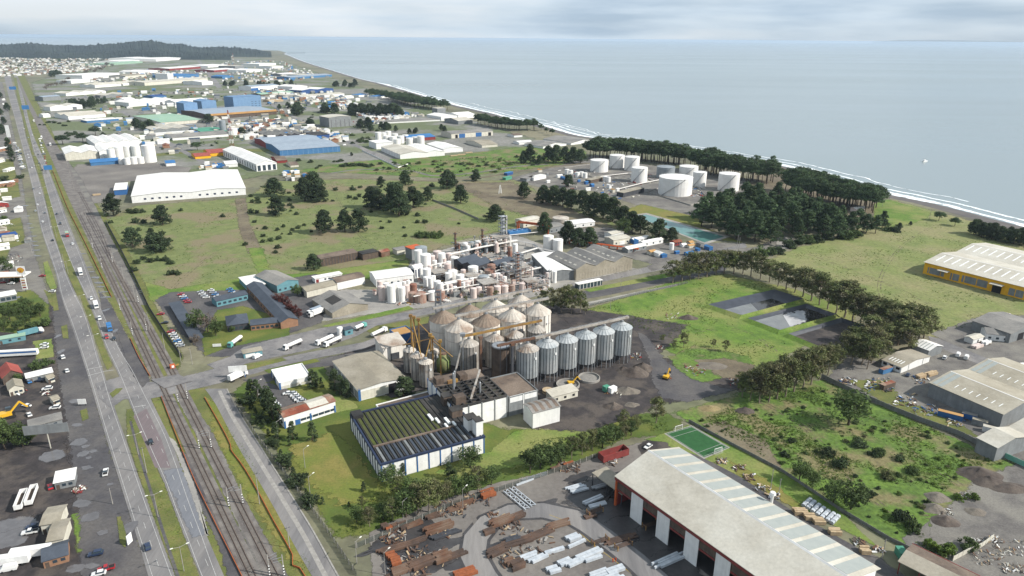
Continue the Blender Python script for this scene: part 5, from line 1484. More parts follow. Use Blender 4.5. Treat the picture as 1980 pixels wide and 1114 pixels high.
# steel process frames with vessels
def frame_unit(label, p, w, d, h, lv, m='steel', seed=1):
 t = thing('process_rack', label, 'frame', V(p), rz, 'process frames of the works')
 q = random.Random(seed)
 nx, ny = max(2, int(w / 4)), max(2, int(d / 4))
 for i in range(nx + 1):
  for k in range(ny + 1): MB().box(w * i / nx - .15, w * i / nx + .15, d * k / ny - .15, d * k / ny + .15, 0, h).obj('post', m, t)
 for z_ in range(lv):
  zz = h * (z_ + 1) / lv
  MB().box(w * (.0 if z_ % 2 else .35), w * (.6 if z_ % 2 else 1), -.3, d + .3, zz - .12, zz + .1).obj('deck', 'galv_old', t)
  rl_ = MB()
  for (x0, y0, x1, y1) in ((0, 0, w, 0), (w, 0, w, d), (w, d, 0, d), (0, d, 0, 0)): rl_.beam((x0, y0, zz + 1.1), (x1, y1, zz + 1.1), .09)
  rl_.obj('railing', 'paint_yellow' if seed % 2 else 'pipe_white', t)
  for k in range(int(w * d / 22) + 1):
   x, y, r_ = q.uniform(1, w - 1), q.uniform(1, d - 1), q.uniform(.5, 1.1)
   if q.random() < .5: MB().cyl(x, y, [(r_, zz - h / lv + .2), (r_, zz - .6), (r_ * .4, zz - .2)], 12).obj('vessel', q.choice(W_), t, smooth=False)
   else: MB().tube((x - 1.6, y, zz - h / lv + 1.2), (x + 1.6, y, zz - h / lv + 1.2), r_ * .8, 12).obj('vessel', q.choice(W_), t)
  for k in range(5):
   x, y = q.uniform(0, w), q.uniform(0, d)
   MB().tube((x, -1, zz - q.uniform(.4, 2)), (x, d + 1, zz - q.uniform(.4, 2)), .16, 6).obj('pipe', q.choice(['pipe_white', 'pipe_white', 'tank_rust', 'steel']), t)
   MB().tube((-1, y, zz - q.uniform(.4, 2)), (w + 1, y, zz - q.uniform(.4, 2)), .16, 6).obj('pipe', q.choice(['pipe_white', 'tank_pink', 'steel']), t)
 return t
frame_unit('open steel process frame before the tallest column', (940, 490), 22, 12, 12, 3, seed=1)
frame_unit('teal grey process frame between the stacks', (893, 496), 18, 10, 9, 2, 'wall_teal', seed=2)
frame_unit('pipe filled process frame under the caged column', (985, 548), 18, 14, 10, 3, seed=3)
frame_unit('low process frame among the front tanks', (935, 570), 20, 12, 7, 2, seed=4)
frame_unit('low process frame beside the white towers', (840, 545), 18, 10, 6, 2, seed=5)
frame_unit('process frame left of the white shed', (1020, 566), 16, 10, 7, 2, seed=6)
frame_unit('process frame with rusty vessels in the middle', (905, 552), 14, 9, 6, 2, seed=7)
frame_unit('process frame in the back tank group', (872, 512), 16, 10, 7, 2, seed=8)
for i, (lab, pts, n_p, z_) in enumerate((
  ('long white pipe bridge behind the green sheds', [(872, 508), (930, 494), (1000, 480)], 4, 7), ('white pipe bridge across the front of the works', [(845, 570), (900, 556), (985, 540)], 3, 6), ('white pipe bridge from the caged column to the shed', [(990, 545), (1045, 532), (1100, 518)], 3, 6),
  ('pipe bridge beside the white towers', [(812, 530), (870, 518), (905, 512)], 3, 5), ('grey pipe bridge round the dark sheds', [(905, 500), (938, 530), (1000, 520)], 2, 4), ('rust red pipe bridge toward the twin tanks', [(995, 500), (1040, 486), (1100, 500)], 3, 3),
  ('pale pipe bridge along the front street', [(800, 590), (870, 575), (960, 560)], 2, 6), ('pipe bridge behind the works by the field', [(900, 478), (960, 464), (1040, 455)], 2, 3), ('pipe bridge between front and middle tanks', [(860, 560), (930, 545), (990, 528)], 3, 5), ('low pipe bridge by the cooling fans', [(990, 470), (1030, 478), (1060, 500)], 3, 3))):
 pipe_run(lab, pts, n_p, z_, sp=.8, r=.26, name='pipe_bridge')
low_wall('long pale retaining wall round the dark green sheds', [(890, 505), (945, 538), (1000, 525), (1010, 515)], 2.4, .5, 'wall_cream', name='retaining_wall')
for i, x in enumerate((996, 1001, 1006)):
 pass
t = thing('cooling_unit', 'row of blue cooling fans behind the works', 'cooler', G(985, 458), rz)
MB().box(0, 22, 0, 8, 1, 4).obj('casing', 'roof_blue', t)
for i in range(4): MB().cyl(3 + i * 5.3, 4, [(2, 4), (2, 4.8), (1.7, 4.8), (1.7, 4.2)], 16).obj('fan', 'wall_skyblue', t)
t = thing('gantry_frame', 'orange portal frame of pipes behind the works', 'frame', G(1000, 446), rz - .9)
for i in range(2):
 for y in (0, 4): MB().box(i * 30 - .5, i * 30 + .5, y - .4, y + .4, 0, 8).obj('post', 'paint_orange', t)
for y in (0, 4): MB().box(-1, 31, y - .4, y + .4, 7.2, 8.2).obj('beam', 'paint_orange', t)
t = thing('pipe_trestle', 'orange pipe trestle beside the triple sheds', 'trestle', G(1100, 472), rz - .9)
for k in range(4): MB().tube((0, k * .9, 3), (60, k * .9, 3), .4, 6).obj('pipe', 'paint_orange', t)
for k in range(9): MB().box(k * 7 - .2, k * 7 + .2, 0, 3, 0, 3).obj('post', 'paint_orange', t)
# works buildings
building('process_hall', 'white steam hall with dark window slots and curved top', (802, 540), (818, 536), ('px', 518), Cpx=(777, 519), roof='gx', rise=1.2, wall='wall_white', top='roof_white', items=row('window', 'f', 3, 1, 1.1, 6, 'trim_navy') + row('window', 'l', 4, 1, 1.1, 6, 'trim_navy'))
building('process_hall', 'long low white hall joined to the steam hall', (728, 556), (800, 546), 6, D=18, roof='gx', rise=1.6, wall='wall_white', top='roof_white', items=row('window', 'f', 6, 1.2, 1.6, 1.6, 'glass'))
building('process_hall', 'bright white flat roofed hall before grey sheds', (1062, 545), (1112, 541), ('px', 527), Cpx=(1012, 493), roof='gy', rise=1.4, wall='wall_grey', top='roof_white')
building('triple_shed', 'three joined grey gable sheds with pale wall boards', (1113, 543), (1222, 521), ('px', 521), Cpx=(1063, 495), roof='gy', rise=3.4, wall='roof_tan', top='roof_grey', bays=3, cat='shed',
  strips=[(s_, .12 + .16 * i, .2 + .16 * i, .3, .42, 'roof_pale') for s_ in range(6) for i in range(5)], items=row('wall_board', 'f', 20, .2, 1.6, 4.5, 'roof_tan', proud=.12))
building('dark_shed', 'dark green sheds with gabled roof inside retaining wall', (916, 532), (950, 521), 6, D=24, roof='gx', rise=2.6, wall='wall_dark', top='roof_slate', bays=2, items=[('door', 'l', .4, 0, 6, 5, 'opening')], cat='shed')
building('dark_shed', 'small dark gabled shed before the larger dark sheds', (962, 527), (996, 518), 5, D=12, roof='gx', rise=2.4, wall='wall_dark', top='roof_slate', items=[('door', 'l', .5, 0, 5, 4, 'opening')], cat='shed')
building('gable_store', 'grey gabled store with white trucks at its side', (643, 616), (712, 599), ('px', 605), Cpx=(614, 577), roof='gy', rise=3.6, wall='roof_tan', top='roof_grey', strips=[(0, .3, .7, .35, .9, 'roof_dark')], items=row('wall_board', 'f', 10, .2, 2, 3, 'roof_tan'))
building('long_store', 'long white store with tan roof beside red leaved trees', (594, 576), (652, 562), 4.5, D=11, roof='gx', rise=1.4, wall='wall_cream', top='roof_tan', items=[('door', 'l', .4, 0, 4, 3, 'trim_navy')])
building('long_store', 'white store with tan roof continuing the long store', (653, 561), (706, 549), 5.5, D=12, roof='gx', rise=1.4, wall='wall_white', top='roof_brown')
building('pavilion', 'grey double gabled pavilion with teal walls', (537, 567), (578, 556), 5.5, D=30, roof='gy', rise=2.2, wall='wall_teal', top='roof_grey', items=row('window', 'f', 4, 1.2, 1.6, 1.4, 'glass'))
building('pavilion', 'white flat roofed pavilion beside the staff car park', (482, 566), (514, 560), 4, D=24, roof='flat', wall='wall_teal', top='roof_white')
building('office_wing', 'low teal walled office wing with slate roof by lawn', (420, 594), (480, 580), 4, D=9, roof='gx', rise=1, wall='wall_teal', top='roof_slate', items=row('window', 'f', 6, 1.2, 2, 1.4, 'glass'))
building('office_wing', 'long slate roofed office wing running toward the street', (544, 637), (577, 630), 4.5, D=78, roof='gy', rise=2, wall='wall_brick', top='roof_slate', items=row('window', 'l', 12, 1.2, 2.5, 1.4, 'glass'))
building('office_wing', 'slate hipped office pavilion beside the lawn', (441, 642), (482, 636), 4, D=16, roof='hip', rise=2.6, wall='wall_dark', top='roof_slate', items=row('window', 'f', 4, 1, 2, 1.4, 'glass'))
building('office_wing', 'low slate roofed link between office wings', (486, 640), (540, 634), 3.6, D=9, roof='gx', rise=1.2, wall='wall_brick', top='roof_slate', items=row('window', 'f', 6, 1, 1.8, 1.4, 'glass'))
building('rust_shed', 'long dark brown open shed with rusty roof in the field', (622, 516), (692, 502), 6, D=8, roof='shed', rise=1, wall='wall_brown', top='roof_brown', items=row('post', 'f', 12, 0, .3, 6, 'steel_dark', proud=.2))
building('rust_shed', 'dark brown shed next to the long open shed', (702, 504), (732, 498), 5, D=9, roof='flat', wall='wall_brown', top='roof_dark')
building('rust_shed', 'small rusty red shed near the tank house', (738, 498), (754, 494), 4, D=7, roof='gx', rise=1, wall='rust', top='roof_rust')
building('small_office', 'small white cabin near the rusty red shed', (768, 494), (790, 490), 4, D=8, roof='flat', wall='wall_cream', top='roof_grey')
building('cabin', 'long white cabin with red end wall on the lawn', (610, 548), (662, 538), 3.4, D=6, roof='flat', wall='wall_white', top='roof_white', items=[('door', 'f', .08, .2, 2, 2.4, 'wall_red')] + row('window', 'f', 5, 1.2, 1.4, 1.2, 'glass', u0=.3))
building('guard_house', 'tiny teal guard house between tanker trucks', (668, 650), (683, 646), 3.6, D=4, roof='flat', wall='wall_teal', top='roof_slate', items=[('window', 'f', .5, 1.2, 1.6, 1.2, 'glass')], cat='hut')
tank('white upright tank beside the teal guard house', (658, 650), 11, 634, stair=False, n=16, group='gate tanks')
building('guard_house', 'low white and teal gate hut with van beside it', (472, 694), (508, 687), 3, D=5, roof='flat', wall='wall_teal', top='roof_tan', items=[('wall_panel', 'f', .35, .3, 5, 2, 'wall_white')], cat='hut')
building('bus_shelter', 'long white glazed shelter beside the street', (1118, 560), (1164, 551), 3.6, D=4, roof='flat', wall='glass', top='roof_white', cat='shelter', items=row('post', 'f', 7, 0, .3, 3.5, 'wall_white'))
for lab, A_, B_, h_, D_, wm, rm_ in (
  ('round roofed white shed behind the works', (1012, 441), (1046, 434), 6, 12, 'wall_cream', 'roof_pale'), ('grey low warehouse behind the works', (1062, 452), (1090, 446), 5, 14, 'wall_grey', 'roof_grey'),
  ('white long roofed store beside the pine trees', (1105, 442), (1150, 437), 4, 14, 'wall_white', 'roof_white'), ('cream house in the contractor yard', (1186, 476), (1218, 470), 5, 12, 'wall_cream', 'roof_pale'),
  ('white cabin in the contractor yard', (1182, 462), (1206, 457), 4, 9, 'wall_white', 'roof_pale'), ('grey cabin row in the contractor yard', (1214, 490), (1250, 482), 3.4, 7, 'wall_grey', 'roof_white'),
  ('white container row in the contractor yard', (1244, 478), (1282, 470), 3.4, 6, 'wall_white', 'roof_white'), ('second white container row in the contractor yard', (1226, 472), (1256, 466), 3.4, 6, 'wall_white', 'roof_white'), ('brown container beside the white tank', (1305, 476), (1318, 473), 3, 6, 'wall_red', 'roof_rust')):
 building('yard_building', lab, A_, B_, h_, D=D_, roof='gx', rise=1, wall=wm, top=rm_, items=row('window', 'f', 3, 1.2, 1.6, 1.4, 'glass'))
tank('low round grey tank behind the works', (1084, 432), 32, 420, 'silo_cap', stair=False, group='gate tanks')
tank('white upright tank in the contractor yard', (1298, 484), 9, 470, stair=False, n=16, group='gate tanks')

# ---------------------------------------------------------------- industrial park and far buildings
def fb(label, xl, xr, y, hpx, dpx, wall='wall_white', top='roof_white', roof='gx', rise=None, bays=1, name='warehouse', items=(), strips=(), sl=None, cat='building', group='industrial park buildings'):
 """front wall from (xl, y) to xr, hpx tall; dpx = how far the roof reaches up the picture"""
 sl = -0.075 if sl is None else sl
 A_, B_ = (xl, y), (xr, y + sl * (xr - xl))
 h = max(3, up(V(A_), y - hpx))
 b, c = G(xl, y - hpx, h), G(xl, y - hpx - dpx, h)
 D = max(6, (c - b).length * (1.1 if y > 240 else .75 if y > 228 else .42))
 r_ = rise if rise is not None else min(3.5, D * .07)
 return building(name, label, A_, B_, h, D=D, roof=roof, rise=r_, wall=wall, top=top, bays=bays, over=.5, items=items, strips=strips, cat=cat, group=group)
w_, c_, g_w, b_ = 'wall_white', 'wall_cream', 'wall_grey', 'wall_blue'
fb('huge white warehouse with row of square windows beside the railway', 256, 476, 393, 13, 36, w_, 'roof_white', 'gy', 2, 2, items=row('window', 'f', 6, 2.6, 2.4, 1.8, 'trim_navy', .08, .45) + row('window', 'f', 6, 2.6, 2.4, 1.8, 'trim_navy', .55, .95))
fb('small white roofed blue annex left of huge white warehouse', 222, 246, 378, 10, 12, 'trim_blue', 'roof_white', 'flat', name='annex')
fb('two joined cream sheds beside the white upright tanks', 128, 192, 311, 13, 11, c_, 'roof_white', 'gy', 3, 2)
fb('white shed between cream sheds and tanks', 194, 214, 307, 14, 10, w_, 'roof_white', 'gy', 2)
fb('row of four white arched sheds behind the upright tanks', 185, 275, 288, 10, 12, w_, 'roof_white', 'gy', 3, 4)
fb('blue roofed office before the white upright tanks', 176, 231, 321, 6, 6, b_, 'roof_blue', 'gx')
fb('white and blue pump house near the road fork', 322, 340, 322, 6, 5, w_, 'roof_blue', 'gx', name='pump_house')
for i, (x, y, w, yt) in enumerate(((217, 309, 14, 287), (232, 307, 16, 283), (249, 305, 17, 281), (265, 305, 16, 281), (291, 315, 24, 279), (236, 318, 11, 306), (247, 319, 12, 305), (260, 318, 13, 303), (273, 317, 13, 303))):
 tank('white upright tank in the oil depot ' + ('tallest, nearest the road' if i == 4 else 'back row' if i < 4 else 'low front row'), (x, y), w, yt, stair=False, n=24, group='upright tanks of the oil depot')
fb('long white hall with dark side windows and tall openings', 497, 536, 332, 14, 30, w_, 'roof_white', 'gy', 4, items=row('window', 'l', 14, 1, 3, 6, 'steel_dark') + row('door', 'f', 4, .5, 4, 7, 'glass'), sl=-.1)
fb('small arched white shed beside the long white hall', 437, 460, 324, 6, 6, w_, 'roof_white', 'gx', name='shed')
fb('red roofed canteen with yellow end wall', 404, 456, 303, 6, 7, 'wall_yellow', 'roof_red', 'gx', 3, name='canteen')
fb('lower red roofed canteen wing', 378, 408, 308, 5, 6, 'wall_yellow', 'roof_red', 'gx', 2, name='canteen')
fb('bright blue walled hall with pale ribbed roof', 542, 658, 302, 11, 15, b_, 'roof_bluegrey', 'gx', 3, items=row('pilaster', 'f', 12, 0, .6, 8, 'wall_skyblue'))
fb('dark red walled hall behind the bright blue hall', 519, 625, 289, 10, 12, 'wall_red', 'roof_bluegrey', 'gx', 3)
fb('brown roofed store before the blue hall', 536, 556, 316, 5, 8, 'wall_red', 'roof_brown', 'gx')
fb('low brown roofed store with cream end wall', 562, 578, 324, 4, 6, c_, 'roof_brown', 'gx')
fb('long orange eaved hall with pale roof', 406, 536, 231, 8, 16, 'wall_brown', 'roof_bluegrey', 'gx', 3, items=[('fascia', 'f', .5, 7, 150, 4, 'roof_orange', 1.2)])
fb('tall sky blue block with window rows', 453, 506, 212, 24, 6, 'wall_skyblue', 'wall_skyblue', 'flat', items=row('window', 'f', 3, 5, 4, 1.2, 'glass', .6, 1) + row('window', 'f', 3, 10, 4, 1.2, 'glass', .6, 1) + row('window', 'f', 3, 15, 4, 1.2, 'glass', .6, 1), name='factory_block')
fb('mid blue factory block left of tall one', 392, 420, 216, 20, 6, 'wall_skyblue', 'wall_skyblue', 'gy', 3, name='factory_block')
fb('westernmost blue factory tower block', 358, 384, 222, 22, 6, 'wall_skyblue', 'wall_skyblue', 'gy', 3, name='factory_block')
fb('large mint green roofed hall', 312, 390, 243, 6, 14, c_, 'roof_mint', 'gx', 2)
fb('row of pale grey sheds below mint green hall', 297, 370, 258, 6, 8, g_w, 'roof_pale', 'gy', 2.5, 3)
fb('sea green roofed shed', 393, 440, 261, 4, 9, g_w, 'roof_green', 'gx', 2)
fb('long low grey shed with white front', 334, 442, 272, 5, 7, w_, 'roof_grey', 'gx')
fb('long white boundary wall roof before the grey sheds', 284, 392, 264, 2, 2, w_, 'roof_white', 'flat', name='low_store')
fb('dark barrel vaulted sheds in a row', 522, 590, 272, 8, 8, 'wall_dark', 'roof_grey', 'gy', 3, 5)
fb('deep blue cube office with flat roof', 606, 638, 271, 9, 6, 'roof_deepblue', 'roof_dark', 'flat', name='office_block')
fb('small blue hipped roof by cube office', 582, 612, 273, 5, 4, b_, 'roof_blue', 'hip', 2)
fb('grey ribbed box silo hall beside the coast trees', 637, 680, 247, 19, 4, g_w, 'roof_pale', 'gy', 2, items=row('pilaster', 'f', 5, 0, .8, 14, 'wall_dark'))
fb('white complex of joined sheds near the blue blocks', 250, 340, 207, 8, 9, w_, 'roof_white', 'gy', 4, 4)
fb('white tall shed at the west end of white complex', 241, 262, 200, 8, 5, w_, 'roof_white', 'gx')
fb('blue roofed low shed behind white complex', 296, 322, 190, 3, 5, b_, 'roof_deepblue', 'gx')
fb('big white factory shed with curved roof beside blue towers', 340, 402, 205, 7, 7, w_, 'roof_white', 'gx', 5)
fb('two white gabled sheds beside dark tree clump', 98, 160, 215, 8, 5, w_, 'roof_pale', 'gy', 4, 2)
fb('white shed group beside the railway field', 133, 205, 232, 7, 8, w_, 'roof_pale', 'gx', bays=2)
fb('small white shed with dark door near the railway', 84, 98, 228, 6, 4, w_, 'roof_white', 'gx')
fb('white workshop row with blue base', 168, 230, 238, 4, 4, b_, 'roof_white', 'flat')
fb('grey low sheds left of dark tree clump', 84, 118, 196, 8, 4, g_w, 'roof_bluegrey', 'gx')
fb('pale ridge roofed sheds behind dark tree clump', 128, 205, 186, 5, 5, w_, 'roof_pale', 'gy', 4, 3)
fb('pale sheds right of dark tree clump', 205, 255, 190, 5, 6, g_w, 'roof_pale', 'gy', 4, 2)
fb('very long white factory across the far yards', 280, 402, 166, 6, 6, c_, 'roof_pale', 'gx')
fb('white end hall of the very long factory', 391, 412, 165, 6, 6, w_, 'roof_white', 'gx')
fb('long pale factory continuing west', 184, 280, 170, 5, 5, w_, 'roof_pale', 'gx', bays=2)
fb('large white flat roofed mill', 160, 232, 154, 8, 6, w_, 'roof_white', 'flat')
fb('white mill front block', 138, 175, 162, 6, 4, w_, 'roof_white', 'flat')
fb('cream hall with tan roof in the far yards', 243, 282, 152, 5, 4, c_, 'roof_tan', 'gx')
fb('white sheds above cream hall', 268, 305, 143, 4, 4, w_, 'roof_white', 'gy', 4, 2)
fb('cluster of blue roofed sheds in the far yards', 342, 385, 152, 5, 6, b_, 'roof_blue', 'gy', 3, 3)
fb('white office tower in the far yards', 325, 336, 154, 11, 3, w_, 'roof_white', 'flat', name='office_block')
fb('long red fronted warehouse', 328, 388, 137, 4, 4, 'wall_red', 'roof_white', 'gx')
fb('long white warehouse at the far end of yards', 302, 368, 119, 4, 4, w_, 'roof_white', 'gx')
fb('white warehouse left of the far end one', 262, 296, 117, 4, 3, w_, 'roof_white', 'gx')
fb('pale green edged warehouse', 205, 276, 127, 3, 3, 'roof_mint', 'roof_mint', 'gx')
fb('white flat warehouse beside pale green one', 230, 270, 122, 3, 3, w_, 'roof_white', 'gx')
fb('white sheds with red front east of the far avenue', 414, 456, 140, 4, 4, 'wall_red', 'roof_white', 'gx')
fb('long white shed east of the far avenue', 402, 440, 131, 3, 5, w_, 'roof_white', 'gx')
fb('blue gabled shed east of the far avenue', 430, 452, 152, 4, 3, b_, 'roof_blue', 'gy', 4)
fb('white tall factory near the far cape', 502, 534, 131, 7, 3, w_, 'roof_white', 'flat')
fb('white low factory near the far cape', 526, 548, 133, 4, 3, w_, 'roof_pale', 'gx')
fb('pale tower factory near the far avenue', 455, 472, 134, 6, 3, g_w, 'roof_pale', 'flat')
fb('white sheds below the pale tower factory', 476, 508, 141, 5, 4, w_, 'roof_white', 'gy', 3, 2)
fb('long light blue shed near the beach', 562, 642, 154, 4, 4, b_, 'roof_bluegrey', 'gx')
fb('grey flat shed near the beach', 546, 574, 148, 4, 3, g_w, 'roof_white', 'gx')
fb('pale hipped shed near the beach', 586, 606, 150, 5, 4, w_, 'roof_pale', 'hip', 3)
fb('white hall with blue corner', 486, 540, 176, 8, 5, w_, 'roof_bluegrey', 'gx', 3, items=[('wall_panel', 'f', .12, 0, 30, 8, 'trim_blue', .3)])
fb('large white gabled hall in the middle distance', 566, 594, 176, 8, 6, w_, 'roof_white', 'gy', 4)
fb('royal blue hall with white roof', 584, 645, 182, 7, 6, 'roof_deepblue', 'roof_white', 'gy', 3, 2)
fb('long pale shed with blue west end', 582, 666, 192, 5, 5, w_, 'roof_pale', 'gx', items=[('wall_panel', 'f', .08, 0, 28, 6, 'trim_blue', .3)])
fb('light green roofed yard shed', 505, 585, 186, 3, 5, 'wall_brown', 'roof_mint', 'gx')
fb('pale drum house before light green shed', 553, 576, 192, 7, 5, g_w, 'roof_pale', 'flat')
fb('timber stacks shed with straw roof', 521, 548, 198, 3, 4, 'timber', 'timber', 'gx', name='open_shed')
fb('blue hipped roof among the coast pines, right one', 727, 756, 191, 4, 4, w_, 'roof_blue', 'hip', 3, name='school_block')
fb('blue hipped roof among the coast pines, left one', 694, 716, 188, 4, 4, w_, 'roof_blue', 'hip', 3, name='school_block')
fb('white low house left of the blue hipped roofs', 668, 684, 191, 4, 3, w_, 'roof_white', 'gx', name='low_house')
fb('grey flat cannery with tall white tower', 730, 860, 240, 3, 6, w_, 'roof_grey', 'flat', sl=-.05)
fb('tall pale tower of the cannery', 846, 862, 226, 16, 4, g_w, 'roof_pale', 'flat', name='cannery_tower')
fb('white gabled cannery hall', 853, 884, 234, 8, 7, w_, 'roof_white', 'gy', 3)
fb('white cannery wing by the pine belt', 886, 918, 230, 7, 6, w_, 'roof_white', 'gx')
fb('grey cannery store at the right', 886, 914, 241, 7, 5, g_w, 'roof_pale', 'gx')
fb('long grey workshop with blue gates', 873, 953, 268, 9, 5, c_, 'roof_grey', 'gx', items=[('gate', 'f', .25, 0, 12, 7, 'trim_blue'), ('gate', 'f', .65, 0, 12, 7, 'trim_blue'), ('gate', 'f', .92, 0, 6, 6, 'opening'), ('gate', 'f', .12, 0, 5, 6, 'opening')])
fb('cream low hall before the workshop', 932, 962, 286, 5, 9, c_, 'roof_tan', 'gx', name='low_hall')
fb('blue gabled shed behind the white tank group', 790, 842, 274, 6, 6, 'wall_red', 'roof_blue', 'gx', 3)
fb('long grey roofed shed near the shore pines', 1014, 1050, 282, 4, 8, w_, 'roof_grey', 'gx', sl=.16)
fb('second long grey shed near the shore pines', 1050, 1104, 272, 3, 8, w_, 'roof_grey', 'gx', sl=.16)
fb('small white hall with brown roof near the shore', 994, 1010, 266, 4, 3, w_, 'roof_brown', 'gx')
fb('white stable row near the shore', 1004, 1030, 280, 4, 3, w_, 'roof_white', 'gx')
fb('wide white timber mill with ribbed roof', 774, 828, 308, 9, 15, w_, 'roof_pale', 'gy', 3, items=row('post', 'l', 12, 0, .5, 8, 'steel_dark'))
fb('second white timber mill hall', 820, 860, 304, 8, 14, w_, 'roof_white', 'gy', 3)
fb('third white timber mill hall near timber stacks', 858, 895, 296, 7, 11, w_, 'roof_white', 'gy', 3)
fb('white office beside the timber mill', 728, 760, 289, 12, 5, w_, 'roof_white', 'flat')
for i, (x, y, w, yt) in enumerate(((732, 275, 12, 255), (742, 274, 12, 256), (751, 272, 12, 253), (748, 281, 12, 262), (760, 282, 12, 263), (768, 286, 14, 268), (775, 278, 14, 262), (784, 272, 12, 260), (792, 282, 14, 266), (803, 280, 13, 264), (814, 282, 14, 262), (764, 270, 12, 258))):
 tank('white tank of the timber mill group', (x, y), w, yt, stair=False, n=20, group='white tanks beside the timber mill')
for i, (x, y, w, yt) in enumerate(((432, 257, 12, 232), (452, 262, 16, 247))): tank(('pale silo below the orange eaved hall', 'white round tank below the orange eaved hall')[i], (x, y), w, yt, 'tank_white' if i else 'tank_grey', stair=False, n=20, group='round tanks of the park')
# red and white radio mast, small masts
def mast(label, p, ytop, w, ms, name='radio_mast', cat='mast'):
 c = V(p)
 h = up(c, ytop)
 t = thing(name, label, cat, (c.x, c.y, 0))
 n = 9
 for k in range(n):
  z0, z1_ = h * k / n, h * (k + 1) / n
  a, b = w * (1 - .8 * k / n) / 2, w * (1 - .8 * (k + 1) / n) / 2
  mb = MB()
  for sx, sy in ((-1, -1), (1, -1), (1, 1), (-1, 1)):
   mb.beam((sx * a, sy * a, z0), (sx * b, sy * b, z1_), .28)
   mb.beam((sx * a, sy * a, z0), (-sy * b, sx * b, z1_), .18)
  mb.obj('mast_section', ms[k % len(ms)], t)
 MB().box(-.1, .1, -.1, .1, h, h + 3).obj('antenna', 'steel', t)
 return t
mast('red and white lattice radio mast in the industrial park', (449, 285), 213, 5, ['wall_red', 'wall_white'])
mast('thin lattice mast near the far cape', (453, 132), 103, 9, ['wall_red', 'wall_white'])
mast('white obelisk-like mast in the open field', (967, 374), 358, 3.5, ['wall_white'], 'beacon_mast')
# billboards and blue road signs beside the highway
def sign(label, p, w, h, z, m, posts=2, rz_=GRID, name='road_sign', text=None, cat='sign', bm='steel_dark'):
 c = V(p)
 t = thing(name, label, cat, (c.x, c.y, 0), rz_)
 MB().box(-w / 2, w / 2, -.12, .12, z, z + h).obj('panel', m, t)
 for k in range(posts):
  x = 0 if posts == 1 else (-w * .35 + w * .7 * k / (posts - 1))
  MB().box(x - .15, x + .15, .13, .4, 0, z + h * .8).obj('post', bm, t)
 return t
sign('blue direction sign over the right carriageway nearest oil depot', (95, 336), 9, 5.5, 5, 'roof_blue', 2, R(20))
sign('blue direction sign far up the highway', (51, 217), 14, 9, 6, 'roof_blue', 2, R(20))
sign('blue gantry sign at the far junction', (26, 178), 18, 9, 7, 'roof_blue', 2, R(20))
t = sign('tall white fuel station pylon with yellow shell emblem', (50, 565), 5.5, 6, 12.5, 'wall_white', 1, R(8), name='fuel_sign')
em = []
for i in range(13):
 q = math.pi * (0.05 + .9 * i / 12)
 em.append((2.0 * math.cos(q) * (1 + .06 * (i % 2)), 15.2 + 2.1 * math.sin(q) * (1 + .06 * (i % 2))))
em += [(-.7, 14.0), (.7, 14.0)]
spec('shell_red', C(206, 70, 50), rough=.6)
spec('shell_yellow', C(240, 196, 60), rough=.6)
MB().prism([(x * 1.15, 15.1 + (z - 15.1) * 1.12) for x, z in em], -.2, -.13, 'y').obj('emblem_border', 'shell_red', t)
MB().prism(em, -.26, -.201, 'y').obj('emblem', 'shell_yellow', t)
for i in range(5):
 q = math.pi * (.2 + .15 * i)
 MB().beam((0, -.28, 14.3), (1.7 * math.cos(q), -.28, 15.2 + 1.8 * math.sin(q)), .12, .05).obj('emblem_ray', 'shell_red', t)
MB().box(-1.6, 1.6, -.2, .2, 2, 10).obj('price_panel', 'wall_white', t)
for i in range(4): MB().box(-1.1, 1.1, -.27, -.2, 3 + i * 1.7, 3.9 + i * 1.7).obj('price_row', 'roof_orange' if i % 2 else 'wall_red', t)
sign('blank white billboard on a tall post by the dark lot', (98, 868), 17, 4.2, 7.5, 'wall_grey', 1, R(12), name='billboard', bm='wall_cream')
sign('white advertising panel at the roadside bus stop', (160, 785), 3.6, 2.6, 1, 'wall_white', 2, R(8), name='billboard')
sign('white signboard with blue posts at the plant gate', (462, 731), 9, 3.4, 3.5, 'wall_white', 2, R(10), name='gate_board', bm='trim_blue')
sign('white name board on the office lawn', (420, 672), 4.5, 1.6, .6, 'wall_white', 2, R(10), name='name_board')
sign('white totem tower sign left of the highway', (18, 268), 6, 20, 2, 'wall_white', 1, R(10), name='totem_sign')
sign('small white roadside board beside the highway island', (252, 1052), 2.4, 3.6, .4, 'wall_white', 2, R(80), name='roadside_board')

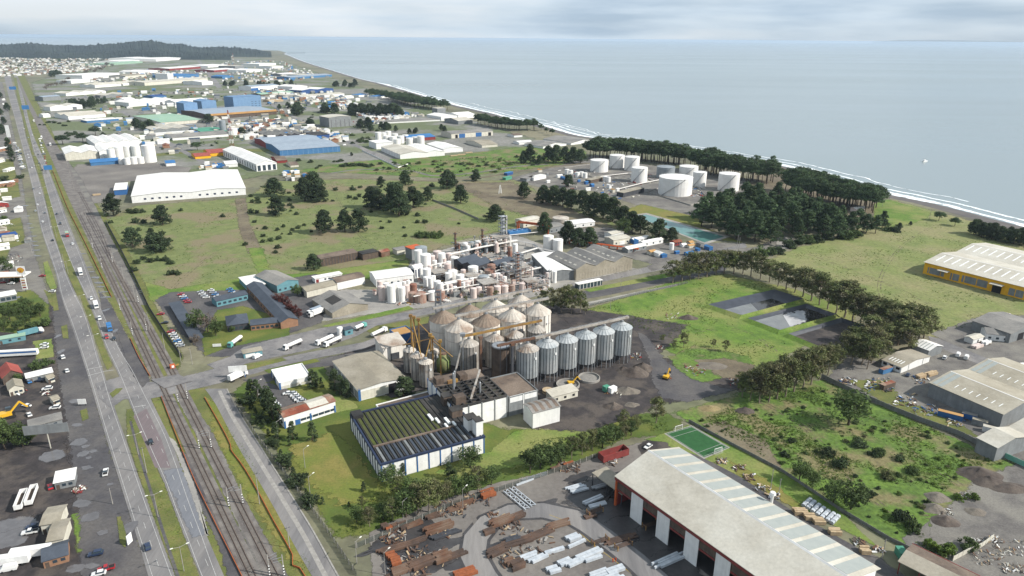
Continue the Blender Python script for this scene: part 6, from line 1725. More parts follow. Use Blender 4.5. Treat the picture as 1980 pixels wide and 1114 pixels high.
# ---------------------------------------------------------------- left roadside: houses, sheds, fuel station
t = thing('fuel_station', 'fuel station canopy with white roof and orange edge', 'fuel station', G(-30, 552), R(8))
MB().box(0, 26, 0, 11, 5, 5.9).obj('canopy', 'roof_white', t)
MB().box(-.1, 26.1, -.12, .0, 5.1, 5.5).obj('canopy_edge', 'roof_orange', t)
for x in (3, 10, 17, 24): MB().box(x - .3, x + .3, 5, 5.6, 0, 5).obj('canopy_post', 'wall_white', t)
for x in (6, 14, 21): MB().box(x - .5, x + .5, 4.4, 6, 0, 1.9).obj('fuel_pump', 'wall_red', t)
building('station_shop', 'white flat roofed shop below the fuel station canopy', (-20, 590), (34, 580), 4, D=10, roof='flat', wall='wall_grey', top='roof_white', items=row('window', 'f', 5, 1, 2.4, 2, 'glass'))
L_ = [
 ('red roofed grey house behind the lorry trailer', (8, 745), (46, 735), 4, 12, 'gy', 3, 'wall_brown', 'roof_red', 'house'),
 ('small cream house with grey gabled roof', (20, 767), (48, 760), 3.6, 9, 'gy', 1.6, 'wall_cream', 'roof_tan', 'house'),
 ('low white roofed shed behind the small cream house', (54, 742), (104, 730), 3, 5, 'shed', .5, 'wall_grey', 'roof_white', 'shed'),
 ('small tan hut beside the parked cars', (95, 742), (107, 738), 3, 4, 'gx', .8, 'wall_cream', 'roof_tan', 'hut'),
 ('tiny tan kiosk beside the yellow digger lot', (105, 785), (117, 781), 3, 5, 'gx', .7, 'wall_cream', 'roof_tan', 'hut'),
 ('long grey flat shed under the billboard', (59, 838), (122, 822), 3, 7, 'flat', 0, 'wall_grey', 'roof_grey', 'shed'),
 ('beige metal roofed shed in the lower left lot', (96, 1066), (126, 1060), 4, 11, 'gx', .8, 'wall_cream', 'roof_tan', 'shed'),
 ('tan roofed shed behind the beige metal shed', (83, 1034), (118, 1028), 4, 10, 'gx', .8, 'wall_cream', 'roof_tan', 'shed'),
 ('white roofed cabin with grey lean-to beside the road', (108, 948), (146, 940), 3.2, 7, 'shed', .6, 'wall_grey', 'roof_white', 'hut'),
 ('dark slate roofed brick hut in the lower left', (86, 1100), (134, 1086), 3, 8, 'gx', 1.6, 'wall_brick', 'roof_slate', 'hut'),
 ('white long roof house beside the puddles', (0, 362), (30, 358), 4, 9, 'gx', 1, 'wall_brick', 'roof_white', 'house'),
 ('white gabled house with red wall', (-10, 405), (18, 400), 4, 12, 'gy', 2, 'wall_red', 'roof_white', 'house'),
 ('small white house below the gabled house', (-10, 414), (14, 410), 3.4, 8, 'gx', 1, 'wall_white', 'roof_pale', 'house'),
 ('long blue roofed shed left of the puddles', (-10, 470), (36, 462), 4, 12, 'gx', 1.4, 'wall_white', 'roof_deepblue', 'shed'),
 ('white roofed shed below the blue roofed shed', (-20, 488), (20, 482), 3.6, 8, 'gx', 1.2, 'wall_white', 'roof_white', 'shed'),
 ('white roofed shop near the oil depot', (-5, 295), (17, 290), 4, 8, 'gx', 1, 'wall_brick', 'roof_white', 'shop'),
 ('row of white stalls beside parked cars', (14, 333), (29, 328), 3, 5, 'flat', 0, 'wall_white', 'roof_white', 'shop'),
 ('white roofed house in the far left yards', (-10, 318), (12, 312), 4, 10, 'gx', 1.2, 'wall_white', 'roof_pale', 'house'),
 ('white shed behind the hedge at far left', (-10, 438), (20, 433), 3, 8, 'gx', 1, 'wall_white', 'roof_white', 'shed'),
 ('grey roofed house left of fuel station', (-10, 528), (10, 524), 3.6, 8, 'gx', 1.4, 'wall_cream', 'roof_grey', 'house'),
 ('teal roofed low shed behind trailers', (-5, 668), (50, 658), 3, 5, 'flat', 0, 'wall_teal', 'roof_mint', 'shed')]
for lab, A_, B_, h_, D_, rf_, ri_, wm, rm_, ct in L_:
 building('roadside_' + ('shed' if ct == 'shed' else 'shop' if ct == 'shop' else 'hut' if ct == 'hut' else 'house'), lab, A_, B_, h_, D=D_, roof=rf_, rise=ri_, wall=wm, top=rm_, cat=ct, items=row('window', 'f', 2, 1.1, 1.3, 1.1, 'glass', .3, .95) + [('door', 'f', .15, 0, 1.1, 2.1, 'wall_brown')])
# pink house and hut by the shore
building('shore_hut', 'small pink and white hut beside the shore pines', (1654, 411), (1674, 409), 3.6, D=7, roof='gx', rise=1, wall='tank_pink', top='roof_white', cat='hut')
# glazed long shelter (car port) in the staff car park
t = thing('car_shelter', 'long dark car shelter roof beside the staff cars', 'shelter', G(383, 664), HWY - R(0) + R(90) - R(0))
t.rotation_euler[2] = math.atan2(*(lambda d: (d.y, d.x))(G(338, 592) - G(383, 664)))
ll = (G(338, 592) - G(383, 664)).length
MB().box(0, ll, -3.5, 3.5, 2.7, 2.95).obj('roof', 'roof_slate', t)
for i in range(8):
 for y in (-3.2, 3.2): MB().box(ll * (i + .5) / 8 - .1, ll * (i + .5) / 8 + .1, y - .1, y + .1, 0, 2.7).obj('post', 'steel_dark', t)

# small far houses and sheds filling the park and the town: too far to pick apart one by one
def scatter_boxes(name, polys, n, s0, s1, h0, h1, mats, seed, ang=None, label=None, cat=None):
 q = random.Random(seed)
 mb = MB()
 done = 0
 from mathutils.geometry import intersect_point_tri_2d
 def inside(x, y, P):
  c = False
  for i in range(len(P)):
   x1, y1, x2, y2 = *P[i], *P[i - 1]
   if (y1 > y) != (y2 > y) and x < (x2 - x1) * (y - y1) / (y2 - y1) + x1: c = not c
  return c
 while done < n:
  P = q.choice(polys)
  x, y = q.uniform(min(p[0] for p in P), max(p[0] for p in P)), q.uniform(min(p[1] for p in P), max(p[1] for p in P))
  if not inside(x, y, P): continue
  done += 1
  c = G(x, y)
  w, d, h = q.uniform(s0, s1), q.uniform(s0, s1) * .7, q.uniform(h0, h1)
  a = (rz if ang is None else ang) + q.choice([0, math.pi / 2])
  ca, sa = math.cos(a), math.sin(a)
  mi = q.randrange(len(mats) // 2) * 2
  def T(u, v, z_): return (c.x + u * ca - v * sa, c.y + u * sa + v * ca, z_)
  r_ = h + d * .22
  mb.add([T(-w / 2, -d / 2, 0), T(w / 2, -d / 2, 0), T(w / 2, d / 2, 0), T(-w / 2, d / 2, 0), T(-w / 2, -d / 2, h), T(w / 2, -d / 2, h), T(w / 2, d / 2, h), T(-w / 2, d / 2, h)],
   [(0, 1, 5, 4), (1, 2, 6, 5), (2, 3, 7, 6), (3, 0, 4, 7)], mi)
  mb.add([T(-w / 2 - .3, -d / 2 - .3, h), T(w / 2 + .3, -d / 2 - .3, h), T(w / 2 + .3, d / 2 + .3, h), T(-w / 2 - .3, d / 2 + .3, h), T(-w / 2 - .3, 0, r_), T(w / 2 + .3, 0, r_)],
   [(0, 1, 5, 4), (2, 3, 4, 5), (1, 2, 5), (3, 0, 4)], mi + 1)
 return tag(mb.obj(name, mats), label, cat, kind='stuff')
scatter_boxes('town_houses', [[(-80, 122), (0, 117), (90, 118), (190, 122), (215, 127), (150, 140), (60, 146), (-60, 150)], [(-60, 106), (420, 104), (460, 110), (200, 118), (-60, 118)]], 1500, 8, 18, 3, 6,
   ['wall_white', 'roof_pale', 'wall_cream', 'roof_bluegrey', 'wall_brick', 'roof_grey', 'wall_white', 'roof_white', 'wall_grey', 'roof_brown', 'wall_cream', 'roof_pale'], 5)
scatter_boxes('yard_clutter', [[(110, 180), (240, 176), (400, 172), (520, 165), (620, 200), (560, 230), (420, 260), (330, 300), (180, 250), (110, 210)], [(150, 150), (300, 135), (400, 140), (400, 160), (200, 168)], [(430, 120), (540, 118), (640, 150), (520, 160), (430, 158)], [(420, 240), (560, 232), (680, 270), (560, 292), (450, 262)], [(640, 200), (820, 225), (720, 240)], [(480, 178), (600, 168), (720, 200), (640, 215)]], 1500, 5, 17, 2.5, 6.5,
   ['wall_white', 'roof_white', 'wall_cream', 'roof_pale', 'wall_blue', 'roof_blue', 'wall_grey', 'roof_grey', 'wall_white', 'roof_bluegrey', 'wall_grey', 'roof_tan', 'wall_white', 'roof_white', 'wall_brick', 'roof_rust', 'wall_cream', 'roof_pale', 'wall_grey', 'roof_slate', 'wall_white', 'roof_pale'], 9)
scatter_boxes('roadside_clutter', [[(-30, 250), (10, 240), (40, 340), (60, 480), (20, 540), (-30, 520)], [(-30, 160), (8, 190), (16, 230), (-30, 240)]], 60, 4, 10, 2.4, 4, ['wall_white', 'roof_white', 'wall_cream', 'roof_tan', 'wall_grey', 'roof_grey', 'wall_brick', 'roof_rust'], 13)
scatter_boxes('plant_clutter', [[(720, 570), (800, 500), (960, 470), (1090, 530), (1000, 560), (860, 585)]], 120, 1.5, 5, 1.5, 4, ['wall_white', 'roof_white', 'wall_grey', 'roof_grey', 'wall_cream', 'roof_pale', 'tank_pink', 'tank_rust', 'steel_dark', 'steel'], 17)
scatter_boxes('yard_clutter', [[(1180, 455), (1330, 470), (1400, 490), (1280, 500), (1210, 490)], [(1000, 330), (1100, 325), (1220, 375), (1080, 365)], [(540, 335), (600, 330), (640, 345), (560, 352)], [(380, 318), (440, 315), (440, 330), (390, 332)]], 60, 3, 8, 2, 4, ['wall_white', 'roof_white', 'wall_grey', 'roof_grey', 'wall_cream', 'roof_orange', 'trim_blue', 'roof_blue'], 19)

# ---------------------------------------------------------------- trees and shrubs
spec('bark', C(104, 92, 80), C(84, 74, 66), s=2, rough=1)
spec('bark_pale', C(168, 156, 138), C(140, 126, 112), s=2, rough=1)
spec('leaf_pine', C(84, 100, 68), C(68, 86, 60), s=0.4, tint=True, rnd_=.3, rough=.9, trans=.22)
spec('leaf_coast', C(96, 118, 78), C(78, 100, 68), s=0.4, tint=True, rnd_=.28, rough=.9, trans=.22)
spec('leaf_euc', C(126, 136, 80), C(104, 118, 70), C(130, 126, 90), s=0.4, s3=.12, tint=True, rnd_=.2, rough=.8, trans=.2)
spec('leaf_green', C(104, 124, 70), C(84, 104, 60), s=0.4, tint=True, rnd_=.25, rough=.85, trans=.2)
spec('leaf_dark', C(82, 98, 62), C(66, 82, 54), s=0.5, tint=True, rnd_=.25, rough=.9, trans=.12)
spec('leaf_red', C(116, 66, 60), C(92, 56, 52), s=0.5, tint=True, rnd_=.15, rough=.9, trans=.15)
spec('leaf_bare', C(136, 122, 106), C(112, 100, 90), s=0.5, tint=True, rnd_=.15, rough=1)
spec('leaf_weed', C(128, 152, 70), C(106, 132, 62), s=0.3, tint=True, rnd_=.2, rough=.9, trans=.4)

def leaf_quads(mb, c, r, n, size, q, flat=1.0, shell=.55):
 """n leaf faces spread through an ellipsoid clump"""
 tb = q.uniform(.7, 1.25)
 for _ in range(n):
  d = Vector((q.gauss(0, 1), q.gauss(0, 1), q.gauss(0, 1))).normalized()
  rad = r * (shell + (1 - shell) * q.random())
  p = Vector((c[0] + d.x * rad, c[1] + d.y * rad, c[2] + d.z * rad * flat))
  nrm = (d + Vector((q.gauss(0, .6), q.gauss(0, .6), q.gauss(0, .6)))).normalized()
  a = nrm.orthogonal().normalized()
  a = Matrix.Rotation(q.uniform(0, 6.28), 3, nrm) @ a
  b = nrm.cross(a)
  s_ = size * q.uniform(.6, 1.35)
  n0 = len(mb.v)
  mb.v.extend([tuple(p - a * s_ * .5 - b * s_ * .3), tuple(p + a * s_ * .5 - b * s_ * .2), tuple(p + b * s_ * .55 + a * s_ * q.uniform(-.3, .3))])
  mb.f.append((n0, n0 + 1, n0 + 2))
  mb.mi.append(0)
  t_ = tb * q.uniform(.75, 1.25)
  mb.col.extend([t_] * 3)

def trunk_mesh(h, r, q, limbs=0, spread=2.0, lean=.03, z0=.45):
 mb = MB()
 pts = [Vector((0, 0, -.3))]
 for k in range(1, 6): pts.append(Vector((q.gauss(0, lean) * h * k / 5, q.gauss(0, lean) * h * k / 5, h * k / 5)))
 for k in range(5): mb.tube(pts[k], pts[k + 1], r * (1 - .16 * k), 7, r * (1 - .16 * (k + 1)))
 for i in range(limbs):
  a = q.uniform(0, 6.28)
  z_ = h * (z0 + (1 - z0) * q.random() * .9)
  p = Vector((0, 0, z_))
  e_ = p + Vector((math.cos(a) * spread, math.sin(a) * spread, spread * q.uniform(.3, .9)))
  mb.tube(p, e_, r * .4, 5, r * .12)
 return mb

def lob(a, z_, s_): return 1 + .5 * noise.noise(Vector((math.cos(a) * 1.2, math.sin(a) * 1.2, z_ * .22 + s_)))

def proto(kind, seed):
 """a prototype's (trunk mesh, crown mesh) with unit height about 1 -> built at real size"""
 q = random.Random(seed)
 mb = MB()
 mb.col = []
 if kind == 'pine':                    # dense dark pine, rounded cone, foliage nearly to the ground
  H, W = 14.0, 6.0
  tr = trunk_mesh(H * .85, .38, q, 8, 3)
  for k in range(84):
   t = q.random() ** .8
   z_ = H * (.12 + .86 * t)
   rad = W * (1 - t) ** .5 * (1 if t > .1 else .8)
   a = q.uniform(0, 6.28)
   rr = rad * q.uniform(.35, .95) * lob(a, z_, seed)
   leaf_quads(mb, (rr * math.cos(a), rr * math.sin(a), z_), q.uniform(1.1, 2.0), 56, .7, q, .7)
  return tr, mb, H, 'leaf_pine'
 if kind == 'umbrella':                # coastal pine: bare trunk, flat topped crown
  H, W = 17.0, 5.4
  tr = trunk_mesh(H * .8, .34, q, 9, 3.4, .025, .6)
  for k in range(60):
   a, rr = q.uniform(0, 6.28), W * math.sqrt(q.random())
   rr *= lob(a, 0, seed)
   z_ = H * (.44 + .52 * q.random() * (1 - .5 * rr / W))
   leaf_quads(mb, (rr * math.cos(a), rr * math.sin(a), z_), q.uniform(1.3, 2.1), 60, .7, q, .6)
  return tr, mb, H, 'leaf_coast'
 if kind == 'grove':                   # tall young pine with pointed layered crown
  H, W = 16.0, 5.0
  tr = trunk_mesh(H * .9, .3, q, 8, 2.4)
  for k in range(76):
   t = q.random()
   z_ = H * (.22 + .77 * t)
   rad = W * (1 - t) ** .8 + .3
   a = q.uniform(0, 6.28)
   rr = rad * q.uniform(.4, 1) * lob(a, z_, seed)
   leaf_quads(mb, (rr * math.cos(a), rr * math.sin(a), z_), q.uniform(1.0, 1.7), 52, .66, q, .65)
  return tr, mb, H, 'leaf_coast'
 if kind == 'euc':                     # eucalyptus: pale limbs, loose tufted crown
  H, W = 15.0, 5.0
  tr = trunk_mesh(H * .82, .3, q, 14, 3.2, .05, .3)
  for k in range(44):
   a, t = q.uniform(0, 6.28), q.random()
   z_ = H * (.3 + .68 * t)
   rr = W * math.sin(math.pi * (.12 + .8 * t)) ** .7 * q.uniform(.3, 1) * lob(a, z_ * 1.5, seed)
   leaf_quads(mb, (rr * math.cos(a), rr * math.sin(a), z_), q.uniform(1.0, 1.8), 50, .6, q, .85, .3)
  return tr, mb, H, 'leaf_euc'
 if kind == 'cypress':
  H, W = 7.0, 1.5
  tr = trunk_mesh(H * .6, .16, q)
  for k in range(36):
   t = q.random()
   rad = W * (1 - t) ** .55
   a = q.uniform(0, 6.28)
   leaf_quads(mb, (rad * .7 * math.cos(a), rad * .7 * math.sin(a), H * (.06 + .92 * t)), q.uniform(.35, .7), 40, .34, q)
  return tr, mb, H, 'leaf_dark'
 if kind in ('broad', 'red', 'bare'):
  H, W = 8.0, 3.2
  tr = trunk_mesh(H * .6, .25, q, 10, 2.2, .04, .4)
  for k in range(44):
   d = Vector((q.gauss(0, 1), q.gauss(0, 1), q.gauss(0, 1))).normalized() * q.random() ** .4
   leaf_quads(mb, (d.x * W, d.y * W, H * .6 + d.z * H * .36), q.uniform(.7, 1.2), 44 if kind != 'bare' else 16, .44, q)
  return tr, mb, H, {'broad': 'leaf_green', 'red': 'leaf_red', 'bare': 'leaf_bare'}[kind]
 # shrubs
 H, W = 2.6, 2.2
 tr = trunk_mesh(H * .4, .12, q, 5, 1.0, .05, .3)
 for k in range(30):
  d = Vector((q.gauss(0, 1), q.gauss(0, 1), abs(q.gauss(0, 1)))).normalized() * q.random() ** .5
  leaf_quads(mb, (d.x * W * .8, d.y * W * .8, .25 + d.z * H * .75), q.uniform(.4, .8), 40, .34, q, .8)
 return tr, mb, H, {'shrub': 'leaf_dark', 'shrub_green': 'leaf_green', 'shrub_weed': 'leaf_weed', 'shrub_euc': 'leaf_euc', 'shrub_bare': 'leaf_bare'}[kind]

PROTO = {}
def plant(kind, p, h=None, w=1.0, label='', group=None, name=None, cat='tree', rot=None):
 """p: base pixel or vector; h: height in metres"""
 if kind not in PROTO:
  PROTO[kind] = []
  for s_ in range(6):
   tr, mb, H, lm = proto(kind, hash(kind) % 97 + s_ * 11 if False else sum(map(ord, kind)) + s_ * 11)
   PROTO[kind].append((tr.mesh('trunk', 'bark_pale' if kind == 'euc' else 'bark'), mb.mesh('crown', lm), H))
 tm, cm, H = rnd.choice(PROTO[kind])
 c = V(p)
 k = (h or H) / H
 t = thing(name or 'tree', label, cat, (c.x, c.y, 0), rnd.uniform(0, 6.28) if rot is None else rot, group)
 t.scale = (k * w, k * w, k)
 link('trunk', tm, t)
 link('crown', cm, t)
 return t

def ph(p, hpx): return up(V(p), p[1] - hpx)

# field pines: base pixel, height px
for x, y, hp, wd in ((531, 379, 34, 1.35), (590, 389, 44, 1.1), (606, 386, 52, 1.05), (618, 390, 34, 1.1), (535, 417, 40, .9), (737, 362, 20, 1.1), (784, 358, 28, 1), (864, 366, 36, .95), (874, 364, 30, .9), (718, 402, 40, 1.0), (730, 404, 38, 1.1),
     (745, 404, 22, 1.2), (762, 412, 58, .9), (772, 418, 64, .72), (799, 402, 40, .95), (810, 400, 30, .9), (827, 388, 26, 1), (891, 393, 35, 1), (628, 451, 44, 1), (667, 448, 42, .8), (694, 448, 44, .85), (607, 522, 30, 1.1), (958, 428, 32, 1.2), (920, 350, 18, 1.3)):
 plant('pine', (x, y), ph((x, y), hp), wd * 1.25, 'dark pine in the open grass field', 'pines in the open field', 'pine_tree')
for x, y, hp, wd in ((220, 416, 40, 1.05), (315, 435, 37, 1.1), (257, 479, 39, .95), (300, 488, 38, 1.2), (312, 486, 32, 1.2)):
 plant('pine', (x, y), ph((x, y), hp), wd * 1.2, 'dark pine beside the railway fence', 'pines beside the railway fence', 'pine_tree')
# shrubs of the field (zoomed picture coordinates)
sh1 = [(985, 190, 65), (1115, 190, 80), (1175, 172, 50), (630, 215, 45), (630, 270, 55), (340, 365, 80), (385, 365, 60), (350, 285, 60), (395, 290, 60), (120, 390, 50), (365, 438, 40), (450, 488, 60), (540, 498, 55), (585, 472, 50), (655, 498, 50), (700, 482, 60), (745, 462, 45), (640, 528, 55), (575, 528, 30), (430, 545, 55),
 (430, 590, 60), (490, 580, 70), (550, 565, 70), (545, 635, 75), (525, 672, 55), (635, 310, 60), (655, 328, 45), (640, 352, 35), (685, 378, 55), (965, 275, 40), (1065, 332, 35), (1255, 360, 50), (1235, 432, 35), (1330, 432, 30), (1400, 438, 50), (1340, 485, 50), (1510, 480, 40), (1520, 545, 55), (1615, 388, 65), (1610, 440, 60), (1670, 440, 70),
 (1720, 160, 70), (1090, 250, 60), (1140, 260, 60), (1170, 240, 60), (1010, 462, 40), (800, 510, 40), (1490, 375, 60), (1530, 380, 60), (385, 485, 24), (345, 240, 35), (465, 290, 35), (520, 380, 60), (905, 275, 40), (1330, 170, 30), (1930, 450, 40), (590, 210, 30), (1215, 320, 60)]
for x, y, w in sh1:
 p = (400 + x / 3.96, 320 + y / 3.96)
 k = w / 3.96 * mpp(p)
 plant('shrub', p, max(1.0, k * .5), 1.0, 'dark round shrub in the open grass field', 'shrubs in the open field', 'shrub', 'shrub')
sh2 = [(1040, 445, 90), (990, 440, 70), (1090, 440, 70), (1385, 428, 50), (1705, 475, 55), (1950, 515, 50), (1100, 800, 70), (1050, 830, 80), (1150, 820, 80), (1210, 810, 80), (1270, 810, 90), (1305, 835, 80), (1310, 915, 90), (1360, 915, 80), (1020, 890, 90), (1240, 615, 80), (1295, 665, 80), (945, 600, 45), (1060, 580, 60), (1150, 590, 70), (850, 520, 50), (820, 470, 60), (1040, 520, 90), (1100, 520, 70), (1880, 690, 60), (1920, 320, 50), (1970, 350, 70)]
for x, y, w in sh2:
 p = (x / 3.96, 300 + y / 3.96)
 k = w / 3.96 * mpp(p)
 plant('shrub', p, max(1.0, k * .52), 1.0, 'dark shrub near the railway fence', 'shrubs near the railway fence', 'shrub', 'shrub')
for i in range(7):
 plant('shrub_green', (808 + i * 7, 458 + (i % 2) * 2), 6, .9, 'mid green thicket bush behind the works', 'green thicket behind the works', 'bush', 'bush')
# pines near the fuel farm and reservoir
for x, y, hp, wd in ((1013, 384, 32, 1), (1050, 393, 34, 1), (1070, 396, 37, 1), (1099, 362, 24, 1.1), (1088, 400, 36, .9), (1104, 404, 38, .9), (1126, 408, 40, .9), (1148, 418, 45, .9), (1166, 422, 46, .9), (1184, 428, 46, .9), (1205, 440, 40, 1), (1222, 448, 38, 1), (1238, 452, 34, 1.1), (1273, 466, 42, .95), (1298, 467, 26, 1.2), (1098, 470, 42, .9), (1118, 478, 36, 1), (1140, 476, 36, 1), (1052, 452, 40, .8)):
 plant('pine', (x, y), ph((x, y), hp), wd * 1.25, 'dark pine between the works and fuel farm', 'pines between works and fuel farm', 'pine_tree')
for x, y, hp, wd in ((1025, 316, 36, .9), (1012, 316, 24, 1), (1060, 312, 30, 1.1), (1075, 316, 36, 1), (1092, 316, 32, 1), (1108, 316, 32, 1), (1122, 316, 28, 1.1), (1043, 318, 18, 1.2)):
 plant('pine', (x, y), ph((x, y), hp), wd, 'dark pine left of the fuel farm', 'pines left of the fuel farm', 'pine_tree')
# pine grove behind the reservoir
gq = random.Random(21)
grove = [(1358, 438, 56), (1376, 442, 50), (1392, 430, 54), (1410, 440, 56), (1422, 462, 60), (1440, 455, 60), (1456, 468, 58), (1474, 462, 60), (1490, 470, 54), (1430, 425, 56), (1450, 418, 54), (1470, 430, 58), (1490, 422, 56), (1510, 436, 58), (1528, 450, 56), (1545, 440, 56), (1560, 458, 54), (1575, 446, 52), (1590, 462, 50), (1606, 452, 50),
  (1622, 460, 48), (1640, 452, 44), (1500, 405, 50), (1525, 415, 52), (1550, 422, 52), (1575, 430, 50), (1412, 410, 50), (1436, 404, 50), (1462, 402, 48), (1655, 446, 44), (1672, 450, 36), (1692, 452, 38), (1600, 436, 48), (1366, 424, 50), (1385, 416, 50), (1625, 440, 44), (1540, 405, 46), (1702, 442, 32), (1402, 424, 54), (1445, 440, 58), (1482, 448, 58), (1515, 424, 54), (1535, 432, 56), (1562, 440, 54), (1590, 448, 50), (1405, 455, 50), (1466, 415, 52), (1500, 458, 54), (1545, 464, 44), (1615, 446, 46)]
for x, y, hp in grove:
 plant('grove', (x + gq.uniform(-3, 3), y), ph((x, y), hp * gq.uniform(.88, 1.08)), gq.uniform(1.1, 1.4), 'green pine in the grove behind the reservoir', 'pine grove behind the reservoir', 'pine_tree')
# coastal belts of umbrella pines
def belt(pts, rows, step, hp0, hp1, lab, grp, depth=9, kind='umbrella', wd=1.0):
 P = [V(p) for p in pts]
 L = plen(P)
 for r_ in range(rows):
  s_ = gq.uniform(0, step)
  while s_ < L:
   p, d = poly_at(P, s_)
   n_2 = Vector((-d.y, d.x, 0)) if d.x > 0 else Vector((d.y, -d.x, 0))
   q_ = p + n_2 * r_ * depth + Vector((gq.uniform(-2, 2), gq.uniform(-2, 2), 0))
   px, py = proj(q_)
   plant(kind, q_, up(q_, py - gq.uniform(hp0, hp1)), wd * gq.uniform(.9, 1.25), lab, grp, 'coastal_pine' if kind == 'umbrella' else 'hedge_tree')
   s_ += step * gq.uniform(.75, 1.3)
belt([(1148, 308), (1190, 306), (1240, 312), (1325, 322)], 3, 7, 36, 46, 'coastal pine in the belt behind the left tanks', 'coastal pine belt')
belt([(1338, 330), (1400, 344), (1450, 352), (1494, 356)], 3, 7, 40, 52, 'coastal pine in the belt behind the right tanks', 'coastal pine belt')
belt([(1512, 372), (1560, 388), (1620, 402), (1692, 412)], 4, 7, 46, 56, 'coastal pine in the belt nearest the open beach', 'coastal pine belt')
belt([(922, 240), (960, 248), (1000, 253), (1040, 252)], 2, 13, 20, 26, 'coastal pine in the far belt by the cannery', 'coastal pine belt', 12)
belt([(1040, 250), (1070, 264)], 1, 30, 12, 16, 'lone coastal pine beyond the cannery', 'coastal pine belt')
belt([(752, 196), (790, 206), (850, 214)], 3, 15, 18, 24, 'coastal pine in the farthest dark belt', 'coastal pine belt', 16)
belt([(706, 186), (740, 190), (770, 196)], 2, 17, 12, 18, 'coastal pine left in the farthest dark belt', 'coastal pine belt', 16)
belt([(1872, 452), (1920, 464), (1995, 478)], 2, 7, 24, 30, 'dark tree in the hedge at the right shore', 'dark hedge at the right shore', 6, 'pine', 1.1)
for x, y, hp, lab in ((1815, 427, 20, 'lone dark tree on the beach meadow'), (1846, 437, 18, 'leaning tree on the beach meadow'), (1738, 445, 14, 'small pine left of the beach meadow'), (1760, 436, 8, 'bush on the beach meadow edge')):
 plant('umbrella' if hp > 15 else 'pine', (x, y), ph((x, y), hp), 1.6 if hp > 15 else 1.2, lab, None, 'pine_tree')
for x, y, w in ((1470, 494, 30), (1490, 492, 26), (1505, 490, 24), (1525, 478, 28), (1545, 472, 28), (1562, 470, 26), (1580, 468, 24), (1600, 462, 24), (1635, 462, 30), (1655, 460, 26), (1717, 446, 18), (1730, 448, 20), (1450, 498, 26), (1420, 505, 26)):
 plant('shrub_green' if w % 4 else 'shrub', (x, y), w * mpp((x, y)) * .7, 1.1, 'bush along the lane before the pine grove', 'bushes before the pine grove', 'bush', 'bush')
# far tree clumps in the industrial park
for x, y, n_2, w, hp, lab in ((160, 205, 14, 60, 13, 'dark tree in the clump beside the white sheds'), (185, 200, 6, 40, 12, 'dark tree at the clump end'), (275, 250, 6, 36, 18, 'dark tree left of the mint green hall'), (104, 148, 5, 30, 12, 'dark tree in the clump near the town'),
       (520, 166, 16, 90, 9, 'dark tree in the row before the far yards'), (445, 166, 6, 30, 9, 'dark tree at the row by the far avenue'), (700, 222, 14, 50, 20, 'dark tree below the blue hipped roofs'), (755, 224, 10, 46, 22, 'dark tree in the big clump before the cannery'), (640, 218, 6, 30, 18, 'dark tree left of the cannery clump'),
       (575, 222, 4, 14, 22, 'dark tree beside the east street'), (665, 168, 8, 44, 12, 'dark tree near the beach sheds'), (740, 252, 8, 60, 14, 'dark tree before the cannery field'), (705, 248, 4, 20, 18, 'dark tree beside the ribbed box hall'), (605, 245, 4, 20, 14, 'dark tree left of the ribbed box hall'),
       (800, 258, 3, 20, 10, 'dark tree in the cannery field'), (855, 254, 2, 10, 12, 'dark tree before the cannery store'), (550, 210, 3, 20, 10, 'small tree by the tall blue block'), (680, 300, 1, 2, 7, 'bush before the timber mill')):
 for k in range(n_2):
  p = (x + gq.uniform(-.5, .5) * w, y + gq.uniform(-2.5, 2.5))
  plant('pine', p, ph(p, hp * gq.uniform(.8, 1.15)), 1.25, lab, 'dark trees in the industrial park', 'dark_tree')
for x, y, hp, lab in ((382, 291, 19, 'lone dark tree in the park meadow'), (185, 262, 20, 'round dark tree beside the oil depot'), (161, 275, 20, 'dark tree in the oil depot garden'), (122, 280, 22, 'dark tree beside the railway gardens'), (468, 260, 14, 'dark tree right of the radio mast'), (404, 238, 18, 'dark tree before the orange eaved hall'), (200, 264, 8, 'small round tree beside the oil depot')):
 plant('umbrella' if hp > 18 else 'pine', (x, y), ph((x, y), hp), 1.7, lab, None, 'dark_tree')
for i in range(26):
 p = (90 + i * 5 + gq.uniform(-4, 4), 172 - i * 1.8 + gq.uniform(-3, 3))
 plant('bare', p, ph(p, gq.uniform(6, 9)), 1.5, 'bare brown tree in the belt before the town', 'bare trees before the town', 'bare_tree')
for i in range(14):
 plant('shrub', (660 + i * 4.5, 322 + gq.uniform(-2, 2)), 4.5, 1.2, 'dark hedge bush beside the timber mill lane', 'hedge beside the timber mill lane', 'bush', 'bush')
# eucalyptus rows
euc = [(1300, 548, 40), (1318, 546, 46), (1334, 542, 48), (1350, 540, 50), (1366, 536, 46), (1384, 532, 44), (1400, 530, 42), (1418, 530, 44), (1436, 530, 42), (1452, 534, 44), (1470, 540, 44), (1488, 546, 44), (1504, 554, 46), (1520, 560, 46), (1536, 566, 48), (1552, 574, 50), (1568, 582, 52), (1584, 590, 54), (1600, 598, 58), (1616, 606, 60),
 (1632, 614, 62), (1648, 622, 62), (1664, 628, 60), (1680, 634, 62), (1696, 640, 62), (1712, 646, 62), (1728, 650, 64), (1744, 656, 66), (1760, 662, 66), (1774, 660, 64), (1786, 654, 58), (1735, 668, 60), (1715, 662, 58), (1755, 680, 60), (1700, 672, 58), (1680, 668, 52)]
for x, y, hp in euc:
 plant('euc', (x, y), ph((x, y), hp * gq.uniform(.9, 1.12)), gq.uniform(1.15, 1.5), 'eucalyptus in the long row behind the ponds', 'eucalyptus row behind the ponds', 'eucalyptus_tree')
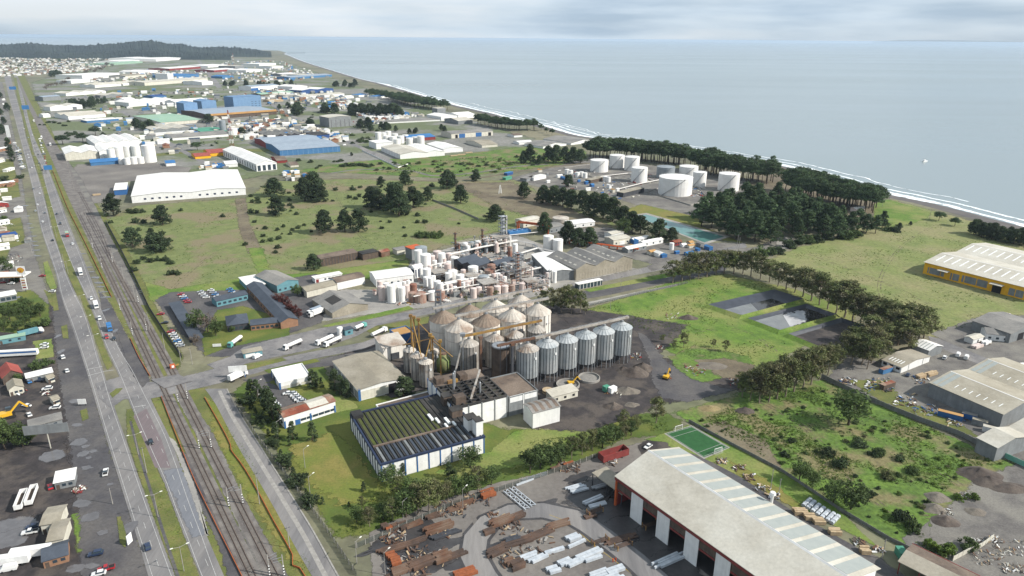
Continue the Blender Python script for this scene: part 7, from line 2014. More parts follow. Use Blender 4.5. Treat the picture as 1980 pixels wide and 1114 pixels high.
for x, y, hp in ((1625, 700, 52), (1645, 706, 58), (1665, 706, 62), (1685, 702, 66), (1640, 690, 56), (1662, 690, 60), (1690, 690, 58), (1700, 684, 58), (1615, 712, 40), (1676, 714, 60)):
 plant('euc', (x, y), ph((x, y), hp), gq.uniform(.95, 1.2), 'eucalyptus in the clump beside the tan workshop', 'eucalyptus clump beside the tan workshop', 'eucalyptus_tree')
for x, y, hp in ((1435, 768, 44), (1450, 775, 60), (1468, 780, 66), (1486, 778, 72), (1502, 772, 72), (1518, 768, 74), (1535, 758, 76), (1552, 752, 74), (1568, 744, 72), (1584, 734, 66), (1600, 726, 60), (1480, 762, 60), (1510, 752, 64), (1540, 742, 64), (1430, 755, 34)):
 plant('euc', (x, y), ph((x, y), hp), gq.uniform(.9, 1.15), 'eucalyptus in the clump beside the dark track', 'eucalyptus clump beside the dark track', 'eucalyptus_tree')
for x, y, hp in ((1065, 602, 44), (1085, 604, 46), (1105, 606, 44), (1122, 604, 40), (1050, 596, 34), (1132, 608, 24), (1000, 585, 22), (960, 582, 20), (930, 586, 18), (900, 588, 16), (1095, 592, 40), (1112, 596, 36)):
 plant('euc', (x, y), ph((x, y), hp), 1.0, 'loose tree behind the big pale silos', 'trees behind the big pale silos', 'eucalyptus_tree')
for x, y, hp, lab in ((1268, 818, 50, 'tall loose eucalyptus beside the football pitch'), (1205, 828, 34, 'dark leaved tree at the soil yard edge'), (1228, 832, 28, 'small tree left of the tall loose eucalyptus'), (1322, 672, 28, 'brownish tree in the soil yard meadow'), (1303, 674, 16, 'bushy small tree beside the brownish tree'), (1280, 662, 14, 'small dark tree at the soil yard'), (1379, 672, 16, 'narrow tree in the meadow'), (1402, 680, 22, 'rounded tree at the meadow edge')):
 plant('euc', (x, y), ph((x, y), hp), 1.1, lab, None, 'eucalyptus_tree')
# tree belt between works lawn and steel yard
for x, y, hp in ((690, 1010, 34), (715, 1018, 40), (740, 1005, 44), (760, 1008, 60), (785, 1000, 74), (808, 995, 84), (830, 990, 86), (848, 975, 56), (866, 968, 50), (885, 960, 54), (905, 955, 56), (925, 948, 60), (950, 938, 50), (1025, 915, 66), (1045, 905, 60), (1065, 900, 62), (1085, 893, 56), (1105, 888, 60), (1125, 880, 62), (1145, 872, 60), (1165, 866, 54), (1185, 858, 50), (1205, 850, 44), (1220, 842, 40), (700, 985, 26), (770, 965, 60), (795, 970, 60)):
 plant('euc' if gq.random() < .6 else 'broad', (x, y), ph((x, y), hp * (.72 if x > 730 else .9)), gq.uniform(.95, 1.25), 'tree in the belt along the steel yard fence', 'tree belt along the steel yard', 'belt_tree')
for x, y, hp, lab in ((755, 935, 34, 'dark tree at the near corner of the white works'), (778, 920, 26, 'small tree against the white works wall'), (868, 925, 30, 'narrow dark tree before the white works wall'), (878, 930, 22, 'short tree before the white works wall'), (910, 905, 38, 'tall narrow tree near the works end wall'), (703, 950, 18, 'tiny dark conifer on the dry lawn'), (624, 975, 14, 'little reddish bush on the lawn'), (675, 980, 10, 'tiny topiary bush on the lawn')):
 plant('cypress' if hp < 32 else 'broad', (x, y), ph((x, y), hp), 1.4, lab, None, 'lawn_tree')
# conifers round the offices
for x, y, hp in ((486, 768, 34), (498, 770, 36), (508, 780, 28), (520, 800, 52), (528, 812, 50), (540, 822, 40), (515, 790, 34), (605, 752, 36), (612, 744, 24), (622, 748, 18), (648, 756, 42), (660, 762, 36), (670, 766, 32), (566, 850, 34), (535, 850, 34), (605, 852, 34), (780, 770, 42), (790, 766, 34), (560, 862, 14)):
 plant('cypress', (x, y), ph((x, y), hp), 1.35 if x < 700 else 2.0, 'dark conifer round the plant offices', 'conifers round the plant offices', 'conifer')
for i in range(16):
 p = (478 + i * 8.2, 778 + i * 13 + gq.uniform(-2, 2))
 plant('cypress' if i % 3 else 'shrub', p, gq.uniform(3, 5), 1.4, 'small conifer in the row along the access road', 'conifer row along the access road', 'conifer')
for x, y, hp in ((534, 592, 24), (546, 596, 28), (556, 600, 22), (565, 612, 26), (578, 616, 20)):
 plant('red', (x, y), ph((x, y), hp), 1.0, 'dark red leaved tree by the office wing', 'dark red trees by the office wing', 'red_leaved_tree')
for x, y, hp, k_, lab in ((380, 640, 40, 'broad', 'olive tree behind the car shelter'), (402, 642, 36, 'bare', 'bare tree behind the car shelter'), (418, 650, 30, 'broad', 'green tree on the office lawn'), (378, 668, 22, 'bare', 'pinkish bare tree by the car shelter'), (575, 572, 22, 'broad', 'dark tree beside the pavilion'), (1205, 455, 34, 'broad', 'grey green tree beside the pine row'), (450, 642, 12, 'broad', 'clipped bush on the office lawn')):
 plant(k_, (x, y), ph((x, y), hp), 1.1, lab, None, 'garden_tree')
# left roadside greenery
for x, y, hp, k_ in ((20, 620, 28, 'broad'), (40, 610, 24, 'broad'), (60, 615, 22, 'broad'), (78, 612, 26, 'broad'), (8, 640, 24, 'broad'), (35, 640, 22, 'broad'), (70, 638, 20, 'shrub_green'), (50, 630, 22, 'broad'), (85, 630, 16, 'shrub_green'), (15, 600, 18, 'shrub_green'), (28, 860, 44, 'broad'), (10, 870, 50, 'broad'), (45, 865, 34, 'broad'), (60, 856, 28, 'broad'), (-8, 860, 50, 'broad'),
     (20, 300, 34, 'cypress'), (24, 312, 30, 'cypress'), (5, 260, 20, 'pine'), (15, 215, 16, 'pine'), (2, 225, 16, 'pine'), (10, 350, 12, 'shrub'), (6, 520, 26, 'broad'), (18, 525, 18, 'broad'), (10, 430, 14, 'broad'), (35, 740, 18, 'broad'), (70, 712, 16, 'shrub_green'), (90, 705, 14, 'shrub_green'), (45, 590, 16, 'broad'), (55, 605, 26, 'broad'), (40, 345, 10, 'shrub'), (2, 190, 12, 'pine'), (8, 240, 14, 'pine'), (92, 222, 6, 'shrub'), (30, 545, 12, 'shrub_green')):
 plant(k_, (x, y), ph((x, y), hp), 1.15, 'roadside tree left of the highway', 'roadside greenery left of the highway', 'roadside_tree')
for i in range(26):
 p = (78 + i * 6 + gq.uniform(-3, 3), 235 + i * .5 + gq.uniform(-8, 8)) if i < 10 else (130 + (i - 10) * 2.4, 262 + gq.uniform(-6, 6)) if i < 18 else (560 + gq.uniform(0, 120), 322 + gq.uniform(-12, 8))
 plant('shrub', p, gq.uniform(3, 5), 1.3, 'scrub bush in the park gardens', 'scrub in the park gardens', 'bush', 'bush')
# scrub field behind the timber mill
for i in range(64):
 p = (700 + gq.uniform(0, 330), 322 + gq.uniform(-18, 12))
 if p[0] < 900 and p[1] < 312: continue
 plant(gq.choice(['shrub_green', 'shrub_green', 'shrub_euc', 'shrub']), p, gq.uniform(2, 4.4), 1.5, 'scrub bush in the field below the timber mill', 'scrub below the timber mill', 'bush', 'bush')
for i in range(26):
 p = (640 + gq.uniform(0, 90), 262 + gq.uniform(-8, 16))
 plant(gq.choice(['shrub_green', 'shrub']), p, gq.uniform(3, 5), 1.6, 'scrub bush beside the east street', 'scrub beside the east street', 'bush', 'bush')
# lower right overgrown field
big = [(1640, 822, 74, 'broad', 1.6, 'largest dark tree in the overgrown field'), (1600, 880, 36, 'shrub', 1.2, 'dark bush below the largest tree'), (1625, 900, 40, 'shrub', 1.2, 'second dark bush below the largest tree'), (1690, 880, 30, 'shrub', 1.2, 'dark bush right of the largest tree'), (1660, 862, 34, 'shrub', 1.3, 'dark bush in the shade of the largest tree'),
 (1516, 882, 26, 'shrub', 1.2, 'round dark shrub near the pitch'), (1530, 855, 22, 'shrub', 1.2, 'shrub above the round dark shrub'), (1740, 890, 26, 'shrub', 1.2, 'small dark shrub in mid field'), (1700, 880, 34, 'shrub_green', 1, 'yucca-like green shrub in the overgrown field'), (1715, 925, 34, 'shrub_euc', 1.3, 'brownish shrub in mid field'), (1765, 915, 34, 'shrub_green', 1.2, 'green shrub with pale lobe'), (1680, 958, 32, 'shrub', 1.3, 'dark shrub beside the bright willow'),
 (1645, 985, 56, 'broad', 1.5, 'bright yellow green willow tree in the field'), (1610, 975, 50, 'broad', 1.3, 'grey green tree left of the willow'), (1545, 930, 46, 'broad', 1.3, 'grey green tree above the white bundles'), (1570, 945, 40, 'broad', 1.3, 'second grey green tree above the white bundles'), (1745, 1005, 48, 'shrub', 1.1, 'large dark bush near the gravel track'), (1765, 1025, 44, 'shrub_green', 1.1, 'green round bush near the gravel track'),
 (1800, 1060, 44, 'shrub_weed', 1, 'bright mounded weeds beside gravel track'), (1830, 1070, 50, 'shrub_weed', 1.2, 'large mounded weeds beside gravel track'), (1870, 1060, 44, 'shrub_green', 1.2, 'green mound near the rubble wall'), (1855, 965, 30, 'shrub_weed', 1.1, 'bright weed mound among spoil heaps'), (1880, 965, 30, 'shrub_weed', 1.1, 'second bright weed mound among spoil heaps')]
for x, y, hp, k_, wd, lab in big:
 plant(k_, (x, y), ph((x, y), hp) * (.42 if k_.startswith('shrub') else .9), wd if k_.startswith('shrub') else wd * .75, lab, None, 'field_shrub' if k_.startswith('shrub') else 'field_tree', 'shrub' if k_.startswith('shrub') else 'tree')
def in_poly(x, y, P):
 c_in = False
 for i in range(len(P)):
  x1, y1, x2, y2 = *P[i], *P[i - 1]
  if (y1 > y) != (y2 > y) and x < (x2 - x1) * (y - y1) / (y2 - y1) + x1: c_in = not c_in
 return c_in
WILD = [(1600, 745), (1760, 812), (1970, 900), (1900, 900), (1860, 920), (1790, 990), (1780, 1030), (1840, 1090), (1700, 1030), (1600, 965), (1510, 905), (1420, 850), (1345, 818), (1440, 775), (1520, 755)]
cnt = 0
while cnt < 130:
 p = (gq.uniform(1345, 1960), gq.uniform(745, 1095))
 if not in_poly(*p, WILD): continue
 cnt += 1
 plant(gq.choice(['shrub_green', 'shrub_weed', 'shrub', 'shrub_euc', 'shrub_green']), p, gq.uniform(.5, 1.7), gq.uniform(.9, 1.5), f'low {("left", "middle", "right")[0 if p[0] < 1560 else 1 if p[0] < 1720 else 2]} scrub bush in the overgrown field', 'scrub in the overgrown field', 'bush', 'bush')

# ground cover: tufts nobody could count
def tufts(name, poly, n, size, m, seed, h=.5, clump=5, zones_=None):
 q = random.Random(seed)
 mb = MB()
 mb.col = []
 xs, ys = [p[0] for p in poly], [p[1] for p in poly]
 P3 = [V(p) for p in poly]
 X = [p.x for p in P3]
 Y = [p.y for p in P3]
 P2 = [(p.x, p.y) for p in P3]
 done = 0
 while done < n:
  x, y = q.uniform(min(X), max(X)), q.uniform(min(Y), max(Y))
  if not in_poly(x, y, P2): continue
  dens = noise.noise(Vector((x * .03, y * .03, seed))) + .5 * noise.noise(Vector((x * .11, y * .11, seed)))
  done += 1
  if dens < -.05 + .25 * q.random(): continue
  s_ = size * q.uniform(.5, 1.6)
  leaf_quads(mb, (x, y, s_ * h * .35), s_, clump, s_ * .6, q, h, .2)
 return tag(mb.obj(name, m), kind='stuff')
tufts('weeds', WILD, 14000, .6, 'leaf_weed', 3, .45, 7)
tufts('weeds', WILD, 3000, .7, 'leaf_green', 5, .55, 7)
tufts('meadow_grass', [(1480, 505), (1545, 478), (1640, 455), (1700, 430), (1790, 430), (1980, 480), (1960, 610), (1800, 650), (1700, 600), (1590, 548)], 6000, .7, 'leaf_weed', 7, .3, 5)
tufts('meadow_grass', [(210, 425), (478, 386), (640, 350), (860, 355), (1080, 400), (1000, 440), (790, 495), (600, 530), (300, 570)], 8000, .75, 'leaf_weed', 9, .3, 5)
tufts('weeds', [(1130, 600), (1290, 550), (1400, 532), (1500, 556), (1440, 610), (1540, 655), (1440, 700), (1330, 690), (1240, 650)], 5000, .6, 'leaf_weed', 11, .35, 6)
tufts('weeds', [(960, 860), (1140, 838), (1230, 805), (1290, 800), (1290, 835), (1100, 890), (900, 950), (780, 1000), (700, 1040), (640, 1040), (740, 940), (860, 920)], 3500, .6, 'leaf_weed', 13, .5, 6)
tufts('weeds', [(700, 322), (900, 305), (1120, 300), (1130, 314), (900, 340), (720, 335)], 2200, 1.6, 'leaf_green', 15, .5, 6)
tufts('verge_grass', [(250, 800), (272, 834), (318, 935), (384, 1114), (345, 1114), (297, 998), (258, 870)], 2200, .35, 'leaf_weed', 17, .5, 5)
tufts('town_trees', [(-60, 108), (200, 106), (430, 106), (300, 116), (190, 124), (60, 142), (-60, 146)], 800, 8, 'leaf_dark', 23, .7, 40)
tufts('park_greenery', [(100, 190), (240, 178), (420, 172), (560, 160), (760, 215), (700, 260), (560, 240), (430, 285), (300, 300), (180, 250)], 600, 3.5, 'leaf_dark', 29, .7, 26)
tufts('verge_grass', [(410, 790), (470, 860), (560, 1020), (610, 1110), (570, 1110), (480, 960)], 1800, .3, 'leaf_weed', 19, .5, 5)

# ---------------------------------------------------------------- vehicles
for nm, c_ in (('white', (240, 240, 238)), ('silver', (186, 190, 194)), ('grey', (120, 124, 130)), ('black', (40, 42, 48)), ('navy', (46, 60, 88)), ('red', (176, 40, 48)), ('blue', (70, 130, 190)), ('teal', (110, 180, 172)), ('yellow', (232, 182, 50))):
 spec('car_' + nm, C(*c_, .75), rough=.3, spec_=.5)
spec('tyre', (.02, .02, .02), rough=.9)
spec('lamp', C(240, 240, 230, .8), rough=.3)
spec('cloth_orange', C(230, 96, 50), rough=.9)
spec('cloth_blue', C(60, 70, 96), rough=.9)
def car_proto(kind):
 W = {'car': 1.75, 'suv': 1.85, 'pickup': 1.85, 'van': 2.0}[kind]
 prof = {'car': [(-2.1, .35), (2.1, .35), (2.15, .7), (1.0, .92), (-1.9, .95), (-2.15, .75)], 'suv': [(-2.25, .4), (2.25, .4), (2.3, .85), (1.2, 1.05), (-2.2, 1.1), (-2.3, .8)],
   'pickup': [(-2.6, .45), (2.5, .45), (2.55, .9), (1.3, 1.08), (-2.6, 1.05)], 'van': [(-2.7, .4), (2.6, .4), (2.65, .95), (1.9, 1.3), (-2.7, 1.35)]}[kind]
 cab = {'car': (-1.75, .95, -1.2, .3, .92, 1.45), 'suv': (-2.15, 1.1, -1.8, .4, 1.06, 1.75), 'pickup': (-.75, 1.2, -.5, .5, 1.05, 1.75), 'van': (-2.65, 1.8, -2.6, 1.0, 1.32, 2.3)}[kind]
 t = link(kind, None)
 MB().prism([(p[0], p[1]) for p in prof], -W / 2, W / 2, 'x').obj('body', 'car_white', t)
 x0, x1, a0, a1, z0, z1_ = cab
 w, w2 = W / 2 - .06, W / 2 - .22
 vs = [(-w, x0, z0), (w, x0, z0), (w, x1, z0), (-w, x1, z0), (-w2, a0, z1_), (w2, a0, z1_), (w2, a1, z1_), (-w2, a1, z1_)]
 MB().add(vs, [(4, 5, 6, 7), (0, 1, 5, 4), (1, 2, 6, 5), (2, 3, 7, 6), (3, 0, 4, 7)]).obj('windows', 'glass' if kind != 'van' else 'car_white', t)
 if kind == 'van': MB().add([(-w, x1 + .02, z0), (w, x1 + .02, z0), (w2, a1 + .02, z1_ - .1), (-w2, a1 + .02, z1_ - .1)], [(0, 1, 2, 3)]).obj('windscreen', 'glass', t)
 else: MB().box(-w2 - .03, w2 + .03, a0 - .05, a1 + .05, z1_ - .02, z1_ + .06).obj('roof', 'car_white', t)
 if kind == 'pickup': MB().box(-W / 2 + .12, W / 2 - .12, -2.5, -.85, 1.02, 1.1).obj('load_bed', 'tyre', t)
 wm = MB().tube((-.11, 0, 0), (.11, 0, 0), .34, 12).mesh('wheel', 'tyre')
 for sx in (-1, 1):
  for y in (-1.35, 1.35): link('wheel', wm, t, (sx * (W / 2 - .06), y, .34))
  MB().box(sx * W * .34 - .18, sx * W * .34 + .18, prof[2][0] - .1, prof[2][0] + .03, prof[2][1] - .14, prof[2][1] - .0).obj('headlight', 'lamp', t)
 return t
CARP = {}
def car(p, col='white', kind='car', ang=0.0, where='', grp='cars'):
 c = V(p)
 if kind not in CARP: CARP[kind] = car_proto(kind)
 lab = f'{col} {kind} {where}'
 r = dup(CARP[kind], (c.x, c.y, z4 + .05), GRID + R(ang), lab, grp, None, {'body': 'car_' + col, 'roof': 'car_' + col} | ({'windows': 'car_' + col} if kind == 'van' else {}))
 r['category'] = 'car' if kind in ('car', 'suv') else kind
 r.name = {'car': 'parked_car' if 'park' in where or 'lot' in where else 'road_car', 'suv': 'road_car', 'pickup': 'pickup_truck', 'van': 'delivery_van'}[kind]
 return r
for x, y, c_ in ((286, 1060, 'navy'), (83, 430, 'white'), (102, 466, 'black'), (73, 397, 'white'), (77, 375, 'white'), (69, 409, 'silver'), (87, 413, 'grey'), (62, 325, 'white'), (65, 366, 'grey'), (54, 300, 'white'), (56, 306, 'white'), (55, 267, 'silver'), (47, 250, 'white'), (42, 235, 'grey'), (160, 640, 'grey')):
 if y != 640: car((x, y), c_, 'car', 0, 'on the left carriageway', 'cars on the left carriageway')
for x, y, c_ in ((292, 857, 'black'), (193, 618, 'white'), (207, 654, 'red'), (221, 657, 'black'), (177, 579, 'white'), (141, 473, 'white'), (117, 434, 'black'), (110, 415, 'black'), (82, 330, 'black'), (76, 316, 'grey'), (72, 290, 'silver'), (74, 300, 'black'), (68, 277, 'grey'), (63, 262, 'white')):
 car((x, y), c_, 'car' if y % 2 else 'suv', 180, 'on the right carriageway', 'cars on the right carriageway')
for x, y, c_, k_, a in ((122, 693, 'white', 'suv', 5), (130, 719, 'white', 'car', 5), (101, 565, 'white', 'car', 60), (205, 916, 'white', 'pickup', -10), (186, 1074, 'navy', 'suv', 75), (206, 1103, 'red', 'pickup', 80), (192, 1112, 'white', 'car', 75), (82, 535, 'red', 'car', 60)):
 car((x, y), c_, k_, a, 'on the left service road', 'cars on the service road')
for x, y, c_, k_, a in ((86, 668, 'white', 'car', 70), (86, 674, 'white', 'car', 70), (92, 754, 'white', 'suv', 75), (57, 740, 'blue', 'car', 10), (77, 738, 'navy', 'car', 60), (52, 787, 'white', 'car', 40), (107, 791, 'white', 'suv', 70), (107, 806, 'navy', 'car', 75), (105, 816, 'grey', 'car', 75), (57, 804, 'white', 'car', 10), (59, 1032, 'white', 'pickup', 75), (64, 1021, 'navy', 'car', 70), (98, 944, 'red', 'car', 5), (16, 1104, 'white', 'van', 75), (40, 530, 'navy', 'car', 30), (5, 548, 'red', 'car', 60), (22, 550, 'white', 'car', 60), (75, 645, 'navy', 'car', 70)):
 car((x, y), c_, k_, a, 'in a left roadside lot', 'cars in the roadside lots')
q = random.Random(4)
for i in range(26): car((30 + i * .62 + q.uniform(-4, 4), 278 + i * 2.0), q.choice(['white', 'white', 'silver', 'grey', 'navy', 'red']), q.choice(['car', 'car', 'suv', 'van']), q.choice([0, 70, 90]), 'in the crowded roadside lot', 'cars in the crowded lot')
for i in range(12): car((78 + i * 1.0 + q.uniform(-1, 1), 270 + i * 4.2), q.choice(['white', 'white', 'grey', 'red']), q.choice(['car', 'van', 'suv']), q.choice([0, 0, 80]), 'parked beside the right carriageway', 'cars parked beside the carriageway')
for i in range(7): car((331 + i * 3.1, 643 + i * 4.6), ('red', 'white', 'silver', 'white', 'blue', 'white', 'silver')[i], 'car', 75, 'parked by the car shelter', 'cars by the car shelter')
for x, y, c_ in ((311, 609, 'red'), (319, 626, 'black'), (350, 571, 'red'), (354, 575, 'white'), (357, 579, 'blue'), (361, 583, 'red'), (364, 586, 'red'), (391, 570, 'white'), (395, 574, 'silver'), (399, 577, 'white'), (388, 566, 'silver'), (408, 563, 'white'), (412, 567, 'silver'), (416, 571, 'blue'), (420, 575, 'white'), (444, 561, 'blue'), (448, 565, 'blue'), (452, 569, 'white'), (455, 572, 'silver')):
 car((x, y), c_, 'car', 70, 'in the staff car park', 'cars in the staff car park')
for i, (x, y) in enumerate(((556, 763), (566, 763), (570, 767), (574, 771), (578, 775), (583, 778), (508, 763), (511, 769), (521, 772), (526, 779), (531, 784), (535, 788))):
 car((x, y), ('white', 'silver')[i % 2] if i not in (7,) else 'blue', 'car', 75, 'parked at the plant office', 'cars at the plant office')
car((1253, 866), 'white', 'car', 100, 'parked beside the football pitch')
car((498, 692), 'white', 'van', -60, 'beside the gate hut')
for x, y, c_, k_ in ((1826, 694, 'white', 'suv'), (1936, 714, 'white', 'car'), (1944, 708, 'grey', 'car'), (1852, 689, 'white', 'van'), (1868, 694, 'white', 'van'), (1755, 727, 'navy', 'car')):
 car((x, y), c_, k_, -75, 'in the right workshop yard', 'vehicles in the workshop yard')
for i in range(22): car((540 + q.uniform(0, 150), 232 + q.uniform(0, 60)), q.choice(['white', 'blue', 'red', 'grey', 'white']), q.choice(['car', 'van']), q.choice([0, 90]), 'in the industrial park streets', 'cars in the industrial park')

def truck(p, label, kind, ang, cab='white', L=9.5, load='tank_white', grp='lorries'):
 c = V(p)
 t = thing('lorry', label, 'truck', (c.x, c.y, z4 + .03), GRID + R(ang), grp)
 MB().prism([(0, .6), (2.4, .6), (2.4, 1.8), (2.0, 3.0), (0, 3.1)], -1.2, 1.2, 'x').obj('cab', 'car_' + cab, t)
 MB().add([(-1.1, 2.44, 1.75), (1.1, 2.44, 1.75), (1.05, 2.06, 2.9), (-1.05, 2.06, 2.9)], [(0, 1, 2, 3)]).obj('windscreen', 'glass', t)
 if kind == 'tanker': MB().prism([(1.2 * math.cos(a_), 2.1 + .95 * math.sin(a_)) for a_ in [2 * math.pi * i / 16 for i in range(16)]], -L - .4, -.4, 'y').obj('tank', load, t)
 elif kind == 'box': MB().box(-1.25, 1.25, -L - .3, -.3, 1.1, 3.7).obj('box_body', load, t)
 MB().box(-.5, .5, -L, .5, .7, 1.1).obj('chassis', 'steel_dark', t)
 wm = MB().tube((-.16, 0, 0), (.16, 0, 0), .5, 12).mesh('wheel', 'tyre')
 for sx in (-1.05, 1.05):
  for y in (1.2, -L * .2, -L * .78, -L * .9): link('wheel', wm, t, (sx, y, .5))
 return t
truck((556, 676), 'white tanker lorry waiting alone on the street', 'tanker', 113)
truck((618, 667), 'white tanker lorry behind the teal guard house', 'tanker', 113)
truck((634, 670), 'white tanker lorry nearest the grey store', 'tanker', 113)
truck((742, 643), 'white tanker lorry facing the silos', 'tanker', -67)
truck((448, 671), 'tanker lorry with teal cab on the bend', 'tanker', 135, 'teal')
truck((604, 613), 'white box lorry beside the grey gabled store', 'box', 110, L=8)
truck((601, 609), 'blue topped box lorry behind the white one', 'box', 110, load='roof_bluegrey', L=8)
truck((702, 634), 'green cab lorry by the guard house', 'tanker', -67, 'teal', 6)
truck((187, 596), 'white box lorry on the right carriageway', 'box', 180, L=5)
truck((213, 640), 'blue box lorry on the right carriageway', 'box', 180, 'blue', 5, 'roof_blue')
truck((157, 532), 'white box lorry farther up the right carriageway', 'box', 180, L=7)
truck((131, 458), 'teal box lorry on the right carriageway', 'box', 180, 'red', 6, 'roof_mint')
truck((76, 644), 'white lorry with pale teal box in the lot', 'box', -75, L=10, load='wall_teal')
truck((98, 282), 'white box lorry crossing the railway', 'box', 180, L=10)
truck((66, 236), 'white box lorry beside the railway at distance', 'box', 180, L=10)
truck((81, 268), 'white box lorry parked beside the carriageway', 'box', 180, L=9)
truck((470, 728), 'white lorry at the plant gate crossing', 'box', -65, L=8)
def trailer(p, label, ang, L=13, m='wall_white', stripe=None, open_=False):
 c = V(p)
 t = thing('trailer', label, 'trailer', (c.x, c.y, .1), GRID + R(ang), 'trailers in the left lots')
 MB().box(-L / 2, L / 2, -1.25, 1.25, 1.1, 1.35 if open_ else 3.9).obj('body', m, t)
 if open_:
  for y0, y1 in ((-1.25, -1.1), (1.1, 1.25)): MB().box(-L / 2, L / 2, y0, y1, 1.36, 3.2).obj('side_wall', 'wall_white', t)
  for x0 in (-L / 2, L / 2 - .15): MB().box(x0, x0 + .15, -1.09, 1.09, 1.36, 3.2).obj('end_wall', 'wall_white', t)
 if stripe: MB().box(-L / 2 + .2, L / 2 - .2, -1.3, -1.25, 2.5, 3.4).obj('stripe', stripe, t)
 for x in (-L * .4, -L * .3, -L * .2, L * .35): MB().tube((x, -1.1, .5), (x, 1.1, .5), .5, 12).obj('wheel', 'tyre', t)
trailer((36, 690), 'long white curtain trailer with blue stripe', -25, 20, stripe='trim_blue')
trailer((43, 975), 'open white tipper trailer on the left in the dark lot', 78, 11, 'wall_brown', open_=True)
trailer((63, 966), 'open white tipper trailer on the right in the dark lot', 78, 11, 'wall_brown', open_=True)
trailer((63, 1078), 'white box trailer beside the beige shed', -20, 12)
trailer((20, 1094), 'white box trailer at the left picture edge', -20, 12)
def digger(p, label, ang, s_=1.0):
 c = V(p)
 t = thing('excavator', label, 'excavator', (c.x, c.y, 0), R(ang), 'diggers')
 t.scale = (s_,) * 3
 for y in (-1.2, 1.2): MB().prism([(-2, .1), (2, .1), (2.3, .5), (2, .9), (-2, .9), (-2.3, .5)], y - .3, y + .3, 'y').obj('track', 'tyre', t)
 MB().box(-1.9, 1.4, -1.3, 1.3, 1.0, 2.0).obj('body', 'car_yellow', t)
 MB().box(.1, 1.5, .1, 1.2, 2.0, 3.1).obj('cab', 'glass', t)
 MB().beam((1.2, -.2, 1.8), (3.8, -.2, 4.4), .5).obj('boom', 'car_yellow', t)
 MB().beam((3.8, -.2, 4.4), (5.6, -.2, 2.0), .4).obj('arm', 'car_yellow', t)
 MB().prism([(5.2, 2.0), (6.1, 2.0), (6.0, 1.2), (5.3, 1.0)], -.7, .3, 'y').obj('bucket', 'steel_dark', t)
digger((14, 808), 'yellow excavator in the left roadside lot', 40, 1.5)
digger((1104, 743), 'yellow loader beside the round concrete basin', 20, .9)
digger((1288, 732), 'yellow excavator on the grass island of the soil yard', 60, 1.0)
digger((660, 735), 'yellow crane arm machine', 20) if False else None
# boat, pier, goals
b = G(1788, 313, SEA)
t = thing('boat', 'small white fishing boat out on the sea', 'boat', (b.x, b.y, SEA), R(20))
MB().prism([(-4, 0), (3, 0), (5, 1.6), (-4, 1.3)], -1.3, 1.3, 'y').obj('hull', 'wall_white', t)
MB().box(-2.5, .5, -1, 1, 1.3, 3.4).obj('cabin', 'wall_white', t)
MB().box(-1.2, -1.05, -.07, .07, 3.4, 6).obj('mast', 'steel', t)
low_wall('long low breakwater at the far cape', [(556, 103), (590, 102.5)], 3, 8, 'steel_dark', name='breakwater', cat='breakwater')
for (x, y, lab) in ((1312, 833, 'white football goal at the far end of pitch'), (1388, 877, 'white football goal at the near end of pitch')):
 d_ = pc[1] - pc[0]
 c = V((x, y))
 t = thing('football_goal', lab, 'goal', (c.x, c.y, .2), math.atan2(d_.y, d_.x))
 for sx in (-2, 2): MB().box(sx - .08, sx + .08, -.08, .08, 0, 2.4).obj('post', 'wall_white', t)
 MB().box(-2.08, 2.08, -.08, .08, 2.4, 2.55).obj('crossbar', 'wall_white', t)
 mb = MB()
 for i in range(9): mb.beam((-2 + i * .5, 0, 2.4), (-2 + i * .5, .9 if y < 850 else -.9, 0), .05)
 mb.obj('net', 'wall_white', t)

# ---------------------------------------------------------------- poles, wires, fences
def lamp_post(p, label, h=10, ang=0.0, arms=2, grp='street lamps'):
 c = V(p)
 t = thing('street_lamp', label, 'street lamp', (c.x, c.y, 0), GRID + R(ang), grp)
 MB().tube((0, 0, 0), (0, 0, h), .14, 6, .08).obj('pole', 'kerb', t)
 for s_ in ((-1, 1) if arms == 2 else (1,)):
  MB().beam((0, 0, h - .3), (s_ * 2.4, 0, h + .2), .1).obj('arm', 'kerb', t)
  MB().box(s_ * 2.4 - .45, s_ * 2.4 + .45, -.16, .16, h + .1, h + .28).obj('lamp_head', 'lamp', t)
for p in ((356, 1105), (306, 1000), (268, 880), (172, 642), (186, 680), (160, 600), (132, 530), (110, 460), (98, 420), (86, 380), (74, 335), (64, 295)):
 lamp_post(p, 'twin armed street lamp on the highway median', grp='lamps on the median')
for p in ((600, 960), (690, 1090), (500, 770), (590, 905), (538, 850), (780, 1010), (745, 1112), (895, 985)):
 lamp_post(p, 'single lamp post along the plant fence', 9, 20, 1, 'lamps along the plant fence')
spec('pole_black', (.02, .02, .02), rough=.8)
for i, (x, y) in enumerate(((386, 868), (409, 866), (443, 980), (470, 974), (522, 1114), (550, 1114), (233, 600), (257, 648), (284, 640), (198, 520), (218, 508), (345, 778), (363, 772), (180, 480), (268, 585))):
 c = V((x, y))
 t = thing('catenary_pole', 'striped overhead line pole beside the tracks', 'pole', (c.x, c.y, 0), GRID, 'overhead line poles')
 for k in range(8): MB().box(-.2, .2, -.2, .2, k * .55, k * .55 + .55).obj('pole_band', 'wall_white' if k % 2 else 'pole_black', t)
 MB().box(-.16, .16, -.16, .16, 4.4, 8.5).obj('pole', 'kerb', t)
 for z_ in (6.4, 7.6): MB().beam((0, 0, z_), (-3 if i % 2 else 3, 0, z_ + .4), .1).obj('arm', 'steel', t)
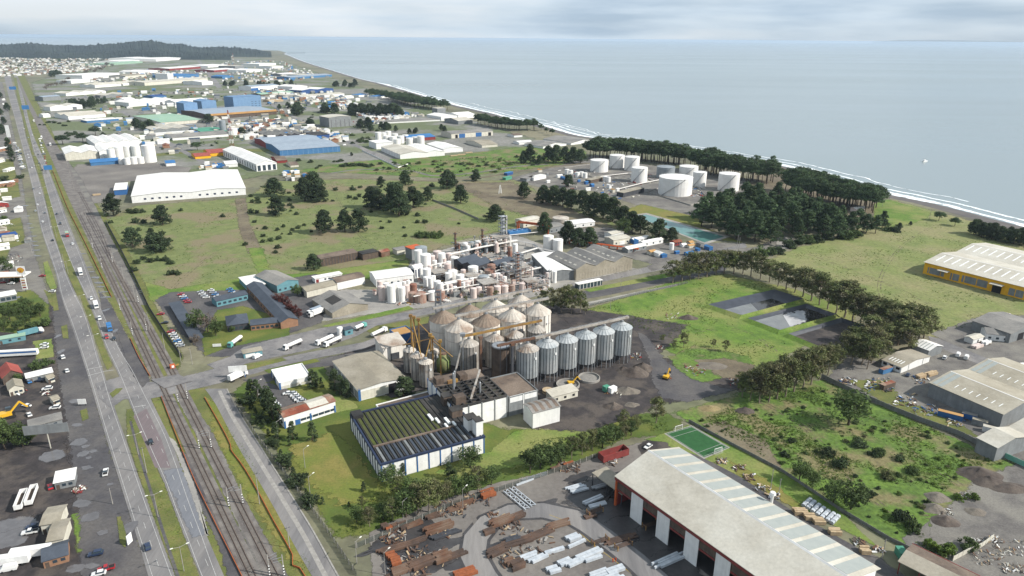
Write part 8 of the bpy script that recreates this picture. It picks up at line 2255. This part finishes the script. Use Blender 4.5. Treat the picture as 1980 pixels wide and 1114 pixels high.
for i, (x, y, h_) in enumerate(((502, 975, 14), (98, 866, 12), (284, 915, 12), (560, 1060, 9), (126, 520, 12), (137, 345, 12), (144, 370, 12), (156, 400, 12), (168, 430, 12), (180, 462, 12), (132, 325, 12), (220, 505, 12), (240, 545, 12), (262, 585, 12), (290, 640, 12), (320, 682, 12), (38, 520, 12), (62, 490, 9), (218, 975, 7), (372, 705, 10), (350, 700, 10), (1180, 600, 12), (1200, 560, 10), (1256, 520, 10), (1425, 480, 12), (1428, 486, 12), (1706, 400, 10), (1797, 424, 10), (1490, 945, 9), (1705, 1080, 8), (1505, 960, 8))):
 c = V((x, y))
 t = thing('utility_pole', 'pale utility pole ' + ('by the highway and railway' if x < 600 else 'right of the silos'), 'pole', (c.x, c.y, 0), GRID, 'utility poles')
 MB().tube((0, 0, 0), (0, 0, h_), .17, 6, .1).obj('pole', 'kerb', t)
 MB().beam((-1, 0, h_ - .6), (1, 0, h_ - .6), .12).obj('crossarm', 'steel_dark', t)
def fence(label, pts, h, m, step=2.6, name='fence', th=.12, cat='fence', pm=None):
 P = [V(p) for p in pts]
 t = thing(name, label, cat, (P[0].x, P[0].y, 0))
 L = plen(P)
 n_2 = max(1, int(L / step))
 me = MB().box(0, L / n_2 - .12, -th / 2, th / 2, .05, h).mesh('panel', m)
 po = MB().box(-.1, .1, -.1, .1, 0, h + .15).mesh('post', pm or m)
 for i in range(n_2):
  a, b_2 = poly_at(P, L * i / n_2)[0], poly_at(P, L * (i + 1) / n_2)[0]
  d = b_2 - a
  link('panel', me, t, (a.x - P[0].x, a.y - P[0].y, 0), math.atan2(d.y, d.x))
  link('post', po, t, (a.x - P[0].x, a.y - P[0].y, 0), math.atan2(d.y, d.x))
 return t
fence('long grey concrete panel fence along the overgrown field', [(1588, 731), (1657, 764), (1720, 792), (1783, 817), (1854, 842), (1894, 863)], 2.4, 'fence_concrete', 2.6)
fence('pale green panel fence at the corner warehouse', [(1895, 864), (1985, 905), (2040, 930)], 2.4, 'fence_green', 2.6)
fence('low concrete wall beside the football pitch and field', [(1332, 816), (1420, 864), (1511, 912), (1620, 985), (1720, 1045), (1835, 1100)], 1.4, 'fence_concrete', 3, name='boundary_wall', cat='wall')
fence('dark green fence along the railway and field', [(205, 430), (232, 480), (262, 540), (290, 600), (325, 655), (352, 692)], 2.2, 'wall_dark', 3.2)
spec('wire_mesh', C(110, 116, 110), rough=.9, alpha=.35)
fence('wire fence along the access road', [(446, 772), (500, 850), (560, 930), (620, 1010), (690, 1114)], 2.0, 'wire_mesh', 3.2, pm='kerb')
fence('wire fence between the tree belt and steel yard', [(690, 1060), (760, 1030), (860, 985), (980, 945), (1100, 905), (1180, 875)], 2.2, 'wire_mesh', 3.2, pm='kerb')
fence('wire fence along the street right of silos', [(1140, 592), (1250, 566), (1330, 548)], 1.8, 'wire_mesh', 4, pm='kerb')
fence('low white wall round the timber mill', [(700, 292), (770, 325), (790, 318)], 1.6, 'wall_white', 6, name='boundary_wall', cat='wall')
fence('low white wall before the bright blue hall', [(470, 297), (540, 312)], 1.6, 'wall_white', 6, name='boundary_wall', cat='wall')
fence('wire fence across the back field', [(836, 388), (880, 405), (925, 425)], 1.8, 'kerb', 4)
fence('broken pale rubble wall in the lower right', [(1842, 1085), (1870, 1070), (1895, 1060), (1920, 1042)], 2.0, 'wall_cream', 2.4, name='rubble_wall', cat='wall')
for lab, pts in (('orange safety netting left of the near tracks', [(312, 768), (340, 840), (372, 920), (410, 1000), (445, 1070), (475, 1130)]), ('orange safety netting right of the near tracks', [(396, 770), (430, 830), (446, 862), (447, 872), (470, 903), (495, 945), (530, 1010), (566, 1075), (566, 1095), (580, 1100), (598, 1130)]),
    ('orange safety netting left of the far tracks', [(252, 655), (268, 690), (290, 728)]), ('faded orange netting along the far verge', [(102, 330), (130, 400), (160, 460), (192, 525), (216, 575)])):
 P = smooth_line([V(p) for p in pts], 4)
 mb = MB()
 for i, (a, b_2) in enumerate(zip(P, P[1:])):
  wob = .12 * noise.noise(a * .3)
  mb.beam((a.x, a.y, .4 + wob), (b_2.x, b_2.y, .4 + wob), .18, .7)
 tag(mb.obj('safety_netting', 'mesh_orange'), lab, 'netting')
t = thing('barrier_gate', 'orange and white barrier gate at the level crossing', 'barrier', G(334, 712), GRID)
MB().box(-1.2, 1.2, -.8, .8, 0, 2.2).obj('cabinet', 'paint_orange', t)
MB().box(-.5, .7, -1, -.8, .6, 1.9).obj('notice', 'wall_white', t)
MB().beam((1.3, 0, 1.2), (3.2, .4, 1.2), .3, .8).obj('barrier', 'paint_yellow', t)

# ---------------------------------------------------------------- steel stock
yq = random.Random(8)
def stock(label, p, n_b, L, w, h, m, ang=0.0, grp='steel stock in the yard', name='steel_bundle', cat='steel'):
 c = V(p)
 t = thing(name, label, cat, (c.x, c.y, z4 + .05), rz + R(ang), grp)
 L *= .8
 for i in range(n_b):
  o_ = yq.uniform(-.12, .12) * L
  y0 = (i - n_b / 2) * w * 1.12
  MB().box(-L / 2 + o_, L / 2 + o_, y0, y0 + w, .12, .12 + h * yq.uniform(.75, 1.1)).obj('beam', m, t)
  if m != 'rust' or i % 2 == 0: MB().box(-L / 2 + o_, L / 2 + o_, y0 - .05, y0 + w + .05, .06, .11).obj('flange', m, t)
spec('steel_pale', C(216, 222, 228, .68), C(188, 196, 204, .68), s=.6, rough=.45)
spec('rust_dark', C(98, 82, 74), C(78, 66, 60), C(118, 94, 80), s=.8, s3=.2, rough=.9, grit=.2)
for x, y, n_b, L, w, h, m in ((1112, 944, 3, 9, .7, .6, 'p'), (1120, 950, 2, 9, .7, .6, 'p'), (1162, 942, 3, 9, .6, .7, 's'), (1148, 968, 2, 11, .8, .8, 'p'), (1154, 978, 3, 9, .6, .5, 'p'), (1293, 1086, 4, 14, .7, .9, 'p'), (1108, 1042, 2, 6, 1.4, 1.0, 'p'), (1118, 1052, 1, 9, 1, .8, 'p'), (1070, 1068, 1, 9, 1.3, .9, 'p'), (1040, 1082, 2, 8, 1.0, .9, 'p'), (1020, 1078, 2, 8, 1, .8, 'p'),
       (1143, 1072, 2, 12, 1.2, 1.0, 'p'), (1148, 1082, 1, 8, 1.3, .9, 'p'), (1110, 1090, 2, 8, 1.1, 1, 'p'), (1090, 1090, 2, 6, 1.2, 1, 'p'), (1070, 1104, 2, 5, 1.4, 1, 'p'), (1190, 1104, 2, 8, 1.1, 1, 'p'), (1160, 1112, 3, 8, .9, .9, 'p'), (1185, 1120, 3, 8, 1, .9, 'p'), (1030, 925, 3, 14, .5, .5, 'p'), (1018, 932, 2, 10, .5, .5, 'p'),
       (850, 1022, 6, 13, .6, 1.3, 'r'), (862, 1035, 4, 13, .5, .7, 'g'), (770, 1060, 5, 16, .5, .8, 'd'), (800, 1050, 4, 12, .5, .6, 'd'), (820, 1090, 6, 14, .6, 1.1, 'd'), (855, 1080, 5, 7, .8, 1.4, 'r'), (880, 1075, 4, 9, .6, .7, 'd'), (970, 1010, 6, 11, .6, 1.2, 'r'), (1000, 1000, 4, 7, .7, .8, 'd'), (945, 1030, 3, 5, .8, .9, 'd'),
       (960, 1068, 5, 9, .7, .9, 'd'), (1000, 1050, 5, 13, .6, .7, 'd'), (1040, 1035, 5, 14, .6, .6, 'd'), (1080, 1015, 5, 11, .6, .6, 'r'), (990, 1045, 3, 7, .7, .8, 'g'), (895, 975, 4, 9, .6, 1.1, 'r'), (880, 985, 4, 9, .6, .5, 'r'), (870, 978, 2, 5, .9, .5, 'd'), (835, 1000, 3, 6, .8, .9, 'd'), (800, 1015, 4, 8, .6, .7, 'r'), (780, 1020, 3, 4, .9, 1.4, 'd'),
       (745, 1022, 3, 3, .9, 1.6, 'd'), (753, 1026, 3, 3, .9, 1.4, 'o'), (766, 1022, 3, 3, .9, 1.2, 'd'), (943, 958, 5, 7, .7, 1.9, 'o'), (757, 1078, 3, 4, 1, 1.4, 'o'), (765, 1090, 3, 4, 1, 1.4, 'o'), (775, 1105, 4, 7, .8, 1, 'r'), (900, 1110, 4, 9, .8, 1, 'o'), (1000, 1095, 4, 6, .9, 1.4, 'd'), (985, 1090, 3, 4, 1, 1.5, 'r'), (1075, 908, 3, 6, .7, 1, 'r'), (1100, 900, 2, 6, .8, 1, 'o'), (1195, 1045, 5, 15, .5, .5, 'd'), (1140, 1000, 3, 6, .6, .6, 'd')):
 mm = {'p': 'steel_pale', 's': 'steel', 'r': 'rust', 'd': 'rust_dark', 'g': 'steel_dark', 'o': 'rust_orange'}[m]
 stock({'p': 'pale galvanised steel beams', 's': 'grey steel beams', 'r': 'rusty steel beams', 'd': 'dark rusty steel scrap', 'g': 'dark grey steel girders', 'o': 'orange rusty steel blocks'}[m] + (' left of the curved yard road' if x < 925 else ' inside the curved yard road' if y > 995 and x < 1200 else ' in the upper steel yard'), (x, y), n_b, L, w, h, mm, yq.uniform(-6, 6))
for i, (x, y) in enumerate(((998, 968), (1010, 962))):
 c = V((x, y))
 t = thing('lattice_girder', 'pale lattice girder lying in the yard, ' + ('left one', 'right one')[i], 'girder', (c.x, c.y, .3), rzs + R(2))
 for y0 in (-.9, .9): MB().beam((-7, y0, .3), (7, y0, .3), .3).obj('chord', 'steel_pale', t)
 for k in range(10): MB().beam((-7 + k * 1.4, -.9 if k % 2 else .9, .3), (-5.6 + k * 1.4, .9 if k % 2 else -.9, .3), .2).obj('web', 'steel_pale', t)
for i, (x, y) in enumerate(((1560, 974), (1568, 979), (1577, 985), (1586, 991), (1595, 997), (1605, 1002), (1614, 1007))):
 c = V((x, y))
 t = thing('wrapped_bundle', 'white wrapped bundle in the row beside the hall', 'bundle', (c.x, c.y, .1), rz + R(15), 'white wrapped bundles')
 MB().prism([(-.7, 0), (.7, 0), (.8, .8), (.5, 1.2), (-.5, 1.2), (-.8, .8)], -3, 3, 'x').obj('wrap', 'steel_pale', t)
 for k in (-1.5, 1.5): MB().box(k - .1, k + .1, -.84, .84, 0, 1.25).obj('strap', 'steel', t)
for i, (x, y, m, L) in enumerate(((1567, 1003, 'timber', 5), (1582, 1011, 'timber', 5), (1613, 1031, 'timber', 5), (1545, 993, 'timber', 6), (1672, 1068, 'timber', 4), (1835, 730, 'timber', 6), (1800, 725, 'timber', 9), (1780, 730, 'timber', 7), (1945, 612, 'tank_pink', 8), (1900, 622, 'tank_pink', 6), (1888, 672, 'tank_pink', 9), (1905, 665, 'wall_white', 7), (892, 300, 'timber', 16), (905, 296, 'timber', 14), (878, 302, 'timber', 14), (186, 378, 'timber', 9))):
 stock('stacked timber ' + ('beside the long hall' if y > 900 else 'in the right yards' if x > 1000 else 'at the far mill yard'), (x, y), 3, L, .9, 1.5, m, -30 if y > 900 else 0, 'timber stacks', 'timber_stack', 'timber')
def container(label, p, ang, L, m, top=None):
 c = V(p)
 t = thing('container', label, 'container', (c.x, c.y, .1), rz + R(ang), 'containers')
 MB().box(-L / 2, L / 2, -1.25, 1.25, 0, 2.6).obj('box_body', m, t)
 MB().box(-L / 2 - .04, L / 2 + .04, -1.29, 1.29, 2.61, 2.7).obj('lid', top or m, t)
 for k in range(2): MB().box(L / 2 + .01, L / 2 + .06, -1.2 + k * 1.22, -.02 + k * 1.22, .1, 2.5).obj('door', m, t)
for lab, p, a, L, m, tp in (('blue container with orange rusty lid beside grey warehouse', (1836, 808), -62, 10, 'trim_blue', 'roof_orange'), ('blue container next to the orange lidded one', (1873, 810), -62, 6, 'trim_blue', 'roof_grey'), ('grey container near the warehouse corner', (1893, 822), -62, 6, 'wall_grey', 'roof_tan'), ('white container near the warehouse corner', (1914, 836), -62, 6, 'wall_white', 'roof_pale'),
       ('blue container with rusty lid behind tan workshop', (1712, 720), 0, 8, 'wall_blue', 'roof_rust'), ('pinkish container among pipes', (1715, 750), 0, 9, 'wall_brown', 'roof_rust'), ('teal cabin among the soil heaps', (1172, 756), 10, 3, 'roof_green', None), ('green cabin beside the long hall', (1741, 1076), 60, 4, 'roof_green', None), ('white cabin on the soil yard', (1184, 758), 10, 4, 'wall_white', None)):
 container(lab, p, a, L, m, tp)
c = V((1186, 884))
t = thing('skip_container', 'long open red skip container beside the pitch', 'skip', (c.x, c.y, .1), rz)
MB().box(-6.5, 6.5, -2, 2, .2, .5).obj('floor', 'wall_red', t)
for y0 in (-2, 1.8): MB().box(-6.5, 6.5, y0, y0 + .2, .5, 3.2).obj('side_wall', 'trim_red', t)
for x0 in (-6.5, 6.3): MB().box(x0, x0 + .2, -1.79, 1.79, .5, 3.2).obj('end_wall', 'trim_red', t)
for i, (x, y) in enumerate(((1205, 1058), (1160, 1050), (1258, 1018), (1150, 992))):
 c = V((x, y))
 t = thing('work_rack', 'rusty yellow work rack before the hall bays', 'rack', (c.x, c.y, .1), rz, 'work racks before the hall')
 for x0 in (-3, 3):
  for y0 in (-1, 1): MB().box(x0 - .12, x0 + .12, y0 - .12, y0 + .12, 0, 2.0).obj('post', 'paint_yellow', t)
  MB().box(x0 - .12, x0 + .12, -.87, .87, 1.4, 1.65).obj('rail', 'rust', t)
 for k in range(4): MB().box(-3.4, 3.4, -.9 + k * .5, -.7 + k * .5, .9, 1.1).obj('bar', 'rust_dark', t)
# loose debris nobody could count
def debris(name, spots, n_d, size, mats, seed):
 q_ = random.Random(seed)
 mb = MB()
 for k in range(n_d):
  x, y, r_ = q_.choice(spots)
  c = G(x + q_.uniform(-r_, r_), y + q_.uniform(-r_, r_) * .5)
  s_ = size * q_.uniform(.3, 1.2)
  a = q_.uniform(0, 3.1)
  mb.beam((c.x - s_ * math.cos(a), c.y - s_ * math.sin(a), q_.uniform(.15, .5)), (c.x + s_ * math.cos(a), c.y + s_ * math.sin(a), q_.uniform(.15, .9)), s_ * q_.uniform(.15, .8), s_ * q_.uniform(.1, .5), q_.randrange(len(mats)))
 tag(mb.obj(name, mats), kind='stuff')
debris('scrap', [(760, 1040, 24), (820, 1075, 40), (975, 1010, 30), (1020, 1050, 50), (870, 985, 30), (790, 1100, 40), (990, 1090, 20), (1100, 905, 20), (920, 965, 30), (850, 1030, 20)], 900, .9, ['rust', 'rust_dark', 'rust', 'timber', 'steel_dark', 'rust_dark', 'kerb'], 3)
debris('scrap', [(1430, 905, 12), (1450, 925, 14), (1475, 945, 14), (1495, 960, 12), (1395, 893, 10), (1180, 895, 12), (1195, 880, 10), (1700, 1064, 10), (1660, 1048, 12)], 260, .9, ['rust_dark', 'steel', 'rust', 'soil', 'wall_white', 'timber'], 5)
debris('rubble', [(1290, 730, 8), (1340, 715, 16), (1350, 722, 14), (1275, 673, 8), (1228, 690, 12), (1185, 762, 16), (1300, 612, 12), (1420, 740, 12)], 240, .7, ['wall_cream', 'paint_yellow', 'wall_red', 'steel', 'kerb', 'rust'], 7)
debris('rubble', [(1700, 745, 26), (1750, 775, 24), (1790, 795, 24), (1640, 738, 16), (1850, 815, 20), (1780, 735, 16), (1900, 660, 16)], 420, .9, ['steel_dark', 'steel', 'rust', 'wall_white', 'timber', 'rust_dark', 'trim_blue'], 9)
debris('rubble', [(1910, 1080, 30), (1950, 1060, 30), (1890, 1050, 16), (1960, 1100, 20), (1920, 1045, 12), (1860, 960, 14), (1830, 990, 14)], 420, .5, ['wall_cream', 'wall_white', 'kerb', 'timber', 'soil', 'rust'], 11)
debris('rubble', [(150, 950, 8), (160, 945, 6), (40, 760, 12), (90, 760, 12), (25, 460, 14), (15, 440, 14), (30, 500, 14), (60, 830, 16)], 260, .7, ['wall_white', 'wall_cream', 'steel_dark', 'rust', 'wall_red', 'roof_tan'], 13)
debris('pipes_and_valves', [(830, 520, 30), (870, 540, 40), (930, 550, 40), (780, 575, 30), (840, 570, 30), (950, 510, 30), (1000, 550, 24), (905, 485, 30), (960, 480, 20), (1040, 555, 20)], 1500, 1.8, ['pipe_white', 'tank_pink', 'steel', 'tank_rust', 'paint_yellow', 'pipe_white'], 15)
debris('pipes_and_valves', [(1120, 350, 40), (1200, 365, 40), (1240, 345, 20), (1340, 372, 20), (790, 280, 30), (480, 255, 40), (560, 260, 40), (600, 262, 40)], 400, 2.2, ['pipe_white', 'steel', 'wall_cream', 'wall_red', 'trim_blue'], 17)
# two workers in orange by the curved road
def person(p, label, ang):
 c = V(p)
 me = bpy.data.meshes.new('person')
 J = [(0, 0, .95), (0, 0, 1.25), (0, 0, 1.48), (0, .02, 1.7), (-.1, 0, .9), (-.12, .06, .5), (-.12, 0, .06), (-.12, .14, .04), (.1, 0, .9), (.13, -.05, .5), (.13, -.1, .06), (.13, .05, .04), (-.2, 0, 1.42), (-.27, .02, 1.12), (-.26, .14, .88), (.2, 0, 1.42), (.27, .0, 1.12), (.27, .1, .88), (0, .02, 1.56)]
 E = [(0, 1), (1, 2), (2, 18), (18, 3), (0, 4), (4, 5), (5, 6), (6, 7), (0, 8), (8, 9), (9, 10), (10, 11), (2, 12), (12, 13), (13, 14), (2, 15), (15, 16), (16, 17)]
 me.from_pydata(J, E, [])
 for s_ in ('cloth_blue', 'cloth_orange'): me.materials.append(mat(s_))
 t = tag(link('person', me, None, (c.x, c.y, z4 + .06), R(ang)), label, 'person', 'workers')
 sk = t.modifiers.new('skin', 'SKIN')
 me.skin_vertices.new() if not me.skin_vertices else None
 rad = [.16, .16, .15, .11, .1, .08, .06, .05, .1, .08, .06, .05, .08, .06, .045, .08, .06, .045, .06]
 for i, v in enumerate(me.skin_vertices[0].data):
  v.radius = (rad[i], rad[i])
  v.use_root = i == 0
 t.modifiers.new('sub', 'SUBSURF').levels = 1
 me.materials.clear()
 me.materials.append(mat('cloth_orange'))
person((1185, 1088), 'worker in orange overalls on the left by the yard road', 20)
person((1190, 1087), 'worker in orange overalls on the right by the yard road', -40)
for p_ in CARP.values():
 for ch in list(p_.children): bpy.data.objects.remove(ch)
 bpy.data.objects.remove(p_)

# ---------------------------------------------------------------- haze: sea air over the whole place
hz_ = MB().box(-62000, 62000, -58000, 64000, -6, 166.5).obj('haze', 'land')
hz_['kind'] = 'stuff'
hm = bpy.data.materials.new('haze')
hm.use_nodes = True
hm.node_tree.nodes.clear()
ho = hm.node_tree.nodes.new('ShaderNodeOutputMaterial')
hv = hm.node_tree.nodes.new('ShaderNodeVolumePrincipled')
hv.inputs['Color'].default_value = (.66, .82, 1.0, 1)
hv.inputs['Density'].default_value = 3.2e-5
hv.inputs['Anisotropy'].default_value = 0.1
hm.node_tree.links.new(hv.outputs[0], ho.inputs['Volume'])
hz_.data.materials.clear()
hz_.data.materials.append(hm)

# ---------------------------------------------------------------- one label, one thing: count those that look alike from the left
from collections import defaultdict
same = defaultdict(list)
for o in scn.objects:
 if o.parent is None and o.get('label'): same[o['label']].append(o)
ORD = lambda n: f'{n}{"th" if 10 <= n % 100 <= 20 else {1: "st", 2: "nd", 3: "rd"}.get(n % 10, "th")}'
for lab, obs in same.items():
 if len(obs) < 2: continue
 obs.sort(key=lambda o: proj(o.location)[0])
 for i, o in enumerate(obs):
  o['label'] = f'{lab}, ' + ('leftmost' if i == 0 else 'rightmost' if i == len(obs) - 1 else f'{ORD(i + 1)} from the left')
for o in scn.objects:
 if 'dims' in o: del o['dims']
